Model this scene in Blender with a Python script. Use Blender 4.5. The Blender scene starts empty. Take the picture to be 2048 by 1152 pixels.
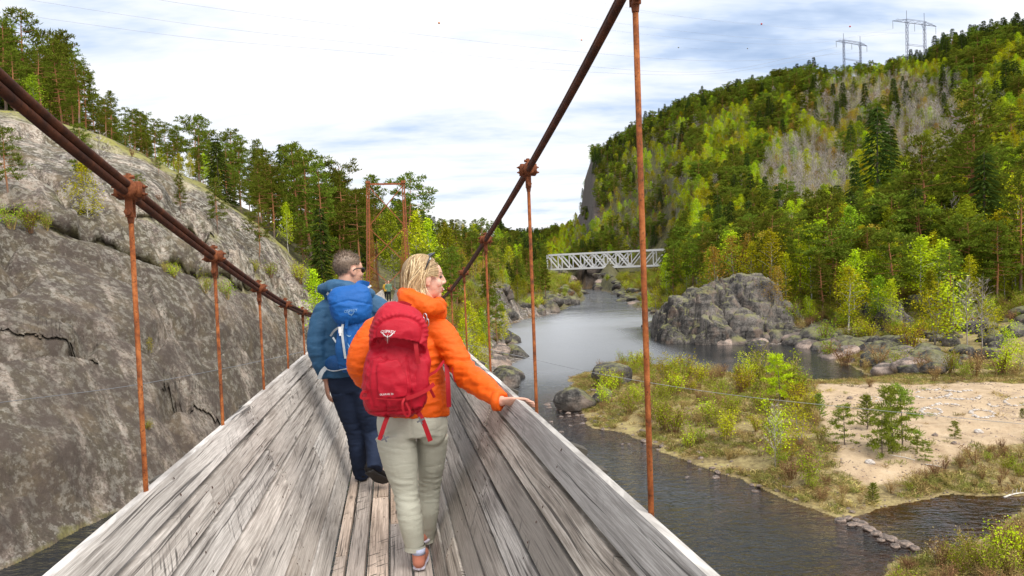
import bpy, bmesh, math, random
import numpy as np
from mathutils import Vector, Matrix
from mathutils.bvhtree import BVHTree
rng = np.random.default_rng(7)
random.seed(7)
SC = bpy.context.scene
COL = SC.collection
V3 = lambda *a: np.array(a, float)

# ---------------------------------------------------------------- camera (eye 10 m over the river)
FPX = 1450.0
EYE = V3(0, 0, 10)
_p, _r = math.radians(1.106), math.radians(2.0)
FW = V3(0, math.cos(_p), -math.sin(_p)); _u = V3(0, math.sin(_p), math.cos(_p)); _x = V3(1, 0, 0)
RT = math.cos(_r)*_x - math.sin(_r)*_u
UP = math.cos(_r)*_u + math.sin(_r)*_x
def ray(x, y): return FW*FPX + RT*(x-1024) - UP*(y-576)
def W(x, y, D):
    d = ray(x, y); return EYE + d*(D/d[1])
def G(x, y, z=0.0):
    d = ray(x, y); return EYE + d*((z-10)/d[2])
def proj(P):
    q = np.asarray(P, float)-EYE; k = FPX/(q@FW)
    return 1024+(q@RT)*k, 576-(q@UP)*k
def Hy(px): return 548+(1024-px)*0.035
cam_d = bpy.data.cameras.new("camera"); cam = bpy.data.objects.new("camera", cam_d); COL.objects.link(cam)
cam_d.sensor_width = 36; cam_d.lens = 36*FPX/2048; cam_d.clip_start = 0.1; cam_d.clip_end = 9000
cam.matrix_world = Matrix(((RT[0], UP[0], -FW[0], 0), (RT[1], UP[1], -FW[1], 0), (RT[2], UP[2], -FW[2], 10), (0, 0, 0, 1)))
SC.camera = cam

# ---------------------------------------------------------------- bridge frame
YAW = math.radians(9.55)
AX = V3(-math.sin(YAW), math.cos(YAW), 0); TX = V3(math.cos(YAW), math.sin(YAW), 0)
def zdeck(s): return 10-1.53-.005*s-.000025*s*s
def B(s, t, z): return AX*s+TX*t+V3(0, 0, z)          # z absolute

# ---------------------------------------------------------------- tagging and mesh helpers
def tag(o, label=None, cat=None, group=None, kind=None):
    for k, v in (("label", label), ("category", cat), ("group", group), ("kind", kind)):
        if v: o[k] = v
    return o
def empty(name, loc=(0, 0, 0), rotz=0.0, parent=None):
    o = bpy.data.objects.new(name, None); COL.objects.link(o); o.location = loc; o.rotation_euler = (0, 0, rotz)
    o.empty_display_size = .1
    if parent: o.parent = parent
    return o
def npmesh(name, V, F, mats=(), smooth=False, midx=None, attrs=None, uv=None):
    me = bpy.data.meshes.new(name)
    V = np.asarray(V, np.float32)
    Fs = F if isinstance(F, list) else [F]
    Fs = [np.asarray(f, np.int32) for f in Fs if len(f)]
    me.vertices.add(len(V)); me.vertices.foreach_set("co", V.ravel())
    tot = sum(f.size for f in Fs); npoly = sum(len(f) for f in Fs)
    me.loops.add(tot); me.polygons.add(npoly)
    me.loops.foreach_set("vertex_index", np.concatenate([f.ravel() for f in Fs]))
    cnt = np.concatenate([np.full(len(f), f.shape[1], np.int32) for f in Fs])
    st = np.concatenate([[0], np.cumsum(cnt)[:-1]]).astype(np.int32)
    me.polygons.foreach_set("loop_start", st); me.polygons.foreach_set("loop_total", cnt)
    me.polygons.foreach_set("use_smooth", np.full(npoly, smooth))
    if midx is not None: me.polygons.foreach_set("material_index", np.asarray(midx, np.int32))
    for m in (mats if isinstance(mats, (list, tuple)) else [mats]): me.materials.append(m)
    for k, a in (attrs or {}).items():
        a = np.asarray(a, np.float32)
        if a.ndim == 1: me.attributes.new(k, 'FLOAT', 'POINT').data.foreach_set("value", a)
        else: me.attributes.new(k, 'FLOAT_VECTOR', 'POINT').data.foreach_set("vector", a.ravel())
    me.update(calc_edges=True); me.validate()
    return me
def link(name, me, parent=None, loc=None):
    o = bpy.data.objects.new(name, me); COL.objects.link(o)
    if parent is not None: o.parent = parent
    if loc is not None: o.location = loc
    return o
class MB:
    """collects shapes; build() links them as ONE mesh object"""
    def __init__(s): s.V = []; s.F = []; s.n = 0; s.M = []; s.A = []
    def add(s, V, F, m=0, a=None):
        V = np.asarray(V, float); s.V.append(V)
        for f in F: s.F.append([i+s.n for i in f]); s.M.append(m)
        s.A.append(np.zeros((len(V), 3)) if a is None else np.asarray(a)); s.n += len(V)
    def box(s, c, ax, ay, az, m=0):
        """centre and three half vectors"""
        c, ax, ay, az = (np.asarray(q, float) for q in (c, ax, ay, az))
        V = [c+i*ax+j*ay+k*az for i in (-1, 1) for j in (-1, 1) for k in (-1, 1)]
        F = [(0, 1, 3, 2), (4, 6, 7, 5), (0, 4, 5, 1), (2, 3, 7, 6), (0, 2, 6, 4), (1, 5, 7, 3)]
        if np.cross(ax, ay)@az < 0: F = [f[::-1] for f in F]
        s.add(V, F, m)
    def tube(s, pts, r, n=8, m=0, cap=True, up=None):
        V, F = tubeVF(pts, r, n, cap, up); s.add(V, F, m)
    def bar(s, a, b, w, h, up=(0, 0, 1), m=0):
        a, b = np.asarray(a, float), np.asarray(b, float); d = b-a; L = np.linalg.norm(d); d = d/L
        x = np.cross(d, up); x /= max(1e-9, np.linalg.norm(x)); y = np.cross(x, d)
        s.box((a+b)/2, x*w/2, d*L/2, y*h/2, m)
    def build(s, name, mats, parent=None, smooth=False, attr=None):
        V = np.concatenate(s.V)
        me = bpy.data.meshes.new(name); me.from_pydata(V.tolist(), [], s.F)
        for q in (mats if isinstance(mats, (list, tuple)) else [mats]): me.materials.append(q)
        me.polygons.foreach_set("material_index", np.array(s.M, np.int32))
        me.polygons.foreach_set("use_smooth", np.full(len(s.F), smooth))
        if attr: me.attributes.new(attr, 'FLOAT_VECTOR', 'POINT').data.foreach_set("vector", np.concatenate(s.A).astype(np.float32).ravel())
        me.update()
        return link(name, me, parent)
def frame(d, up=None):
    d = d/np.linalg.norm(d)
    u = np.asarray(up if up is not None else ((0, 0, 1) if abs(d[2]) < .9 else (0, 1, 0)), float)
    x = np.cross(d, u); n = np.linalg.norm(x)
    if n < 1e-6: x = np.cross(d, (1, 0, 0)); n = np.linalg.norm(x)
    x /= n; return x, np.cross(x, d)
def tubeVF(pts, r, n=8, cap=True, up=None, sup=2.0):
    """r: scalar or list of scalar/(rx, ry); rx along cross(d, up), ry along up; sup: superellipse power"""
    P = np.asarray(pts, float); k = len(P)
    rr = [r]*k if np.isscalar(r) else list(r)
    th = np.linspace(0, 2*np.pi, n, endpoint=False)
    cs = np.sign(np.cos(th))*np.abs(np.cos(th))**(2/sup); sn = np.sign(np.sin(th))*np.abs(np.sin(th))**(2/sup)
    V = []; px = None
    for i in range(k):
        d = P[min(i+1, k-1)]-P[max(i-1, 0)]
        if up is not None or px is None: x, y = frame(d, up)
        else:
            d = d/np.linalg.norm(d); x = px-d*(px@d); x /= np.linalg.norm(x); y = np.cross(x, d)
        px = x
        a, b = (rr[i], rr[i]) if np.isscalar(rr[i]) else rr[i]
        V.append(P[i]+np.outer(cs*a, x)+np.outer(sn*b, y))
    V = np.concatenate(V); F = []
    for i in range(k-1):
        for j in range(n):
            F.append((i*n+j, (i+1)*n+j, (i+1)*n+(j+1) % n, i*n+(j+1) % n))
    if cap: F.append(tuple(range(n))); F.append(tuple(range((k-1)*n, k*n))[::-1])
    return V, F
def spline(pts, n):
    P = np.asarray(pts, float); k = len(P)
    t = np.concatenate([[0], np.cumsum(np.linalg.norm(np.diff(P, axis=0), axis=1))])
    m = np.zeros_like(P)
    for i in range(k):
        a, b = max(i-1, 0), min(i+1, k-1); m[i] = (P[b]-P[a])/(t[b]-t[a])
    q = np.linspace(0, t[-1], n); j = np.clip(np.searchsorted(t, q, 'right')-1, 0, k-2)
    h = (t[j+1]-t[j])[:, None]; u = ((q-t[j])/(t[j+1]-t[j]))[:, None]
    return (2*u**3-3*u**2+1)*P[j]+(u**3-2*u**2+u)*h*m[j]+(-2*u**3+3*u**2)*P[j+1]+(u**3-u**2)*h*m[j+1]

# ---------------------------------------------------------------- numpy gradient noise
_perm = np.random.default_rng(3).permutation(256); _perm = np.concatenate([_perm, _perm, _perm])
_gr = np.random.default_rng(4).normal(size=(256, 3)); _gr /= np.linalg.norm(_gr, axis=1)[:, None]
def noise(P):
    P = np.asarray(P, float); i = np.floor(P).astype(int); f = P-i; i &= 255
    u = f*f*f*(f*(f*6-15)+10); out = 0
    for a in (0, 1):
        wx = u[..., 0] if a else 1-u[..., 0]
        for b in (0, 1):
            wy = u[..., 1] if b else 1-u[..., 1]
            for c in (0, 1):
                wz = u[..., 2] if c else 1-u[..., 2]
                h = _perm[_perm[_perm[(i[..., 0]+a) & 255]+((i[..., 1]+b) & 255)]+((i[..., 2]+c) & 255)]
                out = out+wx*wy*wz*np.einsum('...k,...k->...', _gr[h], f-np.array([a, b, c]))
    return out
def fbm(P, o=4, g=.5):
    P = np.asarray(P, float); s = 0; a = 1
    for k in range(o): s = s+a*noise(P*2.03**k+17.3*k); a *= g
    return s
def xyz(x, y, z=0.0): return np.stack(np.broadcast_arrays(np.asarray(x, float), np.asarray(y, float), np.asarray(z, float)), -1)
def sstep(a, b, x):
    t = np.clip((x-a)/(b-a), 0, 1); return t*t*(3-2*t)

# ---------------------------------------------------------------- node helper
class NT:
    def __init__(s, tree): s.t = tree; s.t.nodes.clear()
    def n(s, typ, ins=None, **props):
        nd = s.t.nodes.new(typ)
        for k, v in props.items(): setattr(nd, k, v)
        for k, v in (ins or {}).items(): s.put(nd.inputs[k], v)
        return nd
    def put(s, sock, v):
        if isinstance(v, bpy.types.NodeSocket): s.t.links.new(v, sock)
        elif hasattr(sock.default_value, '__len__') and not isinstance(v, str):
            v = tuple(v); L = len(sock.default_value); sock.default_value = v if len(v) == L else (v+(1.0,))[:L]
        else: sock.default_value = v
    def math(s, op, a, b=0.0, c=0.0, clamp=False):
        return s.n('ShaderNodeMath', {0: a, 1: b, 2: c}, operation=op, use_clamp=clamp).outputs[0]
    def vmath(s, op, a, b=(0, 0, 0)): return s.n('ShaderNodeVectorMath', {0: a, 1: b}, operation=op).outputs[0]
    def noise(s, vec, scale, detail=4, rough=.55, dist=0.0, out=0):
        return s.n('ShaderNodeTexNoise', {'Vector': vec, 'Scale': scale, 'Detail': detail, 'Roughness': rough, 'Distortion': dist}).outputs[out]
    def vor(s, vec, scale, feature='F1', out=0): return s.n('ShaderNodeTexVoronoi', {'Vector': vec, 'Scale': scale}, feature=feature).outputs[out]
    def map(s, vec, scale=(1, 1, 1), rot=(0, 0, 0), loc=(0, 0, 0)):
        return s.n('ShaderNodeMapping', {'Vector': vec, 'Scale': scale, 'Rotation': rot, 'Location': loc}).outputs[0]
    def ramp(s, fac, stops, interp='LINEAR'):
        nd = s.n('ShaderNodeValToRGB', {'Fac': fac}); cr = nd.color_ramp; cr.interpolation = interp
        while len(cr.elements) < len(stops): cr.elements.new(.5)
        for e, (p, c) in zip(cr.elements, stops):
            e.position = p; e.color = (c, c, c, 1) if np.isscalar(c) else (*c, 1)
        return nd.outputs[0]
    def mix(s, f, a, b, mode='MIX'):
        nd = s.n('ShaderNodeMix', data_type='RGBA', blend_type=mode)
        s.put(nd.inputs[0], f); s.put(nd.inputs[6], a); s.put(nd.inputs[7], b); return nd.outputs[2]
    def attr(s, name, out=2, typ='GEOMETRY'): return s.n('ShaderNodeAttribute', attribute_name=name, attribute_type=typ).outputs[out]
    def pos(s): return s.n('ShaderNodeTexCoord').outputs['Object']
    def rnd(s): return s.n('ShaderNodeObjectInfo').outputs['Random']
    def bump(s, h, strength=.3, dist=.02, normal=None):
        d = {'Height': h, 'Strength': strength, 'Distance': dist}
        if normal is not None: d['Normal'] = normal
        return s.n('ShaderNodeBump', d).outputs[0]
    def bsdf(s, col, rough=.6, normal=None, **kw):
        d = {'Base Color': col, 'Roughness': rough}
        for k, v in kw.items(): d[k.replace('_', ' ')] = v
        nd = s.n('ShaderNodeBsdfPrincipled', d)
        if normal is not None: s.put(nd.inputs['Normal'], normal)
        return nd.outputs[0]
    def out(s, sh, typ='ShaderNodeOutputMaterial'): s.n(typ, {'Surface': sh})
def material(name):
    m = bpy.data.materials.new(name); m.use_nodes = True; return m, NT(m.node_tree)
def hsv(nt, col, h=.5, s=1.0, v=1.0): return nt.n('ShaderNodeHueSaturation', {'Hue': h, 'Saturation': s, 'Value': v, 'Color': col}).outputs[0]

# ---------------------------------------------------------------- light: bright broken overcast, soft sun from the right
EXPO = 0.44
SUN_EL, SUN_AZ = 54, (0.62, -0.78)
def build_world():
    w = bpy.data.worlds.new("World"); SC.world = w; w.use_nodes = True; nt = NT(w.node_tree)
    az = math.atan2(SUN_AZ[0], SUN_AZ[1])
    sky = nt.n('ShaderNodeTexSky', sky_type='NISHITA', sun_disc=False, sun_elevation=math.radians(SUN_EL), sun_rotation=az, air_density=1.0, dust_density=1.5).outputs[0]
    d = nt.n('ShaderNodeTexCoord').outputs['Generated']
    sp = nt.n('ShaderNodeSeparateXYZ', {0: d}).outputs
    zz = nt.math('ADD', nt.math('MAXIMUM', sp[2], 0.0), .16)
    pl = nt.n('ShaderNodeCombineXYZ', {0: nt.math('DIVIDE', sp[0], zz), 1: nt.math('DIVIDE', sp[1], zz), 2: .37}).outputs[0]
    n1 = nt.noise(nt.map(pl, (.55, .95, 1), (0, 0, .25), (5.2, 1.1, 0)), 1.05, 6, .58, .4)
    n2 = nt.noise(nt.map(pl, (.8, 2.6, 1), (0, 0, -.2)), 2.2, 5, .6)
    f = nt.math('ADD', n1, nt.math('MULTIPLY', nt.math('SUBTRACT', n2, .5), .3))
    cloud = nt.ramp(f, [(.24, (.36, .47, .68)), (.32, (.50, .60, .77)), (.39, (.68, .73, .82)), (.455, (.775, .79, .825)), (.55, (.85, .85, .855)), (.72, (.92, .92, .92))])
    cov = nt.ramp(f, [(.20, .45), (.34, .95), (.45, 1.0)])
    skyb = nt.vmath('MULTIPLY', sky, (.11, .11, .11))
    col = nt.mix(cov, skyb, cloud)
    bg = nt.n('ShaderNodeBackground', {'Color': col, 'Strength': 1.0}).outputs[0]
    nt.out(bg, 'ShaderNodeOutputWorld')
    sd = bpy.data.lights.new("sun", 'SUN'); sd.energy = 3.6; sd.angle = math.radians(52); sd.color = (1, .95, .87)
    so = bpy.data.objects.new("sun", sd); COL.objects.link(so)
    v = Vector((SUN_AZ[0], SUN_AZ[1], math.hypot(*SUN_AZ)*math.tan(math.radians(SUN_EL))))
    so.rotation_euler = v.to_track_quat('Z', 'Y').to_euler(); so.location = (60, -40, 120)
    SC.view_settings.view_transform = 'Standard'; SC.view_settings.look = 'None'
    SC.view_settings.exposure = EXPO; SC.view_settings.gamma = 1
    SC.cycles.max_bounces = 6; SC.cycles.diffuse_bounces = 3; SC.cycles.transparent_max_bounces = 6
    SC.cycles.sample_clamp_indirect = 6
build_world()
# ---------------------------------------------------------------- materials
def wood(name, light, mid, dark, stain, seed=0.0, warm=0.0):
    m, nt = material(name)
    bc = nt.attr('bc', 1)
    sp = nt.n('ShaderNodeSeparateXYZ', {0: bc}).outputs
    r = sp[2]
    off = nt.n('ShaderNodeCombineXYZ', {0: nt.math('MULTIPLY', r, 71.0), 1: nt.math('MULTIPLY', r, 37.0), 2: nt.math('MULTIPLY', r, 13.0)}).outputs[0]
    p = nt.vmath('ADD', nt.n('ShaderNodeCombineXYZ', {0: sp[0], 1: sp[1]}).outputs[0], off)
    wav = nt.noise(nt.map(p, (1.6, 5, 1)), 1.0, 2, .5, 0, 1)
    pw = nt.vmath('ADD', p, nt.vmath('MULTIPLY', nt.vmath('SUBTRACT', wav, (.5, .5, .5)), (0, .03, 0)))
    grain = nt.noise(nt.map(pw, (2.2, 95, 1)), 1.0, 5, .7)
    fine = nt.noise(nt.map(pw, (8, 330, 1)), 1.0, 3, .6)
    blot = nt.noise(nt.map(p, (1.3, 6.5, 1)), 1.0, 5, .62, .5)
    big = nt.noise(nt.map(p, (.5, 1.6, 1)), 1.0, 3, .5)
    crk = nt.ramp(nt.noise(nt.map(pw, (.8, 60, 1), (0, 0, .012)), 1.0, 4, .62), [(.605, 0.0), (.645, 1.0)])
    # dark gouges that run slantwise over the boards
    gv = nt.map(p, (1, 1, 1), (0, 0, math.radians(-52)))
    go = nt.ramp(nt.noise(nt.map(gv, (8.0, 60, 1), (0, 0, 0)), 1.0, 4, .6, .25), [(.585, 0.0), (.63, 1.0)])
    gm = nt.ramp(nt.noise(nt.map(p, (1.2, 3.0, 1), (0, 0, 0), (9, 3, 1)), 1.0, 3, .6), [(.52, 0.0), (.60, 1.0)])
    gouge = nt.math('MULTIPLY', go, gm)
    knot = nt.ramp(nt.vor(nt.map(pw, (2.0, 8.0, 1)), 1.0), [(.055, 1.0), (.11, 0.0)])
    base = nt.ramp(nt.math('ADD', nt.math('MULTIPLY', blot, .42), nt.math('MULTIPLY', grain, .58)), [(.385, dark), (.46, mid), (.53, light), (.66, tuple(min(1, c*1.12) for c in light))])
    base = nt.mix(nt.ramp(fine, [(.38, .7), (.58, 0.0)]), base, tuple(c*.8 for c in mid))
    base = nt.mix(nt.math('MULTIPLY', nt.ramp(big, [(.42, 0.0), (.64, 1.0)]), stain), base, tuple(c*.55 for c in mid), 'MIX')
    base = nt.mix(nt.math('MULTIPLY', crk, .8), base, (.035, .03, .027))
    base = nt.mix(nt.math('MULTIPLY', gouge, .85), base, (.03, .027, .024))
    base = nt.mix(nt.math('MULTIPLY', knot, .7), base, (.06, .045, .035))
    tone = nt.n('ShaderNodeMapRange', {'Value': nt.math('FRACT', nt.math('MULTIPLY', r, 7.13)), 'To Min': .74, 'To Max': 1.16}).outputs[0]
    base = hsv(nt, base, .5, nt.n('ShaderNodeMapRange', {'Value': nt.math('FRACT', nt.math('MULTIPLY', r, 3.7)), 'To Min': .6, 'To Max': 1.3}).outputs[0], tone)
    h = nt.math('SUBTRACT', nt.math('ADD', nt.math('MULTIPLY', grain, .6), nt.math('MULTIPLY', fine, .3)), nt.math('ADD', nt.math('MULTIPLY', crk, .8), nt.math('ADD', gouge, nt.math('MULTIPLY', knot, .3))))
    nt.out(nt.bsdf(base, .78, nt.bump(h, .6, .006)))
    return m
def rust(name, c1, c2, c3, sc=30):
    m, nt = material(name); p = nt.pos()
    a = nt.noise(p, sc, 6, .65); b = nt.noise(p, sc*5, 4, .6); c = nt.noise(nt.map(p, (1, 1, .12)), sc*1.5, 4, .6)
    col = nt.ramp(nt.math('ADD', nt.math('MULTIPLY', a, .6), nt.math('MULTIPLY', c, .4)), [(.36, c1), (.5, c2), (.64, c3)])
    col = nt.mix(nt.ramp(b, [(.58, 0.0), (.66, .75)]), col, tuple(q*.3 for q in c1))
    nt.out(nt.bsdf(col, .82, nt.bump(nt.math('ADD', a, b), .5, .002), Specular_IOR_Level=.3))
    return m
def plain(name, col, rough=.6, metal=0.0, nz=0.0, sc=40, **kw):
    m, nt = material(name); p = nt.pos()
    a = nt.noise(p, sc, 4, .6)
    c = nt.mix(nt.ramp(a, [(.3, 1.0), (.7, 0.0)]), col, tuple(q*.72 for q in col))
    nt.out(nt.bsdf(c, rough, nt.bump(a, nz, .01) if nz else None, Metallic=metal, **kw))
    return m
def fabric(name, col, rough=.6, weave=900, var=.25, crease=0.0):
    m, nt = material(name); p = nt.pos()
    a = nt.noise(p, 7, 4, .6); w = nt.noise(p, weave, 2, .5)
    c = nt.mix(nt.ramp(a, [(.35, var), (.65, 0.0)]), col, tuple(q*.6 for q in col))
    h = nt.math('MULTIPLY', w, .2)
    if crease:
        h = nt.math('ADD', h, nt.math('MULTIPLY', nt.noise(nt.map(p, (9, 9, 26)), 1.0, 4, .55, 1.2), crease))
    nt.out(nt.bsdf(c, rough, nt.bump(h, .45, .02), Specular_IOR_Level=.25))
    return m
def leaf(name, col, var=.35, hue=.03, attr=False, trans=.35):
    m, nt = material(name)
    r = nt.attr('tv', 2) if attr else nt.rnd()
    g = nt.n('ShaderNodeNewGeometry').outputs['Random Per Island']
    c = hsv(nt, col, nt.n('ShaderNodeMapRange', {'Value': r, 'To Min': .5-hue, 'To Max': .5+hue*.6}).outputs[0], 1.0,
            nt.math('MULTIPLY', nt.n('ShaderNodeMapRange', {'Value': r, 'To Min': 1-var, 'To Max': 1+var}).outputs[0],
                    nt.n('ShaderNodeMapRange', {'Value': g, 'To Min': .6, 'To Max': 1.45}).outputs[0]))
    df = nt.n('ShaderNodeBsdfDiffuse', {'Color': c}).outputs[0]
    tr = nt.n('ShaderNodeBsdfTranslucent', {'Color': c}).outputs[0]
    nt.out(nt.n('ShaderNodeMixShader', {0: trans, 1: df, 2: tr}).outputs[0])
    return m
M = {}
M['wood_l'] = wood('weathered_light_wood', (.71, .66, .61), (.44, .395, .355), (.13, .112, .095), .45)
M['wood_r'] = wood('weathered_shaded_wood', (.64, .59, .53), (.31, .275, .24), (.075, .064, .054), .75)  # darker than the other wall: extra dirt, plus shade put into the colour
M['wood_f'] = wood('worn_tan_wood', (.66, .52, .42), (.47, .36, .28), (.20, .145, .11), .25)
M['wood_d'] = plain('dark_damp_wood', (.075, .065, .05), .85, 0, .4, 25)
M['cable'] = rust('dark_rusty_steel', (.03, .011, .007), (.065, .02, .009), (.12, .036, .013), 22)
M['rod'] = rust('orange_rust', (.06, .018, .007), (.21, .056, .012), (.35, .115, .03), 32)
M['clamp'] = rust('flaking_rust', (.07, .022, .010), (.15, .042, .014), (.24, .08, .03), 60)
M['tower'] = rust('brown_rust', (.13, .04, .018), (.25, .075, .028), (.34, .12, .05), 6)
M['bolt'] = rust('nail_rust', (.03, .017, .012), (.06, .03, .02), (.12, .05, .03), 90)
M['wire'] = plain('galvanised_wire', (.20, .21, .23), .5, .6)
M['pale_steel'] = plain('pale_grey_painted_steel', (.80, .80, .82), .5, 0, .1, 3)
M['pylon'] = plain('dull_blue_grey_steel', (.10, .11, .17), .6, .2)
M['line'] = plain('far_power_cable', (.42, .43, .47), .6)
M['ball_o'] = plain('orange_marker_paint', (.75, .22, .03), .5)
M['ball_r'] = plain('red_marker_paint', (.6, .05, .04), .5)
M['ball_g'] = plain('grey_marker_paint', (.25, .26, .24), .5)
M['stone'] = None
def rockmat(name, light, mid, dark, lichen=.25, moss=.0, sc=1.0, terrain=False):
    m, nt = material(name)
    if terrain: rc = nt.attr('rc', 1); p = nt.pos()
    else: p = nt.pos(); rc = nt.map(p, (.5, .5, 1.2))
    big = nt.noise(p, .09*sc, 4, .55, .4)
    st = nt.noise(nt.map(rc, (.07, .55, .55)), sc, 6, .62, .35)
    md = nt.noise(p, .7*sc, 7, .66)
    fn = nt.noise(p, 5.5*sc, 5, .7)
    sp = nt.noise(p, 2.4*sc, 6, .72)
    if terrain:
        fs = nt.noise(nt.map(rc, (.16, 1.9, 1.9)), sc, 5, .6, .2); h0 = nt.math('ADD', nt.math('MULTIPLY', md, .45), nt.math('MULTIPLY', fn, .55))
    f = nt.math('ADD', nt.math('ADD', nt.math('MULTIPLY', st, .42), nt.math('MULTIPLY', big, .28)), nt.math('ADD', nt.math('MULTIPLY', md, .22), nt.math('MULTIPLY', fn, .10)))
    col = nt.ramp(f, [(.435, dark), (.485, mid), (.53, light), (.59, tuple(c*1.2 for c in light))])
    if terrain:
        col = nt.ramp(h0, [(.40, tuple(c*.55 for c in mid)), (.48, mid), (.53, light), (.60, tuple(c*1.3 for c in light))])
        wet = nt.math('ADD', nt.math('MULTIPLY', st, .62), nt.math('ADD', nt.math('MULTIPLY', fs, .2), nt.math('MULTIPLY', big, .18)))
        col = nt.mix(nt.ramp(wet, [(.505, .95), (.53, .55), (.562, 0.0)]), col, nt.mix(nt.ramp(fn, [(.4, 0.0), (.6, 1.0)]), dark, tuple(c*2.2 for c in dark)))
    col = nt.mix(nt.ramp(sp, [(.50, 0.0), (.57, lichen)]), col, (.52, .50, .46))
    col = nt.mix(nt.ramp(nt.noise(p, 3.3*sc, 6, .75), [(.38, .85), (.47, 0.0)]), col, tuple(c*.5 for c in dark))
    col = nt.mix(nt.ramp(nt.noise(p, .35*sc, 4, .6), [(.52, 0.0), (.66, .35)]), col, (.20, .125, .085))
    if terrain:
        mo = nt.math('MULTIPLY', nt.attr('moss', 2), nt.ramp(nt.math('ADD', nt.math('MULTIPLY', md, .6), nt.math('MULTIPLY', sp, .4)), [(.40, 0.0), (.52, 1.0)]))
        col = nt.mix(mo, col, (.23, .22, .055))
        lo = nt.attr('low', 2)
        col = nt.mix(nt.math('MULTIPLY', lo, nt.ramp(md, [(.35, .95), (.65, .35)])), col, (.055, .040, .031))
    elif moss:
        up = nt.n('ShaderNodeSeparateXYZ', {0: nt.n('ShaderNodeNewGeometry').outputs['Normal']}).outputs[2]
        mo = nt.math('MULTIPLY', nt.ramp(up, [(.6, 0.0), (.9, moss)]), nt.ramp(md, [(.42, 0.0), (.55, 1.0)]))
        col = nt.mix(mo, col, (.17, .17, .05))
    h = nt.math('ADD', nt.math('ADD', nt.math('MULTIPLY', md, .6), nt.math('MULTIPLY', fn, .35)), nt.math('MULTIPLY', st, .5))
    return m, nt, col, nt.bump(h, .8, (.13 if terrain else .28)/sc)
m, nt, c, b = rockmat('lichen_grey_rock', (.115, .10, .088), (.042, .036, .032), (.012, .010, .009), .10, .7, 1.6)
nt.out(nt.bsdf(c, .85, b)); M['rock'] = m
m, nt, c, b = rockmat('pinkish_shore_stone', (.33, .25, .205), (.18, .135, .11), (.07, .055, .048), .12, .0, 4)
nt.out(nt.bsdf(c, .8, b)); M['stone'] = m
m, nt, c, b = rockmat('pale_ring_stone', (.62, .57, .52), (.45, .40, .36), (.2, .17, .15), .3, .0, 9)
nt.out(nt.bsdf(c, .8, b)); M['pale_stone'] = m
# ground: rock, forest floor, sand and dry grass by masks
m, nt, rcol, rb = rockmat('river_valley_ground', (.38, .32, .285), (.18, .142, .122), (.034, .026, .021), .45, 0, 1.0, True)
p = nt.pos()
g1 = nt.noise(p, .6, 6, .65); g2 = nt.noise(p, 4.5, 5, .7); g3 = nt.noise(p, .09, 3, .5)
soil = nt.ramp(nt.math('ADD', nt.math('MULTIPLY', g1, .6), nt.math('MULTIPLY', g2, .4)), [(.36, (.03, .027, .014)), (.47, (.075, .066, .024)), (.56, (.13, .12, .04)), (.66, (.24, .19, .10))])
s1 = nt.noise(p, 1.1, 6, .62); s2 = nt.noise(p, 14, 4, .7)
sand = nt.ramp(nt.math('ADD', nt.math('MULTIPLY', s1, .65), nt.math('MULTIPLY', s2, .35)), [(.34, (.27, .18, .105)), (.46, (.385, .28, .175)), (.58, (.46, .345, .22)), (.7, (.53, .42, .30))])
dry = nt.ramp(nt.math('ADD', nt.math('MULTIPLY', g1, .5), nt.math('MULTIPLY', g2, .5)), [(.36, (.07, .05, .022)), (.47, (.20, .15, .06)), (.58, (.34, .27, .115)), (.66, (.30, .29, .08))])
jag = nt.math('MULTIPLY', nt.math('SUBTRACT', nt.noise(p, .8, 6, .65), .5), .9)
def soft(a): return nt.ramp(nt.math('ADD', nt.attr(a, 2), jag), [(.42, 0.0), (.58, 1.0)])
col = nt.mix(soft('dry'), soil, dry)
col = nt.mix(soft('sand'), col, sand)
col = nt.mix(soft('rock'), col, rcol)
bed = nt.attr('bed', 2)
col = nt.mix(bed, col, nt.ramp(nt.noise(p, 1.6, 5, .6), [(.38, (.05, .03, .013)), (.6, (.20, .13, .06))]))
bb = nt.bump(nt.math('ADD', g2, s2), .5, .08, rb)
nt.out(nt.bsdf(col, .9, bb)); M['ground'] = m
# water: brown peat river with wind ripples
m, nt = material('brown_river_water'); p = nt.pos()
w1 = nt.noise(nt.map(p, (1.0, 2.1, 1), (0, 0, .5)), 1.15, 3, .55, .6); w2 = nt.noise(nt.map(p, (1, 1.7, 1), (0, 0, -.3)), 4.2, 2, .5)
w3 = nt.noise(p, .06, 3, .5)
amp = nt.ramp(w3, [(.40, .15), (.60, 1.0)])
h = nt.math('MULTIPLY', nt.math('MULTIPLY', nt.math('ADD', w1, nt.math('MULTIPLY', w2, .35)), amp), nt.math('SUBTRACT', 1.0, nt.math('MULTIPLY', nt.attr('calm', 2), .88)))
farw = nt.attr('far', 2); h = nt.math('MULTIPLY', h, nt.math('SUBTRACT', 1.0, nt.math('MULTIPLY', farw, .7)))
f1 = nt.n('ShaderNodeFresnel', {'IOR': 1.33, 'Normal': nt.bump(h, 1.0, .55)}).outputs[0]; f2 = nt.n('ShaderNodeFresnel', {'IOR': 1.33}).outputs[0]
lw = nt.math('ADD', nt.math('MULTIPLY', f1, nt.math('SUBTRACT', 1.0, farw)), nt.math('MULTIPLY', f2, farw))
body = nt.n('ShaderNodeBsdfTransparent', {'Color': (.60, .42, .22, 1)}).outputs[0]
deep = nt.n('ShaderNodeBsdfDiffuse', {'Color': (.016, .018, .020, 1)}).outputs[0]
dep = nt.attr('shal', 2)
under = nt.n('ShaderNodeMixShader', {0: dep, 1: deep, 2: body}).outputs[0]
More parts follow.
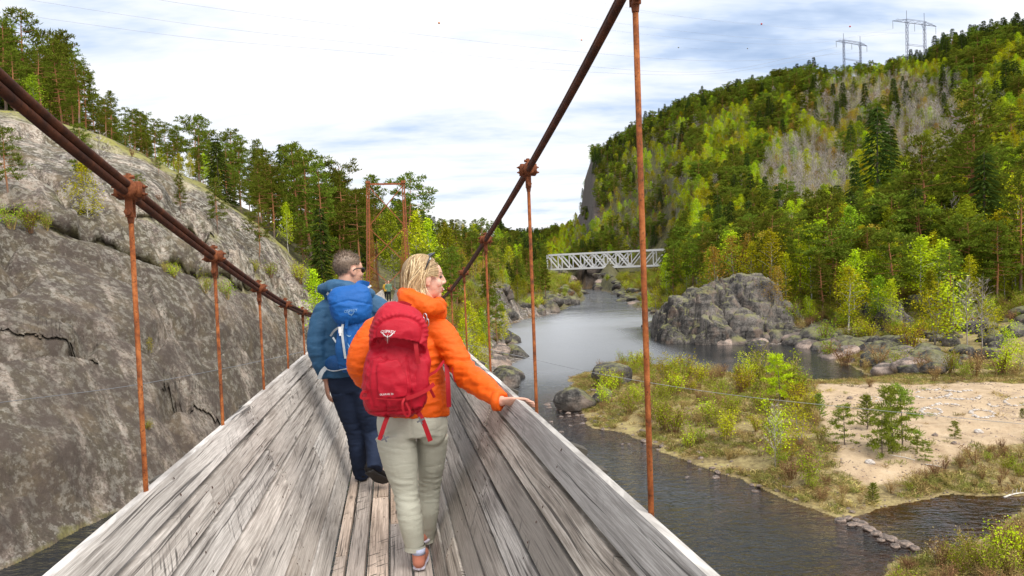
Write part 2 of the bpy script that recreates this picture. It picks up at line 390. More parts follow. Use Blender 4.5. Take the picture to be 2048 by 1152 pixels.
gl = nt.n('ShaderNodeBsdfGlossy', {'Color': (1, 1, 1, 1), 'Roughness': nt.n('ShaderNodeMapRange', {'Value': nt.attr('far', 2), 'To Min': .07, 'To Max': .32}).outputs[0], 'Normal': nt.bump(h, 1.0, .55)}).outputs[0]
nt.out(nt.n('ShaderNodeMixShader', {0: lw, 1: under, 2: gl}).outputs[0]); M['water'] = m
# plants
M['pine'] = leaf('pine_needles', (.125, .165, .018), .35, .03)
M['spruce'] = leaf('spruce_needles', (.055, .085, .016), .3, .02)
M['ypine'] = leaf('young_pine_needles', (.20, .25, .03), .3, .03)
M['birch'] = leaf('spring_birch_leaves', (.43, .48, .016), .35, .05)
M['green'] = leaf('fresh_green_leaves', (.24, .31, .018), .35, .04)
M['bud'] = leaf('ochre_spring_buds', (.40, .30, .04), .35, .04)
M['bareb'] = leaf('bare_grey_twigs', (.46, .41, .38), .3, .02, trans=0)
M['heath'] = leaf('dry_heather_twigs', (.30, .21, .085), .4, .05, trans=.15)
M['grass'] = leaf('dry_grass_blades', (.42, .34, .12), .3, .04, attr=True, trans=.3)
def bark(name, lo, hi, top=None):
    m, nt = material(name); p = nt.pos()
    a = nt.noise(nt.map(p, (1, 1, .25)), 9, 5, .65)
    c = nt.ramp(a, [(.36, lo), (.6, hi)])
    if top is not None:
        z = nt.n('ShaderNodeSeparateXYZ', {0: p}).outputs[2]
        c = nt.mix(nt.ramp(nt.math('ADD', nt.math('DIVIDE', z, 12.0), nt.math('MULTIPLY', a, .15)), [(.22, 0.0), (.45, 1.0)]), c, top)
    nt.out(nt.bsdf(c, .9, nt.bump(a, .6, .03))); return m
M['bark_p'] = bark('scots_pine_bark', (.07, .05, .04), (.20, .15, .12), (.34, .145, .06))
M['bark_s'] = bark('dark_spruce_bark', (.05, .04, .035), (.14, .11, .09))
M['bark_b'] = bark('white_birch_bark', (.12, .11, .10), (.62, .59, .54))
M['drift'] = bark('bleached_driftwood', (.40, .36, .31), (.70, .66, .60))
M['bark_g'] = bark('grey_twig_bark', (.14, .12, .10), (.36, .32, .29))
# ---------------------------------------------------------------- terrain: shorelines on the water plane (x, y in metres)
LEFT = np.array([(20, 900), (27, 520), (36, 436), (36, 392), (25.4, 254), (17, 215), (8.8, 171), (1.5, 156), (-2, 140), (-1.5, 112), (1.0, 89), (-1.6, 76), (-.3, 65), (-3, 61), (-9, 56), (-13, 47), (-16, 38),
                 (-18.6, 30.2), (-19.0, 25), (-23, 14), (-38, -12), (-90, -70), (-900, -500), (-2500, 200), (-2500, 2600), (60, 2600)], float)
RIGHT = np.array([(16, 900), (24, 520), (37, 437), (47, 420), (44, 300), (37.6, 242), (31.5, 185), (28.7, 142), (22.5, 118), (21.4, 109.8), (24, 98), (30, 92), (35.3, 89.3), (35.5, 82), (33.4, 74.3), (31.5, 66), (30.5, 62), (25, 60),
                  (17.1, 71.2), (10.9, 78.6), (8.1, 73.2), (5.4, 67), (3.1, 58), (5.1, 47), (7.5, 41.1), (9.9, 34.6), (11.1, 30.6), (12.6, 28), (14.5, 29), (18.4, 30.8), (21.4, 30.5), (27, 32.2), (34, 33), (34, 29.5), (27, 30), (19.9, 28.4), (17.6, 26.4),
                  (12.1, 23.7), (10.6, 21.5), (13, 12), (28, -20), (300, -90), (2500, -300), (2500, 2600), (40, 2600)], float)
def sdist(P, poly):
    """signed distance, + inside"""
    x, y = P[:, 0], P[:, 1]; d2 = np.full(len(x), 1e18); ins = np.zeros(len(x), bool); n = len(poly)
    for i in range(n):
        a = poly[i]; b = poly[(i+1) % n]; ab = b-a
        t = np.clip(((x-a[0])*ab[0]+(y-a[1])*ab[1])/(ab@ab), 0, 1)
        d2 = np.minimum(d2, (x-a[0]-t*ab[0])**2+(y-a[1]-t*ab[1])**2)
        c = (a[1] > y) != (b[1] > y)
        with np.errstate(divide='ignore', invalid='ignore'):
            ins ^= c & (x < (b[0]-a[0])*(y-a[1])/(b[1]-a[1] if b[1] != a[1] else 1e-9)+a[0])
    return np.where(ins, 1, -1)*np.sqrt(d2)
# fan of ground profiles: picture column at the horizon -> (distance, height) knots, metres
FAN = [(-2600, [(8, 2), (20, 9), (60, 24), (90, 30), (300, 50)]), (-900, [(10, 0), (24, 12), (55, 26), (83, 32), (300, 52)]), (-200, [(22, 0), (40, 14), (62, 26), (83, 32), (220, 40)]),
       (0, [(25, 0), (40, 12), (60, 23.5), (80, 30), (220, 37)]), (130, [(28, 0), (45, 13), (62, 22), (80, 28), (220, 34)]), (300, [(34, 0), (48, 11), (62, 19), (80, 24.6), (220, 32)]),
       (430, [(42, 0), (52, 8.5), (64, 15.5), (78, 20.4), (220, 30)]), (520, [(51, 0), (58, 7), (66, 12.5), (76, 16.3), (220, 26)]), (600, [(57, 0), (63, 5), (68, 8.2), (75, 11), (220, 23)]),
       (650, [(58, 0), (64, 4), (72, 7.8), (85, 11.5), (220, 24)]), (720, [(59, 0), (63, 4), (68, 7.4), (85, 9.5), (220, 22)]), (780, [(59, 0), (63, 4), (68, 7.6), (80, 8.2), (220, 19)]), (900, [(63, 0), (67, 3), (78, 4.8), (110, 8), (300, 24)]),
       (1000, [(78, 0), (90, 1.8), (112, 4.5), (160, 9), (400, 26)]), (1040, [(150, 0), (165, 2.5), (200, 5), (300, 11), (800, 42)]), (1060, [(156, 0), (172, 3), (220, 6), (320, 12), (900, 50)]), (1095, [(171, 0), (195, 3), (262, 5), (420, 11), (900, 52)]),
       (1150, [(230, 0), (262, 2.5), (330, 3), (520, 14), (800, 60)]), (1166, [(250, 0), (300, 2), (420, 8), (560, 24), (745, 68)]), (1176, [(400, 0), (440, 8), (520, 20), (640, 54), (725, 96)]), (1192, [(400, 0), (448, 8), (520, 40), (610, 78), (695, 117)]),
       (1240, [(245, 0), (300, 3), (425, 9), (550, 70), (680, 126)]), (1300, [(200, 0), (260, 3.5), (412, 10.5), (520, 80), (640, 133)]), (1335, [(170, 0), (230, 4), (402, 14), (500, 80), (620, 135)]), (1400, [(118, 0), (150, 6), (250, 24), (420, 76), (580, 137)]),
       (1550, [(92, 0), (120, 4.5), (180, 13), (330, 60), (500, 128)]), (1700, [(76, 0), (88, 1.0), (98, 4.6), (180, 15), (440, 120.5)]), (1850, [(64, 0), (85, 1.0), (96, 4.6), (165, 15), (400, 114.5)]),
       (2048, [(57, 0), (95, 4.2), (140, 14), (240, 57), (350, 112)]), (2500, [(46, 0), (90, 4), (130, 14), (210, 57), (300, 114)]), (4500, [(36, 0), (80, 4), (120, 14), (190, 57), (260, 114)])]
FPXS = np.array([f[0] for f in FAN], float); FD = np.array([[k[0] for k in f[1]] for f in FAN], float); FZ = np.array([[k[1] for k in f[1]] for f in FAN], float)
def fan(px, D):
    px = np.clip(px, FPXS[0], FPXS[-1]); i = np.clip(np.searchsorted(FPXS, px, 'right')-1, 0, len(FPXS)-2)
    u = ((px-FPXS[i])/(FPXS[i+1]-FPXS[i]))[:, None]
    kd = FD[i]*(1-u)+FD[i+1]*u; kz = FZ[i]*(1-u)+FZ[i+1]*u
    z = np.zeros(len(px))
    m = np.zeros_like(kd); sl = np.diff(kz, axis=1)/np.diff(kd, axis=1)
    m[:, 1:-1] = 2*sl[:, :-1]*sl[:, 1:]/np.maximum(1e-6, sl[:, :-1]+sl[:, 1:]); m[:, 0] = sl[:, 0]; m[:, -1] = sl[:, -1]*.35
    for k in range(4):
        a, b = kd[:, k], kd[:, k+1]; h = b-a; t = np.clip((D-a)/h, 0, 1); s = (D >= a) & (D <= b)
        v = (2*t**3-3*t**2+1)*kz[:, k]+(t**3-2*t**2+t)*h*m[:, k]+(-2*t**3+3*t**2)*kz[:, k+1]+(t**3-t**2)*h*m[:, k+1]
        z = np.where(s, v, z)
    past = D > kd[:, -1]
    fall = np.where(px > 1120, -.10, .01)
    z = np.where(past, np.maximum(kz[:, -1]+fall*(D-kd[:, -1]), 8), z)
    return z, kd
def hpx(X, Y): return 1024+FPX*np.asarray(X)/np.maximum(np.asarray(Y), 1e-3)
# long open cracks over the left rock: (column, ground distance) polylines -> world
def crackline(pts):
    out = []
    for x, y in pts:
        Ds = np.arange(24, 95, .25); P = np.array([W(x, y, D) for D in Ds])        # march the ray to the ground
        hit = np.nonzero(ground_z(P[:, :2], cracks=False) >= P[:, 2])[0]
        out.append(P[hit[0] if len(hit) else -1][:2])
    return np.array(out)
CRACKS = []
def linedist(P, L):
    d2 = np.full(len(P), 1e9); side = np.zeros(len(P))
    for a, b in zip(L[:-1], L[1:]):
        ab = b-a; t = np.clip(((P-a)@ab)/(ab@ab), 0, 1); q = P-a-t[:, None]*ab; e = (q**2).sum(1)
        s = ab[0]*(P[:, 1]-a[1])-ab[1]*(P[:, 0]-a[0])
        side = np.where(e < d2, s, side); d2 = np.minimum(d2, e)
    return np.sqrt(d2), np.sign(side)
def region(P):
    """left bank mask, signed distances"""
    nz = fbm(xyz(P[:, 0]*.16, P[:, 1]*.16, 3.3), 4)*1.6+fbm(xyz(P[:, 0]*.7, P[:, 1]*.7, 1.3), 3)*.5
    dist = np.hypot(P[:, 0], P[:, 1]); nz = nz*np.clip(dist/60, .35, 1.6)
    sl = sdist(P, LEFT)+nz; sr = sdist(P, RIGHT)+nz
    return sl, sr
def ground_z(P, cracks=True, full=False):
    P = np.asarray(P, float); X, Y = P[:, 0], P[:, 1]
    front = Y > 4; px = np.where(front, hpx(X, np.where(front, Y, 1)), np.where(X < 0, -2600, 4500)); D = np.where(front, Y, np.maximum(np.abs(X)*.4, 4))
    z, kd = fan(px, D); sl, sr = region(P); sd = np.maximum(sl, sr); left = sl > sr
    cliff = left*sstep(660, 600, px)*(kd[:, 4] > D)*sstep(-1, 1, sl)
    far = np.clip(D/150, .25, 3)
    amp = np.where(left, .45, .6)*far
    z = z+amp*fbm(xyz(X*.06/far, Y*.06/far, 9.1), 3)*np.clip(z/3, 0, 1)*2
    # cliff relief: slabs and steps
    q = xyz(X, Y, z)
    slab = np.abs(fbm(q*np.array([.055, .075, .11])+5.0, 3)); z = z-cliff*2.0*sstep(.10, .0, slab)*.55
    z = z+cliff*(1.5*fbm(q*.07+2.2, 2)+.22*fbm(q*.33+1.1, 3)+.05*fbm(q*1.3, 3))
    crag = (~left)*sstep(1215, 1195, px)*sstep(1150, 1165, px)*sstep(380, 430, D)
    z = z+crag*12*np.abs(fbm(q*.03+7, 4))
    if cracks:
        for L, dep, wid in CRACKS:
            d, s = linedist(P, L)
            z = z-cliff*dep*.22*np.exp(-(d/.9)**2)
    bar = (~left)*(Y < 84)*(X < 60)
    low = .06+np.clip(sd, 0, 99)*.16; low = np.where(bar > 0, np.minimum(low, .85+.25*fbm(xyz(X*.25, Y*.25, 4.), 3)), np.minimum(low, 1.0))
    z = np.maximum(z, low+.10*fbm(xyz(X*.8, Y*.8, 2.), 3)*np.clip(sd, 0, 1))
    w = np.where(left & (px < 660), 1.2, 3.0)
    land = .03+(z-.03)*sstep(-.2, 1, sd/w)
    bed = -np.minimum(2.2, .02+.22*np.maximum(-sd, 0))
    zz = np.where(sd > 0, land, bed)
    if not full: return zz
    return zz, dict(px=px, D=D, sd=sd, left=left, cliff=cliff, crag=crag, kd=kd, bar=bar, sl=sl, sr=sr)
CRACKS.append((crackline([(-60, 405), (60, 425), (130, 455), (200, 480), (300, 520), (345, 530), (420, 545), (520, 560)]), 2.6, .42))
CRACKS.append((crackline([(330, 800), (390, 815), (440, 845), (470, 880)]), .48, .28))
CRACKS.append((crackline([(120, 400), (220, 432), (330, 440), (430, 470)]), 1.1, .3))
CRACKS.append((crackline([(0, 660), (60, 668), (140, 700), (200, 735)]), .26, .3))
def inpoly(P, poly): return sdist(P, np.asarray(poly, float))
SAND = [G(x, y, .6)[:2] for x, y in [(1640, 778), (1800, 772), (2250, 775), (2250, 885), (1980, 895), (1880, 925), (1800, 945), (1725, 952), (1672, 935), (1672, 900), (1625, 830)]]
def build_ground():
    cols = np.concatenate([np.linspace(-2600, -80, 60, endpoint=False), np.arange(-80, 2130, 2.2), np.linspace(2135, 4500, 60)])
    rows = [7.0]
    while rows[-1] < 1500: rows.append(rows[-1]*(1.0052 if 24 < rows[-1] < 96 else 1.009 if rows[-1] < 130 else 1.014))
    rows = np.array(rows+[2000, 3200, 6000])
    D, PX = np.meshgrid(rows, cols, indexing='ij')
    X = (PX-1024)/FPX*D; P = np.stack([X.ravel(), D.ravel()], 1)
    z, a = ground_z(P, full=True)
    global GC, GR, GZ, GL, GRR
    far = P[:, 1] > 1400; z = np.where(far, np.maximum(z*.4, 6), z)
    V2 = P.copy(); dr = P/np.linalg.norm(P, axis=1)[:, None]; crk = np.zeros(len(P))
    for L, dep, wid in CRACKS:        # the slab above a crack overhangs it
        d, s = linedist(P, L); crk = np.maximum(crk, a['cliff']*.5*np.exp(-(d/.6)**2)*(dep > 1))  # moss along the crack, with slight crack shade put into the colour
    nr, nc = D.shape; GC, GR, GZ, GL, GRR = cols, rows, z.reshape(nr, nc), a['sl'].reshape(nr, nc), a['sr'].reshape(nr, nc)
    i = np.arange(nr*nc).reshape(nr, nc)
    F = np.stack([i[:-1, :-1], i[:-1, 1:], i[1:, 1:], i[1:, :-1]], -1).reshape(-1, 4)
    V = np.column_stack([V2, z])
    # extra sheets behind and beside the camera so that the ground closes
    k = len(V)
    g = np.array([(x, y) for y in (-400, -200, -100, -50, -25, -10, 0, 7) for x in (-800, -400, -200, -100, -60, -40, -25, -15, -8, 0, 8, 15, 25, 40, 60, 100, 200, 400, 800)], float)
    gz = ground_z(g); V = np.vstack([V, np.column_stack([g, gz-.15])]); j = np.arange(8*19).reshape(8, 19)+k
    F = np.vstack([F, np.stack([j[:-1, :-1], j[:-1, 1:], j[1:, 1:], j[1:, :-1]], -1).reshape(-1, 4)])
    n2 = len(g); pad = lambda q, v=0.0: np.concatenate([np.asarray(q, float), np.full(n2, v)])
    px, sd = a['px'], a['sd']
    shore = sstep(4.5, .5, sd)*(P[:, 1] > 60)*(~a['left'])*(a['bar'] == 0)
    lrock = a['left']*(px >= 600)*(np.maximum(sstep(10, 2, sd), 0))*.62
    slope_rock = np.clip(a['crag'], 0, 1)
    cl = a['cliff']
    rb = (~a['left'])*(a['bar'] == 0)*sstep(16, 6, sd)*.45
    rock = np.maximum.reduce([cl, shore*.75, lrock, slope_rock, rb])
    rock = np.where((P[:, 1] > 190) & (a['crag'] < .1), rock*.55, rock)
    rock = np.where((P[:, 1] > a['kd'][:, 3]+3) & a['left'], .28, rock)
    sand = np.clip(inpoly(P, SAND)/2.0+.5, 0, 1)*(sd > 0)
    tip = sstep(.9, .2, np.abs(sd-.6))*a['bar']*.55
    dry = np.maximum(a['bar']*(sd > 0)*1.0, .15*(z > 8))
    dry = np.where((P[:, 1] < 30) & (P[:, 0] > 8), .9, dry)
    moss = cl*sstep(.72, .95, (P[:, 1]-a['kd'][:, 0])/(a['kd'][:, 3]-a['kd'][:, 0]))*1.0+cl*.12
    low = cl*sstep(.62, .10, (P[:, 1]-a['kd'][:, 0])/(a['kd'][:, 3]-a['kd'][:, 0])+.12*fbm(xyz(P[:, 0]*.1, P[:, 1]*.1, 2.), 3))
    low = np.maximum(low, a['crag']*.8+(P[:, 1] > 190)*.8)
    d1 = V3(.50, -.45, -.74); d1 /= np.linalg.norm(d1); d2 = np.cross(d1, (0, 1, .3)); d2 /= np.linalg.norm(d2); d3 = np.cross(d1, d2)
    rc = np.column_stack([V@d1, V@d2, V@d3])
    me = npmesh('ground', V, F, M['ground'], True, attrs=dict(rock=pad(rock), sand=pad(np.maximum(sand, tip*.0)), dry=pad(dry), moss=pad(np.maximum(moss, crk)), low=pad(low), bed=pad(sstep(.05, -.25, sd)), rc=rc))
    o = link('ground', me); tag(o, 'forested river valley floor with bare rock, sand and dry grass', None, None, 'structure')
    # water sheet
    xs = np.concatenate([[-900, -300, -120, -60], np.arange(-40, 60, .6), [65, 75, 100, 140, 300, 900]]); ys = np.concatenate([[-600, -200, -60, -20, 0], np.arange(8, 90, .6), np.arange(92, 300, 6), [320, 360, 400, 450, 500, 600, 900, 1400]])
    XX, YY = np.meshgrid(xs, ys); Q = np.stack([XX.ravel(), YY.ravel()], 1)
    sl, sr = region(Q); s = np.maximum(sl, sr)
    near = sstep(26, 14, Q[:, 0])*0
    shal = sstep(-4.5, -.3, s)*(Q[:, 1] < 64)*(Q[:, 0] > 0)*.8+sstep(-1.5, 0, s)*.3*(Q[:, 1] >= 64)
    i = np.arange(XX.size).reshape(XX.shape)
    F = np.stack([i[:-1, :-1], i[:-1, 1:], i[1:, 1:], i[1:, :-1]], -1).reshape(-1, 4)
    me = npmesh('river', np.column_stack([Q, np.zeros(len(Q))]), F, M['water'], True, attrs=dict(shal=np.clip(shal, 0, 1), calm=np.maximum(sstep(15, 22, Q[:, 0])*sstep(58, 62, Q[:, 1])*sstep(128, 118, Q[:, 1]), .8*sstep(13.5, 16, Q[:, 0])*(Q[:, 1] < 36)), far=sstep(40, 85, Q[:, 1])*(1-.9*sstep(15, 23, Q[:, 0])*(Q[:, 1] < 124))*(1-.8*sstep(130, 200, Q[:, 1]))))
    tag(link('river', me), 'calm brown river with wind ripples below the footbridge', None, None, 'structure')
build_ground()
def lowmask(P):
    px = hpx(P[:, 0], P[:, 1]); z, kd = fan(px, P[:, 1]); return sstep(.62, .10, (P[:, 1]-kd[:, 0])/(kd[:, 3]-kd[:, 0])+.12*fbm(xyz(P[:, 0]*.1, P[:, 1]*.1, 2.), 3))
def ledge(L, dep):
    """a rock slab whose lip overhangs the crack below it"""
    n = 260; C = spline(np.column_stack([L, np.zeros(len(L))]), n)[:, :2]; t = np.linspace(0, 1, n)
    C = C+np.column_stack([fbm(xyz(t*22, 1.3, 4.), 3), fbm(xyz(t*22, 7.3, 4.), 3)])*.55
    R = C/np.linalg.norm(C, axis=1)[:, None]; a = dep*.50*(.85+.9*fbm(xyz(t*9, 3.3, 1.), 3))*np.clip(np.minimum(t, 1-t)*9, 0, 1)**.6
    prof = [(4.2, -.5), (3.2, -.05), (2.3, .35), (1.4, .78), (.7, 1.02), (.25, 1.08), (-.05, 1.0), (-.22, .82), (-.28, .58), (-.2, .36), (.05, .22), (.5, .12), (1.2, .0)]
    base = ground_z(C); V = []
    for u, h in prof:
        us = u*(.55+.45*dep/2.6); Q = C+R*us*(1 if u > .3 else 1.25); z = (ground_z(Q) if u > .3 and h > .2 or u > 2 else base+(.25*us if u > 0 else 0))
        if u in (.5, 1.2): z = base
        w = .16*fbm(xyz(Q[:, 0]*.9, Q[:, 1]*.9, u*2.), 3)
        V.append(np.column_stack([Q, z+h*a*1.15+w*min(1, abs(h))*np.minimum(1, a)]))
    V = np.stack(V, 1); m_ = len(prof); V = V.reshape(-1, 3); i = np.arange(n*m_).reshape(n, m_)
    F = np.stack([i[:-1, :-1], i[:-1, 1:], i[1:, 1:], i[1:, :-1]], -1).reshape(-1, 4); k = len(V); uu = np.tile([p[0] for p in prof], n)
    d1 = V3(.50, -.45, -.74); d1 /= np.linalg.norm(d1); d2 = np.cross(d1, (0, 1, .3)); d2 /= np.linalg.norm(d2); d3 = np.cross(d1, d2); o_ = np.zeros(k)
    me = npmesh('rock_ledge', V, F[:, ::-1], M['ground'], True, attrs=dict(rock=o_+1, sand=o_, dry=o_, moss=np.where(np.arange(k) % m_ > 8, .5, .15), low=np.maximum(lowmask(V[:, :2]), np.where(np.arange(k) % m_ > 8, .6, 0)), bed=o_, rc=np.column_stack([V@d1, V@d2, V@d3])))  # lip underside: moss, plus a darker tone painted in as crack shade
    tag(link('rock_ledge', me), 'overhanging lip of the bare rock slope above a long crack', None, None, 'structure')
for L, dep, wid in CRACKS: ledge(L, dep)
def look(T, x, y):
    px = 1024+FPX*x/y; j = min(max(int(np.searchsorted(GC, px))-1, 0), len(GC)-2); i = min(max(int(np.searchsorted(GR, y))-1, 0), len(GR)-2)
    u = (px-GC[j])/(GC[j+1]-GC[j]); v = (y-GR[i])/(GR[i+1]-GR[i])
    return float((T[i, j]*(1-u)+T[i, j+1]*u)*(1-v)+(T[i+1, j]*(1-u)+T[i+1, j+1]*u)*v)
def gz(x, y): return look(GZ, x, y)
def slr(x, y): return look(GL, x, y), look(GRR, x, y)
def hit(px, py, d0=24, d1=160, step=.25):
    for D in np.arange(d0, d1, step):
        P = W(px, py, D)
        if gz(P[0], P[1]) >= P[2]: break
    return P
# ---------------------------------------------------------------- suspension footbridge
SUS = empty('suspension_bridge', B(0, 0, zdeck(0)), 0)
tag(SUS, 'narrow rusty suspension footbridge with grey board sides, carrying two hikers', 'footbridge')
OFF = B(0, 0, zdeck(0))
def boards(mb, p0, across, width, nrm, s0, s1, nb, thick, rnd, Lmin=3.0, Lmax=4.6, m=0, nails=True):
    """long boards side by side; p0(s) = lower corner of the panel; staggered butt joints"""
    ws = [width/nb]*nb if isinstance(nb, int) else [width*q/sum(nb) for q in nb]
    for k, bw in enumerate(ws):
        low = sum(ws[:k])
        s = s0-rnd.random()*2
        while s < s1:
            L = rnd.uniform(Lmin, Lmax); e = min(s+L-.004, s1); a = max(s, s0)
            if e-a > .1:
                n = max(2, int((e-a)/1.2)+1); ss = np.linspace(a, e, n); seed = rnd.random()
                lift = rnd.uniform(-.003, .004); tl = rnd.uniform(-.004, .004); g = rnd.uniform(.007, .013)
                V = []; Aa = []
                for q in ss:
                    b = p0(q)+across*(low+g/2)+nrm*lift; w = bw-g
                    for u, h in ((0, 0), (.004, thick), (w-.004, thick+tl), (w, 0)):
                        V.append(b+across*u+nrm*h); Aa.append((q, u, seed))
                F = []
                for i in range(n-1):
                    for j in range(4): F.append((i*4+j, i*4+(j+1) % 4, (i+1)*4+(j+1) % 4, (i+1)*4+j))
                F += [(3, 2, 1, 0), tuple((n-1)*4+j for j in range(4))]
                mb.add(np.array(V)-OFF, F, m, Aa)
                if nails:
                    for q in np.arange(math.ceil(a/1.2)*1.2, e, 1.2).tolist()+[a+.04, e-.04]:
                        if q > 14: continue
                        for u in (bw*.25, bw*.75):
                            c = p0(q)+across*(low+u+rnd.uniform(-.01, .01))+nrm*(thick+lift+.001)+AX*rnd.uniform(-.012, .012)
                            r = rnd.uniform(.004, .0065); th = np.linspace(0, 2*np.pi, 6, endpoint=False)
                            V = [c+across*np.cos(t)*r+AX*np.sin(t)*r for t in th]+[c+nrm*.0025]
                            mb.add(np.array(V)-OFF, [(i, (i+1) % 6, 6) for i in range(6)] if (np.cross(across, AX)@nrm) > 0 else [((i+1) % 6, i, 6) for i in range(6)], 1)
            s += L
RB = random.Random(5)
S0, S1 = -2.5, 69.5
FL, FR, TL, TR, HW = -.366, .172, -.70, .572, .965
upz = V3(0, 0, 1)
mb = MB(); boards(mb, lambda s: B(s, FL, zdeck(s)-.03), TX, FR-FL, upz, S0, S1, [.7, 1, 1.15, 1.15, 1], .03, RB, 2.4, 4.2)
mb.build('deck_floor', [M['wood_f'], M['bolt']], SUS, False, 'bc').location = (0, 0, 0)
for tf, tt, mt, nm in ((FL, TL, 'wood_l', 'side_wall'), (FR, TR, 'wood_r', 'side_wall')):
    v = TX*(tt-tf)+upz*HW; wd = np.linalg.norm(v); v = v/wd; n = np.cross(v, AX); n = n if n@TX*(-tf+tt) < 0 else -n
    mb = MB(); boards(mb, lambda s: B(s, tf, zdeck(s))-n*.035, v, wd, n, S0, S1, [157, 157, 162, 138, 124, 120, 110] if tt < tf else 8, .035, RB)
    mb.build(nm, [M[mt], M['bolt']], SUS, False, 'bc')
    # outer battens that carry the boards
    out = 1 if tt > tf else -1
    for i, s in enumerate(np.arange(-1.8, 69, 1.5)):
        a = B(s, tf, zdeck(s)-.16)-n*.08; b = a+v*(wd+.11)
        mb = MB(); mb.bar(a-OFF, b-OFF, .07, .075, AX)
        o = TX*out
        mb.bar(b-OFF-v*.09-o*.01, b-OFF-v*.10+o*.14-upz*.03, .07, .05)
        mb.build('side_post', M['wood_d'], SUS)
for s in np.arange(-2.2, 69, 1.5):
    mb = MB(); mb.bar(B(s, -.95, zdeck(s)-.115)-OFF, B(s, .82, zdeck(s)-.115)-OFF, .10, .12); mb.build('floor_beam', M['wood_d'], SUS)
# main cables
ZL = [(-6, 2.35), (-3, 1.42), (1.54, .40), (2.22, .275), (3.2, .117), (4.22, -.03), (5.25, -.16), (7.1, -.33), (10, -.50), (16, -.72), (24, -.82), (34, -.25), (45, 1.6), (57, 4.7), (69.2, 8.75)]
ZR = [(-6, 2.7), (-3, 1.75), (1.77, .68), (3.12, .43), (4.63, .2), (6.17, -.01), (8.07, -.22), (11, -.46), (16, -.72), (24, -.82), (34, -.25), (45, 1.6), (57, 4.7), (69.2, 8.95)]
def tcab(side, s): return (-.72 if side < 0 else .60)+side*np.clip((s-10)/59, 0, 1)*.95+(.06 if side > 0 else 0)*np.clip((s-10)/59, 0, 1)
CC = {}
for side, Z in ((-1, ZL), (1, ZR)):
    CC[side] = spline([B(s, tcab(side, s), 10+z) for s, z in Z], 500)
def cabpt(side, s):
    C = CC[side]; ss = C@AX; i = np.clip(np.searchsorted(ss, s)-1, 0, len(C)-2); u = (s-ss[i])/(ss[i+1]-ss[i])
    d = C[i+1]-C[i]; return C[i]*(1-u)+C[i+1]*u, d/np.linalg.norm(d)
def rope(mb, pts, r, n=14, lay=.22, m=0):
    """round strand with a slight twist relief"""
    V, F = tubeVF(pts, r, n); mb.add(V, F, m)
for side in (-1, 1):
    C = CC[side]
    for dz, dt in ((.0106, .003), (-.0106, -.003)):
        mb = MB(); mb.tube(C+V3(0, 0, dz)+TX*dt-OFF, .0112, 12)
        mb.build('main_cable', M['cable'], SUS, True)
hl = [1.24, 2.22, 3.2, 4.22, 5.22, 6.2]+list(np.arange(7.3, 66, 1.42)); hr = [.25, 1.66, 3.05, 4.5, 5.9, 7.2]+list(np.arange(8.6, 66, 1.42))
def bolt(mb, c, d, r, h):
    mb.tube([c, c+d*h], r, 6); mb.tube([c+d*h, c+d*(h+.006)], r*.55, 6)
clamp_me = None
nh = 0
for side, hs in ((-1, hl), (1, hr)):
    for s in hs:
        if nh >= 96: break
        c, d = cabpt(side, s)
        tb = (-.70 if side < 0 else .60)+side*np.clip((s-10)/59, 0, 1)*.12
        bot = B(s+.02, tb, zdeck(s)-.14); 
        if c[2]-bot[2] < .25: bot = c-V3(0, 0, .25)
        h = MB(); top = c-upz*.066; h.tube([top-OFF, top*.5+bot*.5-OFF+TX*.004*side, bot-OFF], .0072, 8)
        h.tube([bot-OFF+upz*.02, bot-OFF+upz*.045], .018, 6)
        ho = h.build('hanger', M['rod'], SUS, True)
        nh += 1
        k = MB(); x, y = frame(d); xo = x*np.sign(x@TX)*-side      # x points to the inside
        det = s < 14
        k.tube([c-d*.034-OFF, c-d*.03-OFF, c+d*.03-OFF, c+d*.034-OFF], [.021, .027, .027, .021], 14 if det else 8)
        if det:
            k.box(c-OFF+xo*.027, d*.021, xo*.008, y*.021); k.box(c-OFF-xo*.027, d*.021, xo*.008, y*.021)
            for sg in (-1, 1):
                for e in (1, -1):
                    bolt(k, c-OFF+xo*e*.034+y*sg*.011, xo*e, .0056, .008)
        co = k.build('clamp', M['clamp'], ho, det)
        f = MB(); q = c-OFF
        for sg in (-1, 1):
            f.box(q-upz*.046+AX*sg*.011, AX*.003, TX*.010, upz*.030)
        if det:
            f.tube([q-upz*.062-AX*.022, q-upz*.062+AX*.026], .006, 6); f.tube([q-upz*.062-AX*.028, q-upz*.062-AX*.018], .010, 6)
            f.tube([q-upz*.092, q-upz*.072, q-upz*.066], [.0085, .011, .009], 8)
            f.tube([q-upz*.03-d*.012, q+y*.046-d*.012], .008, 6); f.tube([q+y*.036-d*.012-xo*.013, q+y*.036-d*.012+xo*.016], .006, 6)
        else: f.box(q-upz*.07, AX*.013, TX*.006, upz*.006)
        f.build('fork', M['clamp'], ho)
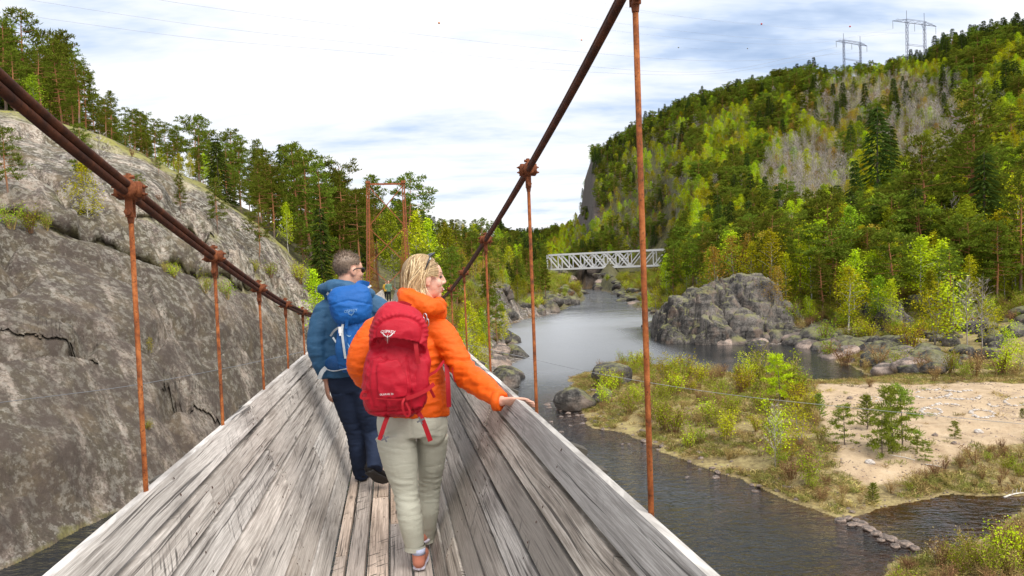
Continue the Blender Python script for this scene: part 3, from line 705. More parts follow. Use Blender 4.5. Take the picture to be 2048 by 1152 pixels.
# far tower
TW = empty('bridge_tower', B(69.2, 0, gz(*B(69.2, -.1, 0)[:2])-.2)); tag(TW, 'rusty lattice tower with crossed bracing at the far end of the footbridge', 'bridge tower')
to = np.array(TW.location)
def leg_pts():
    zt = 18.95; zb = to[2]; out = {}
    for side, tb, tt in ((-1, -2.05, -1.66), (1, 1.75, 1.60)):
        out[side] = (B(69.2, tb, zb), B(69.2, tt, zt))
    return out
LP = leg_pts()
for side in (-1, 1):
    a, b = LP[side]
    mb = MB()
    for dx in (-.13, .13):
        mb.bar(a-to+TX*dx, b-to+TX*dx*.8, .10, .16, AX)
    for u in np.linspace(.04, .98, 16): 
        c = a+(b-a)*u-to; mb.bar(c-TX*.12-AX*.085, c+TX*.12-AX*.085, .10, .012, AX)
    mb.build('leg', M['tower'], TW)
    mb = MB(); mb.box(b-to+upz*.08, TX*.2, AX*.2, upz*.12); mb.build('cable_saddle', M['tower'], TW)
    mb = MB(); mb.box(a-to+upz*.0, TX*.45, AX*.45, upz*.35); mb.build('footing', M['stone'], TW)
la, lb = LP[-1]; ra, rb = LP[1]
for u0, u1 in ((.98, .64), (.64, .33), (.33, .02)):
    for (p, q) in ((la+(lb-la)*u0, ra+(rb-ra)*u1), (ra+(rb-ra)*u0, la+(lb-la)*u1)):
        mb = MB(); e = .04 if p[0] < q[0] else -.04; mb.bar(p-to+AX*e, q-to+AX*e, .08, .08, AX); mb.build('brace', M['tower'], TW)
mb = MB(); mb.bar(lb-to-upz*.1, rb-to-upz*.1, .14, .16); mb.build('crossbeam', M['tower'], TW)
# thin guy wires strung below the bridge
for nm, pts, lb_ in (('stay_wire', [W(-90, 815, 21), W(0, 805, 22.5), W(300, 765, 27), W(620, 700, 33), B(34, -.6, 7.6)], 'thin grey stay wire running from the footbridge to the left rock face'),
                ('stay_wire', [B(34, .5, 7.6), W(1050, 715, 36), W(1200, 748, 35.5), W(1450, 788, 35), W(1700, 815, 34), W(2048, 848, 32.5), W(2200, 860, 31)], 'thin grey stay wire running from the footbridge over the sandbar')):
    P = spline(pts, 60); o = P[len(P)//2]; mb = MB(); mb.tube(P-o, .011, 5); q = mb.build(nm, M['wire']); q.location = o; tag(q, lb_, 'wire')
# ---------------------------------------------------------------- plants
TR = np.random.default_rng(21)
def blades(C, Dr, L, Wd, rg, droop=.0):
    """one two-triangle blade per centre: C base, Dr direction, L length, Wd width"""
    n = len(C); Dr = Dr/np.linalg.norm(Dr, axis=1)[:, None]
    r = rg.normal(size=(n, 3)); s = np.cross(Dr, r); s /= np.linalg.norm(s, axis=1)[:, None]
    L = np.broadcast_to(L, (n,))[:, None]; w = np.broadcast_to(Wd, (n,))[:, None]*.5
    e = C+Dr*L-V3(0, 0, 1)*droop*L
    mid = C+Dr*L*.45
    V = np.stack([C, mid+s*w, e, mid-s*w], 1).reshape(-1, 3)
    return V, np.arange(n*4).reshape(n, 4)
def leaves(C, size, rg, updir=.3):
    n = len(C); a = rg.normal(size=(n, 3)); a[:, 2] *= .6; a /= np.linalg.norm(a, axis=1)[:, None]
    nn = rg.normal(size=(n, 3))+V3(0, 0, updir); b = np.cross(a, nn); b /= np.linalg.norm(b, axis=1)[:, None]
    s = (size*rg.uniform(.6, 1.3, n))[:, None]
    V = np.stack([C-a*s*.55, C+b*s*.42, C+a*s*.55, C-b*s*.42], 1).reshape(-1, 3)
    return V, np.arange(n*4).reshape(n, 4)
def cat(parts):
    V = []; F = []; k = 0
    for v, f in parts:
        V.append(v); F.append(np.asarray(f)+k); k += len(v)
    return np.concatenate(V), np.concatenate(F)
def trunkmesh(paths, n=6):
    """paths: list of (points, radii); quads only"""
    out = []
    for P, r in paths:
        V, F = tubeVF(P, list(r), n, cap=False); out.append((V, F))
    return cat(out)
def wob(H, rg, amp, k=7):
    z = np.linspace(0, H, k); w = np.cumsum(rg.normal(size=(k, 2))*amp*H/k, axis=0); w -= w[0]
    return np.column_stack([w, z])
def at(P, z):
    return np.array([np.interp(z, P[:, 2], P[:, 0]), np.interp(z, P[:, 2], P[:, 1]), z])
def scots_pine(H, rg, bare=.45, nb=34, bl=15, blade=.44, wd=.115, spread=.2, conic=.35, trn=7):
    P = wob(H, rg, .05); rad = np.linspace(H*.0135, H*.002, len(P)); paths = [(P, rad)]
    lv = []
    for i in range(nb):
        u = (i+.5)/nb; z = H*(bare+(1-bare)*u**.85); az = i*2.4+rg.normal()*.6
        env = (1-u)**conic*(.55+.45*min(1, u*4+.25)); L = H*spread*env*rg.uniform(.65, 1.25)+.02*H
        if rg.random() < .07: continue
        b = at(P, z); d = V3(math.cos(az), math.sin(az), 0); rise = -.12+.55*u+rg.normal()*.12
        pts = np.array([b, b+d*L*.5+V3(0, 0, L*rise*.35), b+d*L+V3(0, 0, L*rise)])
        paths.append((pts, [H*.004*(1.2-u), H*.0026*(1.2-u), H*.0012]))
        nt_ = max(3, int(L*(3.6 if H > 5 else 7)))
        for t in range(nt_):
            f = .38+.62*(t+rg.random())/nt_; f = min(1.05, f); c = pts[0]*(1-f)**2+2*f*(1-f)*pts[1]+f*f*pts[2]
            c = c+rg.normal(size=3)*V3(.24, .24, .12)*L**.6*.8*min(1, H/8)
            n = bl; C = c+rg.normal(size=(n, 3))*V3(.17, .17, .07)*min(1, H/6)
            D = rg.normal(size=(n, 3))*.75+d*.55+V3(0, 0, .65)
            lv.append(blades(C, D, blade*rg.uniform(.6, 1.15, n), wd, rg))
    for _ in range(5 if bare > .3 else 0):   # dead snags below the crown
        z = H*rg.uniform(.2, bare); b = at(P, z); az = rg.uniform(0, 6.28); d = V3(math.cos(az), math.sin(az), rg.uniform(-.3, .1)); L = H*rg.uniform(.04, .11)
        paths.append((np.array([b, b+d*L*.6, b+d*L+V3(0, 0, -.1*L)]), [H*.0022, H*.0015, H*.0006]))
    return trunkmesh(paths, trn), cat(lv)
def spruce(H, rg, lay=20, per=7, bl=14, wide=.17):
    P = wob(H, rg, .01); paths = [(P, np.linspace(H*.012, H*.0015, len(P)))]; lv = []
    for i in range(lay):
        u = (i+.3)/lay; z = H*(.08+.92*u); L0 = H*wide*(1-u)**.8+.12
        for j in range(per):
            az = j*6.283/per+i*.9+rg.normal()*.25; L = L0*rg.uniform(.7, 1.15); b = at(P, min(z+rg.normal()*.12, H*.99)); d = V3(math.cos(az), math.sin(az), 0)
            n = max(4, int(bl*(.35+.65*L/(H*wide)))); f = rg.uniform(.1, 1, n)**.8
            C = b+d*(L*f)[:, None]+V3(0, 0, 1)*(-(f**1.4)*L*.38+.05)[:, None]+rg.normal(size=(n, 3))*.05*H*.05
            side = np.cross(d, V3(0, 0, 1)); D = d*.8+side*rg.choice([-1, 1], n)[:, None]*rg.uniform(.2, .9, n)[:, None]+V3(0, 0, -.25)
            lv.append(blades(C, D, H*.055*rg.uniform(.6, 1.2, n), H*.013, rg, .25))
    return trunkmesh(paths, 6), cat(lv)
def birch(H, rg, nbr=26, nl=60, size=.2, base=.22, wide=.2, multi=1, dens=.42):
    paths = []; cl = []
    for k in range(multi):
        lean = rg.normal(size=2)*.10*(multi > 1)+rg.normal(size=2)*.02
        P = wob(H*(1 if k == 0 else rg.uniform(.6, .95)), rg, .035); P[:, :2] += P[:, 2:3]*lean
        h = P[-1, 2]; paths.append((P, np.linspace(H*.0095, H*.0014, len(P))))
        for i in range(nbr//multi):
            u = (i+.5)/(nbr//multi); z = h*(base+(1-base)*u); b = at(P, z); az = i*2.4+rg.normal()*.5
            prof = math.sin(min(1, .25+u*.95)*math.pi*.93)**.7 if u < .8 else (1-u)*2.2
            L = H*wide*max(.15, prof)*rg.uniform(.6, 1.3); d = V3(math.cos(az), math.sin(az), rg.uniform(.5, 1.1)); d /= np.linalg.norm(d)
            e = b+d*L; paths.append((np.array([b, b+d*L*.55, e-V3(0, 0, L*.08)]), [H*.0028*(1.2-u), H*.0018, H*.0007]))
            for q in range(3):
                c = b+d*L*rg.uniform(.35, 1.05); n = nl//3
                cl.append(leaves(c+rg.normal(size=(n, 3))*V3(1, 1, .8)*(dens*L**.6*.6+.12), size, rg))
    return trunkmesh(paths, 5), cat(cl)
def bare_tree(H, rg, nbr=26, sub=7, thick=.012):
    P = wob(H, rg, .03); paths = [(P, np.linspace(H*.009, H*.0015, len(P)))]; lv = []
    for i in range(nbr):
        u = (i+.5)/nbr; z = H*(.25+.75*u); b = at(P, z); az = i*2.4+rg.normal()*.4
        L = H*.24*(1-.6*u)*rg.uniform(.6, 1.2); d = V3(math.cos(az), math.sin(az), rg.uniform(.7, 1.5)); d /= np.linalg.norm(d); e = b+d*L
        paths.append((np.array([b, b+d*L*.5+rg.normal(size=3)*.05, e]), [H*.0025, H*.0016, H*.0006]))
        f = rg.uniform(.2, 1, sub); C = b+d*(L*f)[:, None]
        lv.append(blades(C, d+rg.normal(size=(sub, 3))*.45+V3(0, 0, .35), H*.085*rg.uniform(.5, 1.3, sub), thick*H*.28, rg))
    return trunkmesh(paths, 5), cat(lv)
def shrub(H, rg, stems=9, nl=26, size=.07, spread=.55, leafy=1.0, twigs=10):
    paths = []; lv = []; tw = []
    for i in range(stems):
        az = rg.uniform(0, 6.28); o = V3(math.cos(az), math.sin(az), 0)*H*.16*rg.random(); h = H*rg.uniform(.55, 1.05); out = V3(math.cos(az), math.sin(az), 0)*spread*h*rg.uniform(.2, 1)
        P = np.array([o, o+out*.4+V3(0, 0, h*.55), o+out+V3(0, 0, h)]); paths.append((P, [H*.013, H*.009, H*.003]))
        f = rg.uniform(.3, 1, twigs); C = P[0]*((1-f)**2)[:, None]+P[1]*(2*f*(1-f))[:, None]+P[2]*(f*f)[:, None]
        D = rg.normal(size=(twigs, 3))*.6+V3(0, 0, .7); tw.append(blades(C, D, H*.24*rg.uniform(.5, 1.2, twigs), H*.016, rg))
        n = int(nl*leafy); f = rg.uniform(.35, 1.08, n); C = P[0]*((1-f)**2)[:, None]+P[1]*(2*f*(1-f))[:, None]+P[2]*(f*f)[:, None]+rg.normal(size=(n, 3))*H*.10
        lv.append(leaves(C, size, rg))
    t = trunkmesh(paths, 4)
    return cat([t]+tw), cat(lv)
def young_pine(H, rg, lay=9, per=7, bl=44):
    P = wob(H, rg, .02); paths = [(P, np.linspace(H*.018, H*.004, len(P)))]; lv = []
    for i in range(lay):
        u = (i+.2)/lay; L0 = H*.30*(1-u)**.75+.08*H; z = H*(.06+.9*u)
        for j in range(per):
            az = j*6.283/per+i*.7+rg.normal()*.2; d = V3(math.cos(az), math.sin(az), .45+.5*u); d /= np.linalg.norm(d); L = L0*rg.uniform(.65, 1.15); b = at(P, z)
            paths.append((np.array([b, b+d*L]), [H*.005, H*.002]))
            f = rg.uniform(.25, 1.02, bl); C = b+d*(L*f)[:, None]
            lv.append(blades(C, d*.8+rg.normal(size=(bl, 3))*.55+V3(0, 0, .35), H*.075*rg.uniform(.7, 1.2, bl), H*.013, rg))
    n = 40; C = at(P, H*.92)+rg.normal(size=(n, 3))*V3(.02, .02, .05)*H
    lv.append(blades(C, rg.normal(size=(n, 3))*.5+V3(0, 0, 1), H*.08, H*.009, rg))
    return trunkmesh(paths, 5), cat(lv)
PROTO = {}
def proto(key, H, gen, bark, leafm):
    (tv, tf), (cv, cf) = gen
    PROTO.setdefault(key, []).append((H, npmesh('trunk', tv, tf, M[bark], True), npmesh('crown', cv, cf, M[leafm]), leafm))
for i in range(6):
    proto('pine', 13, scots_pine(13, TR, bare=[.34, .45, .26, .5, .38, .2][i], nb=[42, 36, 48, 30, 44, 50][i], spread=[.19, .2, .17, .22, .18, .17][i], conic=[.4, .3, .5, .25, .45, .6][i]), 'bark_p', 'pine')
for i in range(3): proto('hpine', 11, scots_pine(11, TR, bare=[.3, .4, .22][i], nb=[32, 26, 36][i], spread=[.25, .28, .22][i], conic=[.22, .15, .3][i], bl=16, blade=.5, wd=.15), 'bark_p', 'pine')
for i in range(3): proto('spruce', 14, spruce(14, TR, 24, 8, 16, [.17, .14, .2][i]), 'bark_s', 'spruce')
for i in range(4): proto('birch', 9, birch(9, TR, 30, 66, .17, [.2, .3, .15, .25][i], [.19, .16, .22, .2][i]), 'bark_b', 'birch')
for i in range(3): proto('green', 9, birch(9, TR, 30, 75, .19, .2, [.22, .2, .25][i]), 'bark_g', 'green')
for i in range(2): proto('bud', 8, birch(8, TR, 30, 45, .15, .2, .2), 'bark_g', 'bud')
for i in range(3): proto('bare', 9, bare_tree(9, TR, 30, 9), 'bark_g', 'bareb')
for i in range(4): proto('bush', 1.5, shrub(1.5, TR, 14, 46, .075, .55), 'heath', 'green')
for i in range(3): proto('limebush', 1.7, shrub(1.7, TR, 14, 50, .085, .45), 'heath', 'birch')
for i in range(4): proto('drybush', 1.1, shrub(1.1, TR, 18, 16, .05, .6, 1, 16), 'heath', 'heath')
for i in range(3): proto('sapling', 3.5, birch(3.5, TR, 22, 42, .10, .12, .24, 3, .4), 'bark_g', 'birch')
for i in range(3): proto('ypine', 2.2, young_pine(2.2, TR) if i == 1 else scots_pine(2.2, TR, bare=.06, nb=30, bl=26, blade=.17, wd=.030, spread=.30, conic=.45), 'bark_p', 'ypine')
NAME = dict(pine='pine_tree', hpine='pine_tree', spruce='spruce_tree', birch='birch_tree', green='leafy_tree', bud='budding_tree', bare='bare_tree', bush='green_bush', limebush='lime_green_bush', drybush='dry_heather_bush', sapling='birch_sapling', ypine='young_pine')
CATG = dict(pine='tree', hpine='tree', spruce='tree', birch='tree', green='tree', bud='tree', bare='tree', bush='bush', limebush='bush', drybush='bush', sapling='sapling', ypine='young tree')
PLANTS = []     # kind, x, y, height, zone, widen
def put(kind, x, y, h, zone, w=1.0): PLANTS.append((kind, x, y, h, zone, w))
def env(px, tab): return np.interp(px, [t[0] for t in tab], [t[1] for t in tab])
def screen_y(x, y, z): return proj((x, y, z))[1]
R_ = random.Random(11)
def poisson(pts, x, y, d):
    for a, b in pts[-400:]:
        if (a-x)**2+(b-y)**2 < d*d: return False
    return True
# tree-top line of the left ridge, picture columns
TOP_L = [(-200, -40), (0, 5), (60, 15), (110, 35), (150, 60), (185, 125), (235, 165), (255, 190), (300, 205), (345, 255), (375, 245), (420, 212), (455, 225), (480, 240), (530, 285), (590, 268), (640, 288), (670, 320), (705, 385), (740, 360), (775, 372), (820, 355), (845, 415), (880, 425), (950, 440), (985, 468), (1040, 480), (1090, 490)]
def ridge_zone():
    pts = []
    for _ in range(2600):
        px = R_.uniform(-130, 690); i = np.interp(px, FPXS, FD[:, 3]); D = i+R_.choice([-1, 0, 1, 1])*R_.random()*3+abs(R_.gauss(0, 1))*15
        x = (px-1024)/FPX*D
        if not poisson(pts, x, D, 2.3 if D < i+8 else 3.0): continue
        z = gz(x, D); yb = screen_y(x, D, z); yt = env(px, TOP_L)
        full = (yb-yt)/FPX*D; h = full*R_.choice([1.0, .8, .95, .7, .5, .4])*R_.uniform(.85, 1.0)
        h = min(max(h, 3.0), 17)
        k = 'pine' if R_.random() < .86 else R_.choice(['spruce', 'birch', 'birch', 'green'])
        if px > 330 and px < 430 and R_.random() < .25: k = 'birch'
        if k in ('birch', 'green'): h = min(h*.6, 7)
        pts.append((x, D)); put(k, x, D, h, 'ridge')
        if len(pts) > 320: break
ridge_zone()
def bank_zone():
    pts = []
    for _ in range(2500):
        px = R_.uniform(640, 1092); D = 62+250*R_.random()**1.7; x = (px-1024)/FPX*D
        if abs(np.dot((x, D), TX[:2])) < 2.6 and D < 100: continue
        sl, sr = slr(x, D)
        if sl < 1.5: continue
        if not poisson(pts, x, D, 2.6+D*.012): continue
        z = gz(x, D); yb = screen_y(x, D, z); yt = env(px, TOP_L); 
        near = sl < 14
        k = R_.choice(['birch', 'birch', 'green', 'pine', 'bud']) if (near or px > 790) else R_.choice(['pine', 'pine', 'pine', 'green', 'spruce', 'birch'])
        if D > 120: k = R_.choice(['pine', 'pine', 'green', 'birch', 'green', 'bud', 'spruce'])
        cap = (yb-yt)/FPX*D*R_.uniform(.6, 1.0)
        h = {'pine': R_.uniform(8, 15), 'spruce': R_.uniform(9, 15)}.get(k, R_.uniform(4.5, 10))
        if near: h *= .72
        h = min(h, max(cap, 2.5)); pts.append((x, D)); put(k, x, D, h, 'bank')
        if len(pts) > 330: break
bank_zone()
# single trees seen against the sky by the far tower
for px, D, yt, k in [(757, 92, 350, 'pine'), (820, 88, 355, 'pine'), (708, 90, 380, 'pine'), (690, 84, 330, 'pine'), (838, 80, 425, 'birch'), (868, 84, 440, 'birch'), (905, 95, 455, 'green'), (965, 130, 440, 'pine'), (790, 82, 425, 'green')]:
    x = (px-1024)/FPX*D; z = gz(x, D); put(k, x, D, (screen_y(x, D, z)-yt)/FPX*D, 'tower')
# near forest on the right shore
TOP_R = [(1100, 470), (1200, 480), (1330, 470), (1400, 470), (1500, 430), (1600, 425), (1650, 400), (1700, 370), (1760, 360), (1800, 400), (1850, 330), (1900, 400), (1945, 250), (2000, 330), (2048, 330), (2200, 250)]
def right_zone():
    pts = []
    for _ in range(3500):
        px = R_.uniform(1325, 2130); D = np.interp(px, [1325, 1500, 1700, 2130], [130, 112, 104, 90])+95*R_.random()**1.35; x = (px-1024)/FPX*D
        sl, sr = slr(x, D)
        if sr < 9: continue
        if not poisson(pts, x, D, 3.1): continue
        z = gz(x, D); yb = screen_y(x, D, z); yt = env(px, TOP_R)
        h = (yb-yt)/FPX*D*R_.uniform(.55, 1.0); h = min(max(h, 5), 21)
        k = R_.choice(['pine', 'pine', 'pine', 'pine', 'birch', 'green', 'spruce', 'birch']) if px > 1560 else R_.choice(['pine', 'pine', 'green', 'birch', 'bud', 'pine'])
        if px > 1980 and R_.random() < .5: k = 'green'
        if k in ('birch', 'green', 'bud'): h = min(h, 12)
        pts.append((x, D)); put(k, x, D, h, 'shore')
        if len(pts) > 330: break
right_zone()
for px, yb, yt, D, k in [(1555, 660, 555, 100, 'bud'), (1510, 545, 430, 125, 'birch'), (1528, 555, 440, 122, 'bud'), (1945, 560, 255, 118, 'pine'), (1855, 560, 325, 115, 'pine'), (2032, 590, 380, 100, 'birch'), (1760, 480, 290, 205, 'spruce'), (1790, 470, 330, 208, 'spruce'), (1716, 490, 360, 190, 'spruce'), (1600, 600, 480, 112, 'pine'), (1680, 610, 515, 96, 'green'), (1660, 590, 500, 105, 'birch')]:
    x = (px-1024)/FPX*D; z = gz(x, D); put(k, x, D, (yb-yt)/FPX*D*(1.15), 'shore')
for px, yb, yt, k in [(1700, 660, 590, 'sapling'), (1745, 650, 600, 'sapling'), (1870, 690, 560, 'sapling'), (1905, 690, 545, 'sapling'), (1935, 700, 560, 'bare'), (1965, 700, 560, 'bare'), (1985, 690, 600, 'sapling'), (1620, 640, 590, 'sapling'), (1650, 690, 640, 'bush'), (1580, 650, 600, 'bush'), (1820, 700, 640, 'limebush'), (2020, 720, 640, 'sapling'), (1440, 615, 590, 'limebush'), (1350, 610, 560, 'sapling'), (1310, 600, 545, 'sapling'), (1295, 590, 540, 'birch'),
                     (1660, 720, 680, 'bush'), (1690, 735, 690, 'drybush'), (1760, 735, 690, 'drybush'), (1800, 745, 700, 'bush'), (1850, 750, 705, 'drybush'), (1900, 750, 700, 'bush'), (1950, 755, 700, 'drybush'), (2000, 750, 690, 'limebush'), (2040, 745, 680, 'sapling'), (1730, 745, 715, 'drybush'), (1870, 765, 735, 'drybush'), (1930, 768, 735, 'bush'), (2030, 770, 740, 'drybush')]:
    P = hit(px, yb, 55); put(k, P[0], P[1], (yb-yt)/FPX*P[1], 'shore')
# hillside forest; kinds follow the patches one sees in the photograph
def hill_kind(px, py):
    u = R_.random(); n = noise(np.array([[px*.012, py*.02, .7]]))[0]+.5*noise(np.array([[px*.03, py*.05, 4.7]]))[0]
    def inell(cx, cy, rx, ry): return ((px-cx)/rx)**2+((py-cy)/ry)**2 < 1
    if inell(1620, 355, 95, 75) or inell(1870, 285, 105, 60): return 'bare' if u < .82 else R_.choice(['birch', 'green', 'bud'])
    if inell(1800, 215, 190, 65): return 'bare' if u < .5 else R_.choice(['bud', 'pine', 'green', 'spruce', 'bare'])
    if inell(1690, 200, 90, 60) and u < .3: return 'bare'
    if py < np.interp(px, [1100, 1300, 1500, 1700, 1850, 2048, 2200], [480, 275, 205, 165, 130, 90, 60]): return R_.choice(['spruce', 'spruce', 'spruce', 'pine', 'green']) if px > 1830 else R_.choice(['pine', 'pine', 'pine', 'green', 'birch', 'spruce'] if py > 150 else ['pine', 'green', 'birch'])
    if n > .06: return R_.choice(['birch', 'birch', 'birch', 'green'])
    if n < -.2: return R_.choice(['spruce', 'pine', 'pine', 'pine', 'bud', 'green'])
    return R_.choice(['pine', 'pine', 'green', 'green', 'birch', 'birch', 'bud', 'spruce' if R_.random() < .4 else 'pine', 'bare' if R_.random() < .4 else 'green'])
FARPTS = []
def hill_zone():
    n = 0
    PXs = np.array([R_.uniform(1000, 2150) for _ in range(60000)]); U = np.array([R_.random() for _ in range(60000)])
    i = np.clip(np.searchsorted(FPXS, PXs, 'right')-1, 0, len(FPXS)-2); u = (PXs-FPXS[i])/(FPXS[i+1]-FPXS[i])
    D0 = FD[i, 1]*(1-u)+FD[i+1, 1]*u; D1 = FD[i, 4]*(1-u)+FD[i+1, 4]*u
    D = D0+(D1*1.07-D0)*U**.8; X = (PXs-1024)/FPX*D
    D = np.where((PXs < 1095) & (D < 300), D+300, D); X = (PXs-1024)/FPX*D
    P = np.stack([X, D], 1); z, a = ground_z(P, full=True)
    grid = {}
    for j in range(len(P)):
        if a['sd'][j] < 5: continue
        if a['crag'][j] > .5 and 1160 < PXs[j] < 1192 and 300 < 0: continue
        d = 2.5+D[j]*.0030; key = (int(X[j]/d), int(D[j]/d)); hit = False
        for dx in (-1, 0, 1):
            for dy in (-1, 0, 1):
                for q in grid.get((key[0]+dx, key[1]+dy), ()):
                    if (q[0]-X[j])**2+(q[1]-D[j])**2 < d*d: hit = True
        if hit: continue
        grid.setdefault(key, []).append((X[j], D[j]))
        py = screen_y(X[j], D[j], z[j]+3); k = hill_kind(PXs[j], py)
        if PXs[j] < 1095: k = R_.choice(['pine', 'green', 'spruce', 'birch'])
        if 1085 < PXs[j] < 1345 and D[j] < 437 and py < 600: continue
        if 1158 < PXs[j] < 1196 and 320 < py < 455 and R_.random() < .8: continue
        h = {'pine': R_.uniform(8, 13), 'spruce': R_.uniform(9, 16), 'bare': R_.uniform(7, 11)}.get(k, R_.uniform(5.5, 10))
        if k == 'pine': k = 'hpine' if R_.random() < .75 else 'pine'
        if 1640 < PXs[j] < 1880 and py < 190: h *= .62
        put(k, X[j], D[j], h, 'hill', 1.0 if k in ('spruce', 'bare') else 1.25); n += 1
    print('hill trees', n)
hill_zone()
# scattered trees on the bare rock
for px, yb, yt, k in [(318, 358, 322, 'pine'), (362, 432, 355, 'pine'), (436, 470, 358, 'pine'), (522, 535, 425, 'pine'), (18, 410, 255, 'pine'), (178, 465, 330, 'birch'), (205, 390, 270, 'bare'), (165, 380, 250, 'pine'), (280, 395, 350, 'pine'), (60, 470, 420, 'bush'), (150, 385, 370, 'bush'), (265, 315, 300, 'drybush'), (318, 405, 390, 'drybush'), (400, 565, 535, 'limebush'), (455, 600, 560, 'bush'), (410, 590, 555, 'bush'), (350, 560, 530, 'limebush'), (330, 545, 525, 'drybush'), (540, 560, 530, 'bush'), (600, 570, 525, 'limebush'), (620, 590, 550, 'bush'), (580, 490, 465, 'drybush'),
                     (95, 465, 430, 'bush'), (25, 465, 415, 'bush'), (640, 560, 505, 'bush'), (645, 540, 520, 'limebush'), (300, 715, 680, 'sapling'), (297, 860, 840, 'bush'), (510, 545, 520, 'limebush')]:
    P = hit(px, yb); put(k, P[0], P[1], (yb-yt)/FPX*P[1], 'rock')
# ---------------------------------------------------------------- sandbar plants
def bar_ok(x, y, d):
    return slr(x, y)[1] > d
BARPOLY = [G(x, y, .4)[:2] for x, y in [(1185, 745), (1240, 730), (1330, 745), (1420, 760), (1520, 745), (1620, 760), (1625, 830), (1650, 900), (1640, 950), (1600, 985), (1500, 930), (1380, 895), (1250, 850), (1190, 800)]]
LOWPOLY = [G(x, y, .4)[:2] for x, y in [(1560, 985), (1650, 965), (1720, 990), (1810, 955), (1900, 925), (2100, 885), (2100, 960), (1900, 980), (1770, 1005), (1700, 1020), (1620, 1010)]]
NEARPOLY = [G(x, y, .6)[:2] for x, y in [(1790, 1120), (1900, 1085), (2010, 1060), (2100, 1030), (2100, 1200), (1760, 1200)]]
bp = []
def fill(poly, n, kinds, hs, d0, zone, dmin=.5):
    poly = np.array(poly); lo, hi = poly.min(0), poly.max(0); k = 0
    for _ in range(n*14):
        x, y = R_.uniform(lo[0], hi[0]), R_.uniform(lo[1], hi[1])
        if inpoly(np.array([[x, y]]), poly)[0] < 0 or not bar_ok(x, y, d0): continue
        if not poisson(bp, x, y, dmin): continue
        kd = R_.choice(kinds); bp.append((x, y)); put(kd, x, y, hs[kd]*R_.uniform(.6, 1.25), zone); k += 1
        if k >= n: break
HB = dict(drybush=.95, bush=1.35, limebush=1.5, sapling=2.2, ypine=1.6)
fill(BARPOLY, 150, ['drybush', 'drybush', 'drybush', 'bush', 'limebush', 'bush'], HB, 1.0, 'bar', .8)
fill(LOWPOLY, 60, ['drybush', 'drybush', 'drybush', 'bush'], dict(HB, drybush=.6, bush=.7), .7, 'bar', .6)
fill(NEARPOLY, 34, ['drybush', 'bush', 'drybush', 'drybush'], dict(HB, drybush=.8, bush=.9), .5, 'bar', .6)
# far edge of the sandbar: lime shrubs against the dark pool; single plants one can point at
SPOT = [(1290, 745, 715, 'limebush', .5), (1340, 760, 722, 'limebush', .5), (1375, 765, 720, 'limebush', .5), (1400, 775, 735, 'limebush', .5), (1325, 770, 715, 'sapling', .5), (1500, 790, 715, 'sapling', .5), (1525, 780, 712, 'bush', .5), (1560, 815, 728, 'ylarch', .5), (1580, 790, 725, 'bush', .5), (1490, 800, 750, 'limebush', .5),
        (1640, 850, 800, 'ypine', .5), (1785, 915, 790, 'ypine', .5), (1805, 905, 795, 'ypine', .5), (1765, 920, 825, 'ypine', .5), (1690, 905, 830, 'ypine', .5), (1910, 888, 855, 'ypine', .5), (1850, 925, 885, 'ypine', .5), (1735, 870, 805, 'ypine', .5), (1560, 920, 800, 'sapling', .5), (1600, 905, 810, 'sapling', .5), (1745, 985, 945, 'ypine', .5), (2045, 845, 825, 'ypine', .5), (1835, 915, 880, 'ypine', .5),
        (1550, 930, 810, 'bare', .5), (1460, 850, 800, 'bush', .5), (1620, 960, 900, 'bush', .5), (1740, 785, 765, 'drybush', .5), (2020, 1130, 1040, 'limebush', .8), (2045, 1120, 1050, 'limebush', .8), (1985, 1140, 1075, 'bush', .8), (1870, 1110, 1060, 'bare', .6)]
for px, yb, yt, k, z in SPOT:
    P = G(px, yb, z); kk = 'ypine' if k == 'ylarch' else k
    put(kk, P[0], P[1], (yb-yt)/FPX*P[1]*1.08, 'spot' if k != 'ylarch' else 'larch', 1.0)
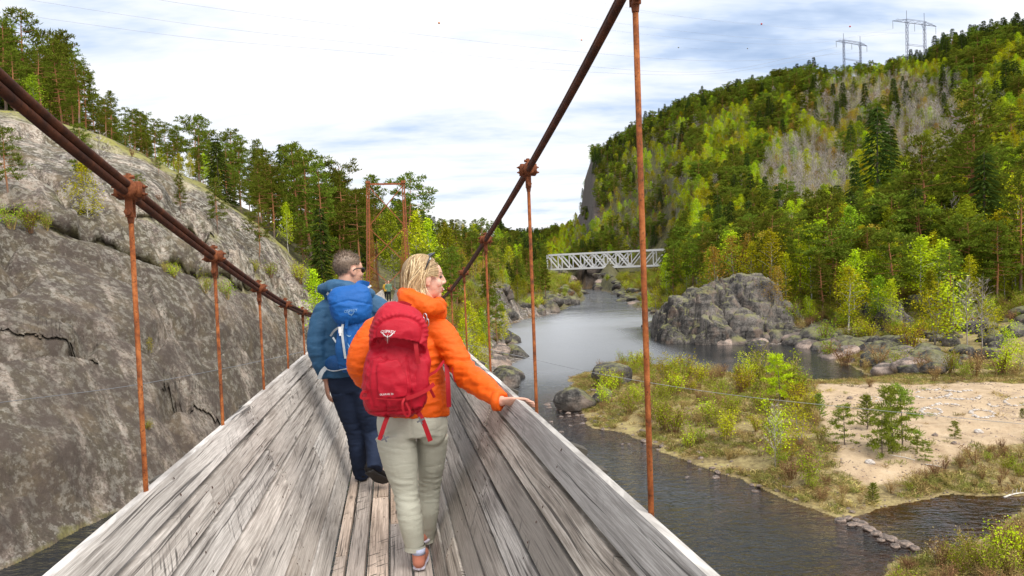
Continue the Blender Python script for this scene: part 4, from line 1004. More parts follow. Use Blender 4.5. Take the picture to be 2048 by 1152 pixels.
# ---------------------------------------------------------------- place: the 290 that show largest of a kind become objects, the rest of the hillside one mass
LBL = {
 ('pine', 'ridge'): 'tall pine with orange upper trunk in the wood crowning the grey rock slope', ('spruce', 'ridge'): 'dark pointed spruce among the pines crowning the grey rock slope',
 ('birch', 'ridge'): 'small bright lime birch among the pines crowning the grey rock slope', ('green', 'ridge'): 'small fresh green leafy tree among the pines crowning the rock slope',
 ('pine', 'bank'): 'pine in the mixed wood on the far bank beyond the bridge tower', ('spruce', 'bank'): 'dark spruce in the mixed wood on the far bank beyond the bridge tower',
 ('birch', 'bank'): 'lime green birch with pale trunk on the far bank beside the river', ('green', 'bank'): 'mid green leafy tree on the far bank beside the river', ('bud', 'bank'): 'ochre budding tree on the far bank beside the river',
 ('pine', 'tower'): 'tall pine against the sky behind the bridge tower', ('birch', 'tower'): 'tall lime birch close beside the bridge tower', ('green', 'tower'): 'tall leafy tree just beyond the bridge tower',
 ('pine', 'shore'): 'pine with orange bare trunk at the foot of the wooded hill', ('spruce', 'shore'): 'dark conical spruce at the foot of the wooded hill', ('birch', 'shore'): 'bright lime birch at the foot of the wooded hill',
 ('green', 'shore'): 'fresh green leafy tree at the foot of the wooded hill', ('bud', 'shore'): 'ochre yellow budding tree at the foot of the wooded hill', ('bare', 'shore'): 'leafless grey tree above the boulders of the dark pool',
 ('pine', 'hill'): 'distant pine on the slope of the wooded hill above the river', ('hpine', 'hill'): 'distant round headed pine on the slope of the wooded hill', ('spruce', 'hill'): 'distant dark spruce on the slope of the wooded hill', ('birch', 'hill'): 'distant lime green birch on the slope of the wooded hill',
 ('green', 'hill'): 'distant mid green leafy tree on the slope of the wooded hill', ('bud', 'hill'): 'distant ochre budding tree on the slope of the wooded hill', ('bare', 'hill'): 'distant leafless pale grey tree on the slope of the wooded hill',
 ('drybush', 'bar'): 'brown dry heather bush on the grassy half of the sandbar', ('bush', 'bar'): 'low green bush among brown heather on the sandbar', ('limebush', 'bar'): 'lime green bush among brown heather on the sandbar',
 ('sapling', 'shore'): 'slender lime green sapling among the boulders of the far shore', ('bush', 'shore'): 'green bush among the boulders of the far shore', ('limebush', 'shore'): 'lime green bush among the boulders of the far shore', ('drybush', 'shore'): 'brown heather bush among the boulders of the far shore'}
GRP = dict(tower='trees behind the bridge tower', ridge='trees crowning the rock slope', bank='trees of the far bank', shore='plants at the foot of the wooded hill', hill='trees on the slope of the wooded hill', bar='bushes of the sandbar and near bank')
def rank(px):   # landmark below or beside which a plant stands, from where it is in the world
    return None
def nth(n): return ['first', 'second', 'third', 'fourth', 'fifth', 'sixth', 'seventh', 'eighth', 'ninth', 'tenth', 'eleventh', 'twelfth'][n] if n < 12 else str(n+1)+'th'
ROCK_L = iter(['tiny crooked pine alone near the crest of the bare rock', 'small dark pine on the bare rock behind the footbridge cable', 'spreading pale green pine on the shoulder of the rock slope', 'thin pine at the end of the rock slope nearest the tower', 'sparse old pine low on the rock at the picture edge', 'small yellow green birch on the rock above the long crack', 'leafless white stem on the rock above the birch', 'pine leaning over the top edge of the bare rock', 'small faded pine just behind the nearest cable clamp',
 'dark green bush in the long crack nearest the picture edge', 'dark bush beside the white birch stem on the rock', 'dry tuft on the rock crest under the pines', 'brown heather cushion on the rock below the tiny crooked pine', 'lime bush in the crack between the second and third hangers', 'green bush under the lime bush in the crack', 'green bush hanging below the crack beside the second hanger', 'lime bush in the crack just before the second hanger', 'small dry tuft where the long crack deepens', 'green bush behind the thin end pine', 'lime bush on the ledge behind the man in blue', 'green bush on the ledge beside the blue hood', 'dry tuft on the mossy rock shoulder near the tower',
 'wide green bush at the start of the long crack', 'large dark bush at the picture edge under the sparse pine', 'tall green bush on the slope beside the head of the man', 'lime bush on the slope above the head of the man', 'little green sapling clinging to the open rock face', 'little bush low on the rock face behind the nearest hanger', 'lime bush at the end of the crack below the thin pine'])
SPOT_L = iter(['lime bush nearest the dark boulder at the sandbar tip', 'lime bush at the dark pool, next after the tip boulder', 'broad lime bush at the pool edge of the sandbar', 'low lime bush behind the near hanger rod', 'slender lime sapling standing above the pool edge bushes', 'tall lime sapling at the middle of the pool edge', 'full green bush at the middle of the pool edge', 'golden cone shaped young conifer on the sandbar', 'full green bush behind the golden conifer', 'lime bush before the golden conifer', 'young pine at the edge between heather and sand', 'tallest young pine of the cluster on the sand', 'second stem of the young pine cluster on the sand', 'lower young pine at the foot of the sand cluster', 'young pine alone between the heather and the cluster', 'tiny pine alone in the open sand beside a stone', 'young pine at the near edge of the open sand', 'thin young pine behind the sand cluster', 'tall pale sapling in the middle of the heather', 'green sapling at the sand edge of the heather', 'tiny pine in the heather below the open sand', 'little pine at the picture edge of the sand', 'young pine just beside the near sand edge pine', 'leafless pale grey shrub in the heather of the sandbar', 'green bush in the middle of the heather', 'green bush at the near edge of the heather', 'single dry tuft at the far edge of the sand', 'large bright green bush in the near corner of the bank', 'bright green bush beside the large corner bush', 'green bush in front of the corner bushes', 'bare twiggy shrub on the near bank beside the pool'])
by = {}
for q in PLANTS: by.setdefault(q[0], []).append(q)
made = 0; REST = []
def z_of(ps): return ground_z(np.array([[p[1], p[2]] for p in ps]))
ordered = [p for p in PLANTS if p[4] in ('rock', 'spot', 'larch')]
cnt = {}
LIM = {'pine': 230, 'hpine': 60, 'birch': 250, 'green': 220, 'spruce': 150, 'bud': 120, 'bare': 150}
def plant(p, z, lbl, grp, parts=True):
    k, x, y, h, zone, w = p; ps = PROTO[k]; H, tm, cm, lm = ps[R_.randrange(len(ps))]
    if zone == 'larch':
        cm = cm.copy(); cm.materials[0] = M['birch']
    s = h/H; e = empty(NAME[k] if zone != 'larch' else 'golden_conifer', (x, y, z-.06*h*.3), R_.uniform(0, 6.28)); e.scale = (s*R_.uniform(.85, 1.2)*w, s*R_.uniform(.85, 1.2)*w, s)
    e.rotation_euler[0] = R_.gauss(0, .025); e.rotation_euler[1] = R_.gauss(0, .025)
    link('stem' if CATG[k] == 'bush' else 'trunk', tm, e); link('foliage' if CATG[k] == 'bush' else 'crown', cm, e)
    tag(e, lbl, CATG[k], grp); return e
zz = z_of(ordered)
for p, z in zip(ordered, zz): plant(p, z, next(ROCK_L) if p[4] == 'rock' else next(SPOT_L), None)
for k, ps in by.items():
    ps = [p for p in ps if p[4] not in ('rock', 'spot', 'larch')]
    ps.sort(key=lambda p: -p[3]/math.hypot(p[1], p[2])*(1 if p[4] != 'hill' else .9)); lim = LIM.get(k, 280); zz = z_of(ps) if ps else []
    for i, (p, z) in enumerate(zip(ps, zz)):
        if i < lim:
            plant(p, z, LBL.get((k, p[4]), 'small '+NAME[k].replace('_', ' ')+' in the valley by the river'), GRP[p[4]]); made += 1
        else: REST.append((p, z))
print('plants', made, 'rest', len(REST))
def gn_scatter(name, label, meshes, pos, rot, scl, idx, cat_=None):
    """one object of kind stuff: instances a few meshes on points"""
    coll = bpy.data.collections.new(name+'_kinds')
    for i, (nm, me) in enumerate(meshes):
        o = bpy.data.objects.new('%s_%02d' % (nm, i), me); coll.objects.link(o)
    me = bpy.data.meshes.new(name); n = len(pos); me.vertices.add(n); me.vertices.foreach_set('co', np.asarray(pos, np.float32).ravel())
    me.attributes.new('rot', 'FLOAT_VECTOR', 'POINT').data.foreach_set('vector', np.asarray(rot, np.float32).ravel())
    me.attributes.new('scl', 'FLOAT_VECTOR', 'POINT').data.foreach_set('vector', np.asarray(scl, np.float32).ravel())
    me.attributes.new('idx', 'INT', 'POINT').data.foreach_set('value', np.asarray(idx, np.int32))
    o = link(name, me); tag(o, label, cat_, None, 'stuff')
    ng = bpy.data.node_groups.new(name, 'GeometryNodeTree'); ng.interface.new_socket('Geometry', in_out='INPUT', socket_type='NodeSocketGeometry'); ng.interface.new_socket('Geometry', in_out='OUTPUT', socket_type='NodeSocketGeometry')
    N = ng.nodes.new; gi, go = N('NodeGroupInput'), N('NodeGroupOutput'); ip = N('GeometryNodeInstanceOnPoints'); ci = N('GeometryNodeCollectionInfo')
    ci.inputs['Collection'].default_value = coll; ci.inputs['Separate Children'].default_value = True; ci.inputs['Reset Children'].default_value = True
    L = ng.links.new
    def att(nm, typ):
        a = N('GeometryNodeInputNamedAttribute'); a.data_type = typ; a.inputs['Name'].default_value = nm; return [s for s in a.outputs if s.enabled][0]
    L(gi.outputs[0], ip.inputs['Points']); L(ci.outputs[0], ip.inputs['Instance']); ip.inputs['Pick Instance'].default_value = True
    L(att('idx', 'INT'), ip.inputs['Instance Index'])
    e2r = N('FunctionNodeEulerToRotation'); L(att('rot', 'FLOAT_VECTOR'), e2r.inputs[0]); L(e2r.outputs[0], ip.inputs['Rotation']); L(att('scl', 'FLOAT_VECTOR'), ip.inputs['Scale']); L(ip.outputs[0], go.inputs[0])
    md = o.modifiers.new('scatter', 'NODES'); md.node_group = ng; return o
def merged(tm, cm, name):
    def arr(me):
        v = np.zeros(len(me.vertices)*3, np.float32); me.vertices.foreach_get('co', v); f = np.zeros(len(me.loops), np.int32); me.loops.foreach_get('vertex_index', f); return v.reshape(-1, 3), f.reshape(-1, 4)
    (a, fa), (b, fb) = arr(tm), arr(cm)
    return npmesh(name, np.concatenate([a, b]), np.concatenate([fa, fb+len(a)]), [tm.materials[0], cm.materials[0]], False, np.concatenate([np.zeros(len(fa)), np.ones(len(fb))]))
if REST:
    kinds = sorted({p[0] for p, z in REST}); ms = []; ix = {}
    for k in kinds:
        for j, (H, tm, cm, lm) in enumerate(PROTO[k][:3]):
            ix[(k, j)] = (len(ms), H); ms.append(('%02d_far_%s' % (len(ms), NAME[k]), merged(tm, cm, 'far_'+NAME[k])))
    pos, rot, scl, idx = [], [], [], []
    for p, z in REST:
        j = R_.randrange(min(3, len(PROTO[p[0]]))); i, H = ix[(p[0], j)]; s = p[3]/H
        pos.append((p[1], p[2], z-.2)); rot.append((0, 0, R_.uniform(0, 6.28))); scl.append((s*R_.uniform(.95, 1.3)*p[5],)*2+(s,)); idx.append(i)
    gn_scatter('hillside_forest', 'dense mixed spring forest covering the far steep hillside', ms, pos, rot, scl, idx, 'forest')
# undergrowth on the forest floors and dry grass on the bar
def scatter_cover():
    n = 26000; rg = np.random.default_rng(5)
    PX = rg.uniform(-120, 2130, n); D = 55+330*rg.random(n)**2.0; X = (PX-1024)/FPX*D; P = np.stack([X, D], 1)
    z, a = ground_z(P, full=True)
    ok = (a['sd'] > 2.0) & (a['bar'] == 0) & ((a['cliff'] < .3) | (rg.random(n) < .0)) & ~(a['left'] & (np.abs(P@TX[:2]) < 2.4))
    ok &= rg.random(n) < np.where(a['sd'] < 9, .4, 1)
    P, z, D, px = P[ok], z[ok], D[ok], PX[ok]; m = len(P)
    kinds = ['bush', 'bush', 'drybush', 'limebush']; ms = []; 
    for i, k in enumerate(kinds): H, tm, cm, lm = PROTO[k][i % len(PROTO[k])]; ms.append(('%02d_low_%s' % (i, NAME[k]), merged(tm, cm, 'low_'+NAME[k])))
    idx = rg.choice(4, m, p=[.33, .2, .33, .14]); s = rg.uniform(.4, 1.3, m)*(.7+D/260)
    gn_scatter('undergrowth', 'low heather, blueberry and leafy undergrowth of the forest floor', ms, np.column_stack([P, z-.1]), np.column_stack([np.zeros((m, 2)), rg.uniform(0, 6.28, m)]), np.column_stack([s*1.2, s*1.2, s]), idx, 'undergrowth')
scatter_cover()
def tuft(rg, n=26, h=.42):
    C = rg.normal(size=(n, 3))*V3(.10, .10, 0); D = rg.normal(size=(n, 3))*V3(.55, .55, .1)+V3(0, 0, 1)
    return blades(C, D, h*rg.uniform(.5, 1.2, n), .02, rg, .35)
def scatter_grass():
    rg = np.random.default_rng(6); ms = []
    for i, nm in enumerate(('straw', 'ochre', 'olive')):
        V, F = tuft(rg); ms.append(('%02d_%s_tuft' % (i, nm), npmesh('grass_tuft', V, F, M[('grass_a', 'grass_b', 'grass_c')[i]])))
    n = 46000; x = rg.uniform(2, 42, n); y = rg.uniform(20, 82, n); P = np.stack([x, y], 1); z, a = ground_z(P, full=True)
    sa = inpoly(P, SAND); sd = a['sd']; nz = fbm(xyz(x*.35, y*.35, 1.), 3)
    ok = (sd > .25) & (a['bar'] > 0) & (sa < -.1+nz*1.2) & (nz > -.22) & (rg.random(n) < np.where(sd < 2.2, 1.0, .55))
    ok |= (sd > .3) & (a['bar'] > 0) & (rg.random(n) < .012)
    P, z, nz, sd = P[ok], z[ok], nz[ok], sd[ok]; m = len(P)
    idx = np.where(rg.random(m) < .5+nz, 2, rg.integers(0, 2, m)); s = rg.uniform(.5, 1.25, m)
    gn_scatter('dry_grass', 'straw coloured dry grass tufts covering the sandbar edges', ms, np.column_stack([P, z-.02]), np.column_stack([np.zeros((m, 2)), rg.uniform(0, 6.28, m)]), np.column_stack([s*1.3, s*1.3, s]), idx, 'grass')
for k, c in (('grass_a', (.42, .33, .13)), ('grass_b', (.28, .20, .08)), ('grass_c', (.24, .24, .06))): M[k] = leaf(k, c, .3, .03, trans=.3)
scatter_grass()
# ---------------------------------------------------------------- rock outcrops, boulders, stones
KR = np.random.default_rng(31)
def ico(sub):
    bm = bmesh.new(); bmesh.ops.create_icosphere(bm, subdivisions=sub, radius=1); V = np.array([v.co for v in bm.verts]); F = np.array([[v.index for v in f.verts] for f in bm.faces]); bm.free(); return V, F
ICO = {k: ico(k) for k in (2, 3, 4)}
def rock_me(seed, sub=3, flat=.75, cuts=9, rough=.16, mat='rock'):
    rg = np.random.default_rng(seed); V, F = ICO[sub]; V = V.copy()
    V *= (1+rough*fbm(V*1.1+seed*3.7, 4))[:, None]
    for _ in range(cuts):
        n = rg.normal(size=3); n /= np.linalg.norm(n); d = rg.uniform(.62, .92); k = V@n-d; V -= np.where(k > 0, k*.88, 0)[:, None]*n
    V *= (1+.05*fbm(V*4+seed, 3))[:, None]; V[:, 2] *= flat
    return npmesh('rock', V, F, M[mat], True)
ROCKS = [rock_me(40+i, 4 if i < 3 else 3) for i in range(7)]
STONES = [rock_me(60+i, 3 if i < 2 else 2, .65, 7, .12, 'stone') for i in range(6)]
PALES = [rock_me(80+i, 2, .6, 6, .12, 'pale_stone') for i in range(4)]
def rock(me, x, y, z, sx, sy, sz, rz, name, label, cat_='rock', grp=None):
    o = link(name, me, None, (x, y, z)); o.scale = (sx, sy, sz); o.rotation_euler = (KR.normal()*.12, KR.normal()*.12, rz); tag(o, label, cat_, grp); return o
def outcrop(name, label, domes, D, base=-.6, cell=.13, mat='rock', seed=1, extra=2.0):
    """a mound of overlapping rounded rock domes; domes: picture column, top row, half width (columns), depth offset, depth radius"""
    L = []
    for px, yt, hw, dd, rd in domes:
        P = W(px, yt, D+dd); L.append((P[0], P[1], P[2], hw/FPX*(D+dd), rd))
    x0 = min(a[0]-a[3] for a in L)-extra; x1 = max(a[0]+a[3] for a in L)+extra; y0 = min(a[1]-a[4] for a in L)-extra; y1 = max(a[1]+a[4] for a in L)+extra
    xs = np.arange(x0, x1, cell); ys = np.arange(y0, y1, cell); X, Y = np.meshgrid(xs, ys); Pn = xyz(X*.35, Y*.35, seed*5.)
    wx = X+1.3*fbm(Pn, 4); wy = Y+1.3*fbm(Pn+31, 4)
    Z = np.full(X.shape, base)
    for cx, cy, zt, rx, ry in L:
        r = (np.abs((wx-cx)/rx)**2.6+np.abs((wy-cy)/ry)**2.6); h = (zt-base)*np.clip(1-r, 0, 1)**.42+base
        Z = np.maximum(Z, h)
    up = np.clip((Z-base)/1.5, 0, 1)
    rg = np.random.default_rng(seed); gx, gy = np.meshgrid(np.arange(x0, x1, 3.4), np.arange(y0, y1, 2.6)); sx = gx+rg.uniform(-1.4, 1.4, gx.shape); sy = gy+rg.uniform(-1.1, 1.1, gy.shape)
    qx = X+.5*fbm(xyz(X*.6, Y*.6, 3.), 3)+.2*Z; qy = Y+.5*fbm(xyz(X*.6, Y*.6, 8.), 3)+.15*Z; b1 = np.full(X.shape, 1e9); b2 = b1.copy(); bi = np.zeros(X.shape, int); tl = rg.normal(size=(sx.size, 3))*V3(.22, .22, .30)
    for k_, (u, v) in enumerate(zip(sx.ravel(), sy.ravel())):      # jointed blocks: each cell keeps its own tilted face
        d = np.hypot(qx-u, qy-v); c = d < b1; b2 = np.where(c, b1, np.minimum(b2, d)); bi = np.where(c, k_, bi); b1 = np.minimum(b1, d)
    Z = Z+up*(tl[bi, 2]+tl[bi, 0]*(qx-sx.ravel()[bi])+tl[bi, 1]*(qy-sy.ravel()[bi]))-up*.9*sstep(.26, .0, b2-b1)
    cr = np.abs(fbm(xyz(X*.22+.12*Z, Y*.22, Z*.30+seed), 3)); Z = Z-up*.9*sstep(.07, 0, cr)
    Z = Z+up*(.45*fbm(xyz(X*.3, Y*.3, Z*.45), 4)+.12*fbm(xyz(X*1.2, Y*1.2, Z*1.4), 3))
    ox, oy = X.mean(), Y.mean(); n, m_ = X.shape; i = np.arange(n*m_).reshape(n, m_)
    F = np.stack([i[:-1, :-1], i[:-1, 1:], i[1:, 1:], i[1:, :-1]], -1).reshape(-1, 4); keep = (Z.ravel()[F] > base+.02).any(1); F = F[keep]
    V = np.column_stack([X.ravel()-ox, Y.ravel()-oy, Z.ravel()]); use = np.unique(F); mp = np.zeros(len(V), int); mp[use] = np.arange(len(use))
    o = link(name, npmesh(name, V[use], mp[F], M[mat], True), None, (ox, oy, 0)); tag(o, label, 'rock'); return o
outcrop('rock_outcrop', 'big rounded grey rock outcrop rising from the dark pool below the pines', [(1415, 574, 66, 0, 7), (1495, 549, 66, 3, 8), (1360, 600, 48, 0, 6), (1545, 590, 42, 0, 6), (1490, 622, 56, -6, 4.5), (1425, 640, 62, -6, 4), (1345, 652, 36, -3, 4), (1545, 650, 60, -7, 4), (1600, 668, 40, -8, 3.5), (1450, 556, 40, 5, 5)], 103, seed=2)
outcrop('rock_outcrop', 'split dark rock bluff under the pines past the big rounded outcrop', [(1764, 600, 34, 0, 4), (1842, 590, 40, 1, 4.5), (1800, 640, 40, -3, 3), (1880, 612, 40, 2, 4), (1725, 640, 30, 1, 4), (1910, 598, 60, 5, 5), (1700, 668, 40, -3, 3)], 92, base=.0, seed=7)
outcrop('rock_outcrop', 'low broken rock ledge at the picture edge above the dark pool', [(1960, 655, 50, 0, 3), (2040, 640, 60, 2, 4), (2100, 630, 60, 2, 4), (1990, 690, 50, -4, 2.5)], 88, base=.2, seed=11)
def rock_px(px, yc, rx, ry, me, name, label, mat=None, D=None, deep=1.0, grp=None, cat_='boulder'):
    if D is None: D = hit(px, yc+ry*.9, 20, 500)[1]
    P = W(px, yc, D); s = rx/FPX*D; sz = ry/FPX*D/.72
    return rock(me, P[0], P[1], P[2]-sz*.12, s, s*deep, sz*1.15, KR.uniform(-.5, .5), name, label, cat_, grp)
rock_px(1152, 800, 46, 24, ROCKS[0], 'boulder', 'flat dark boulder at the water tip of the sandbar', deep=.7)
rock_px(1205, 790, 24, 16, ROCKS[4], 'boulder', 'smaller boulder just behind the tip boulder of the sandbar', deep=.8)
rock_px(1225, 748, 46, 24, ROCKS[1], 'boulder', 'dark mossy boulder among lime bushes at the far tip of the sandbar', deep=.8)
rock_px(1010, 758, 30, 20, ROCKS[2], 'boulder', 'smooth brown boulder on the near water edge beside the footbridge', deep=1.1)
rock_px(1820, 728, 40, 20, STONES[0], 'boulder', 'pinkish boulder below the split rock bluff', deep=.8)
rock_px(1772, 738, 30, 14, STONES[1], 'boulder', 'pale pink boulder just before the pinkish bluff boulder', deep=.8)
rock_px(1868, 738, 26, 14, ROCKS[5], 'boulder', 'grey boulder behind the pinkish bluff boulder', deep=.8)
rock_px(1690, 700, 30, 12, STONES[0], 'boulder', 'low pinkish boulder at the end of the dark pool', deep=.9)
rock_px(1740, 712, 24, 10, ROCKS[3], 'boulder', 'low grey boulder at the end of the dark pool', deep=.9)
# boulders along the wooded shores
def shore_rocks():
    n = 0
    for _ in range(4000):
        px = R_.uniform(985, 2100); D = R_.uniform(64, 420) if px < 1340 else R_.uniform(60, 130); x = (px-1024)/FPX*D; sl, sr = slr(x, D); s = max(sl, sr)
        if not (-.5 < s < 7) or (sr > sl and D < 84 and x < 33): continue
        r = R_.uniform(.5, 1.5)*(1+D/200)*(1.0 if s < 4 else .8); me = R_.choice(ROCKS+STONES[:2])
        left = sl > sr
        rock(me, x, D, gz(x, D)-.1*r, r*R_.uniform(.8, 1.4), r*R_.uniform(.8, 1.4), r*R_.uniform(.7, 1.2), R_.uniform(0, 6), 'boulder', 'grey boulder on the bouldery shore by the far bank birches' if left else 'grey boulder on the bouldery shore under the wooded hill', 'boulder', 'boulders of the left shore' if left else 'boulders of the hill shore'); n += 1
        if n >= 230: break
shore_rocks()
n = 0
for _ in range(900):
    px = R_.uniform(1640, 2110); D = R_.uniform(64, 95); x = (px-1024)/FPX*D; sl, sr = slr(x, D)
    if sr < -.3 or D < 66+(px > 1800)*-4: continue
    r = R_.uniform(.45, 1.5)*R_.choice([.6, .8, 1]); rock(R_.choice(ROCKS), x, D, gz(x, D)+.1*r, r*R_.uniform(.9, 1.5), r, r*R_.uniform(.8, 1.3), R_.uniform(0, 6), 'boulder', 'dark grey boulder of the rocky slope between pool and pines', 'boulder', 'boulders of the rocky slope'); n += 1
    if n > 95: break
EDGE = spline([(*G(x, y)[:2], 0) for x, y in [(1115, 800), (1150, 825), (1190, 848), (1250, 872), (1300, 890), (1380, 918), (1450, 950), (1510, 975), (1560, 1000), (1620, 1018), (1690, 1040)]], 300)
for i in range(210):
    f = R_.random()**1.5; c = EDGE[int(f*299)]; o = R_.gauss(.35, 1.0)*(1.8 if f < .4 else .8); x, y = c[0]+o*.8, c[1]+o*.6; r = R_.uniform(.05, .2)*R_.choice([.6, .8, 1.1])*(1.7 if f < .35 and R_.random() < .3 else 1)
    rock(R_.choice(STONES), x, y, max(gz(x, y), -.08)+r*.15, r*1.2, r, r, R_.uniform(0, 6), 'shore_stone', 'small brown stone along the water edge of the sandbar', 'stone', 'stones along the sandbar edge')
DAM = [(1695, 1036, 10), (1703, 1048, 9), (1722, 1047, 12), (1738, 1058, 13), (1752, 1066, 11), (1768, 1072, 10), (1782, 1078, 12), (1800, 1084, 9), (1812, 1088, 15), (1830, 1096, 11), (1762, 1080, 8), (1790, 1092, 9), (1712, 1040, 8)]
DL = iter(['flat pinkish stone on the grassy point, first of the stone row in the water', 'dark stone behind the flat pinkish stone of the row', 'mossy round stone second in the stone row', 'brown stone third in the stone row', 'wet dark stone fourth in the stone row', 'low stone at the middle of the stone row', 'grey stone just past the middle of the row', 'small stone before the yellowish stone of the row', 'large yellowish stone near the bank end of the row', 'last stone of the row beside the near bank', 'half sunk stone at the near side of the row', 'small sunk stone near the bank end of the row', 'small stone touching the flat pinkish stone'])
for x, y, r in DAM:
    P = G(x, y, .05); s = r/FPX*P[1]; rock(STONES[KR.integers(0, 4)], P[0], P[1], .04, s*1.15, s, s*.8, KR.uniform(0, 6), 'stepping_stone', next(DL), 'stone')
RINGS = [(1868, 792, 34, 9, 26, 0, 6.3, 'large stone ring on the sand'), (1930, 797, 34, 9, 16, .3, 3.6, 'open stone arc beside the large ring'), (1920, 786, 22, 3, 10, 0, 3.2, 'short stone line above the open arc'), (1862, 829, 20, 6, 20, 0, 6.3, 'heaped stone ring near the wire'), (1965, 833, 24, 7, 20, 0, 6.3, 'heaped stone ring at the far end of the sand'), (1890, 818, 26, 4, 12, 3.3, 6.2, 'flat stone arc in the middle of the sand'), (1752, 804, 12, 3, 10, 0, 6.3, 'small stone ring nearest the heather'), (2035, 808, 26, 7, 18, 0, 6.3, 'stone ring at the picture edge'), (1990, 812, 12, 3, 6, 1, 3, 'few stones beside the last ring')]
for cx, cy, rx, ry, n, a0, a1, lb in RINGS:
    for t in np.linspace(a0, a1, n, endpoint=a1 < 6.2):
        P = G(cx+rx*math.cos(t)+R_.gauss(0, 1.2), cy+ry*math.sin(t)+R_.gauss(0, .6), .7); r = R_.uniform(.07, .15); z = gz(P[0], P[1])
        rock(R_.choice(PALES), P[0], P[1], z+r*.2, r*1.2, r, r, R_.uniform(0, 6), 'ring_stone', 'pale stone of the '+lb, 'stone', 'stones of the '+lb)
for x, y, r, lb in [(1958, 872, 7, 'single grey stone beside the tiny pine on the open sand'), (1908, 893, 5, 'small brown stone below the tiny pine'), (1870, 878, 5, 'small stone on the sand behind the pine cluster'), (1700, 803, 5, 'small stone between the heather and the small ring'), (1740, 925, 8, 'flat pale stone under the pine cluster')]:
    P = G(x, y, .65); s = r/FPX*P[1]*1.3; rock(PALES[KR.integers(0, 4)] if r > 6 else STONES[3], P[0], P[1], gz(P[0], P[1])+s*.2, s, s, s, 1, 'sand_stone', lb, 'stone')
# pebbles: nobody could count them
def pebbles():
    rg = np.random.default_rng(9); V0, F0 = ICO[2]; V0 = V0*V3(1, .8, .55); n = 2600
    poly = np.array(SAND); x = rg.uniform(10, 40, n*4); y = rg.uniform(28, 64, n*4); P = np.stack([x, y], 1); z, a = ground_z(P, full=True); sa = inpoly(P, poly)
    ok = ((sa > -.6) | ((a['sd'] < 1.2) & (a['sd'] > -1.0) & (a['bar'] > 0))) & (a['sd'] > -1.0) & (fbm(xyz(x*.4, y*.4, 6.), 3) > -.05); P, z = P[ok][:n], z[ok][:n]; m_ = len(P)
    V0, F0 = ICO[2][0], ICO[2][1]; s = rg.uniform(.018, .06, m_)
    V = (V0[None]*V3(1, .8, .55)*s[:, None, None]+np.column_stack([P, z+s*.2])[:, None]).reshape(-1, 3); F = (F0[None]+np.arange(m_)[:, None, None]*len(V0)).reshape(-1, 3)
    tag(link('pebbles', npmesh('pebbles', V, F, M['stone'])), 'loose pebbles strewn over the sand and shallow margins', 'pebbles', None, 'stuff')
pebbles()
# bleached driftwood
for (a, b, r, lb) in [((1560, 632), (1640, 655), .09, 'long bleached log slanting down beside the big rounded outcrop'), ((1585, 655), (1618, 628), .06, 'bleached branch crossing the long log'), ((1600, 640), (1655, 640), .05, 'thin bleached log lying level behind the long log'), ((1850, 930), (1890, 938), .03, 'grey stick on the near edge of the sand'), ((1780, 912), (1830, 922), .03, 'grey stick under the pine cluster'), ((2008, 997), (2048, 988), .04, 'bleached branch in the water at the picture edge')]:
    A_, B_ = hit(*a, 24, 140), hit(*b, 24, 140); mid = (A_+B_)/2; up = V3(0, 0, r*1.2); mb = MB(); n = 6
    pts = [A_+(B_-A_)*t+up+V3(0, 0, .15*math.sin(t*3))*r*8 for t in np.linspace(0, 1, n)]; pts = [p-mid for p in pts]
    mb.tube(pts, [r*(1-.6*i/n) for i in range(n)], 7); d = (B_-A_)
    for t in (.35, .6, .8): p = pts[int(t*n)]; mb.tube([p, p+V3(.3, .1, .9)*r*6], [r*.4, r*.1], 5)
    o = mb.build('fallen_log', M['drift'] if 'drift' in M else M['bark_g'], None, True); o.location = mid; tag(o, lb, 'log')
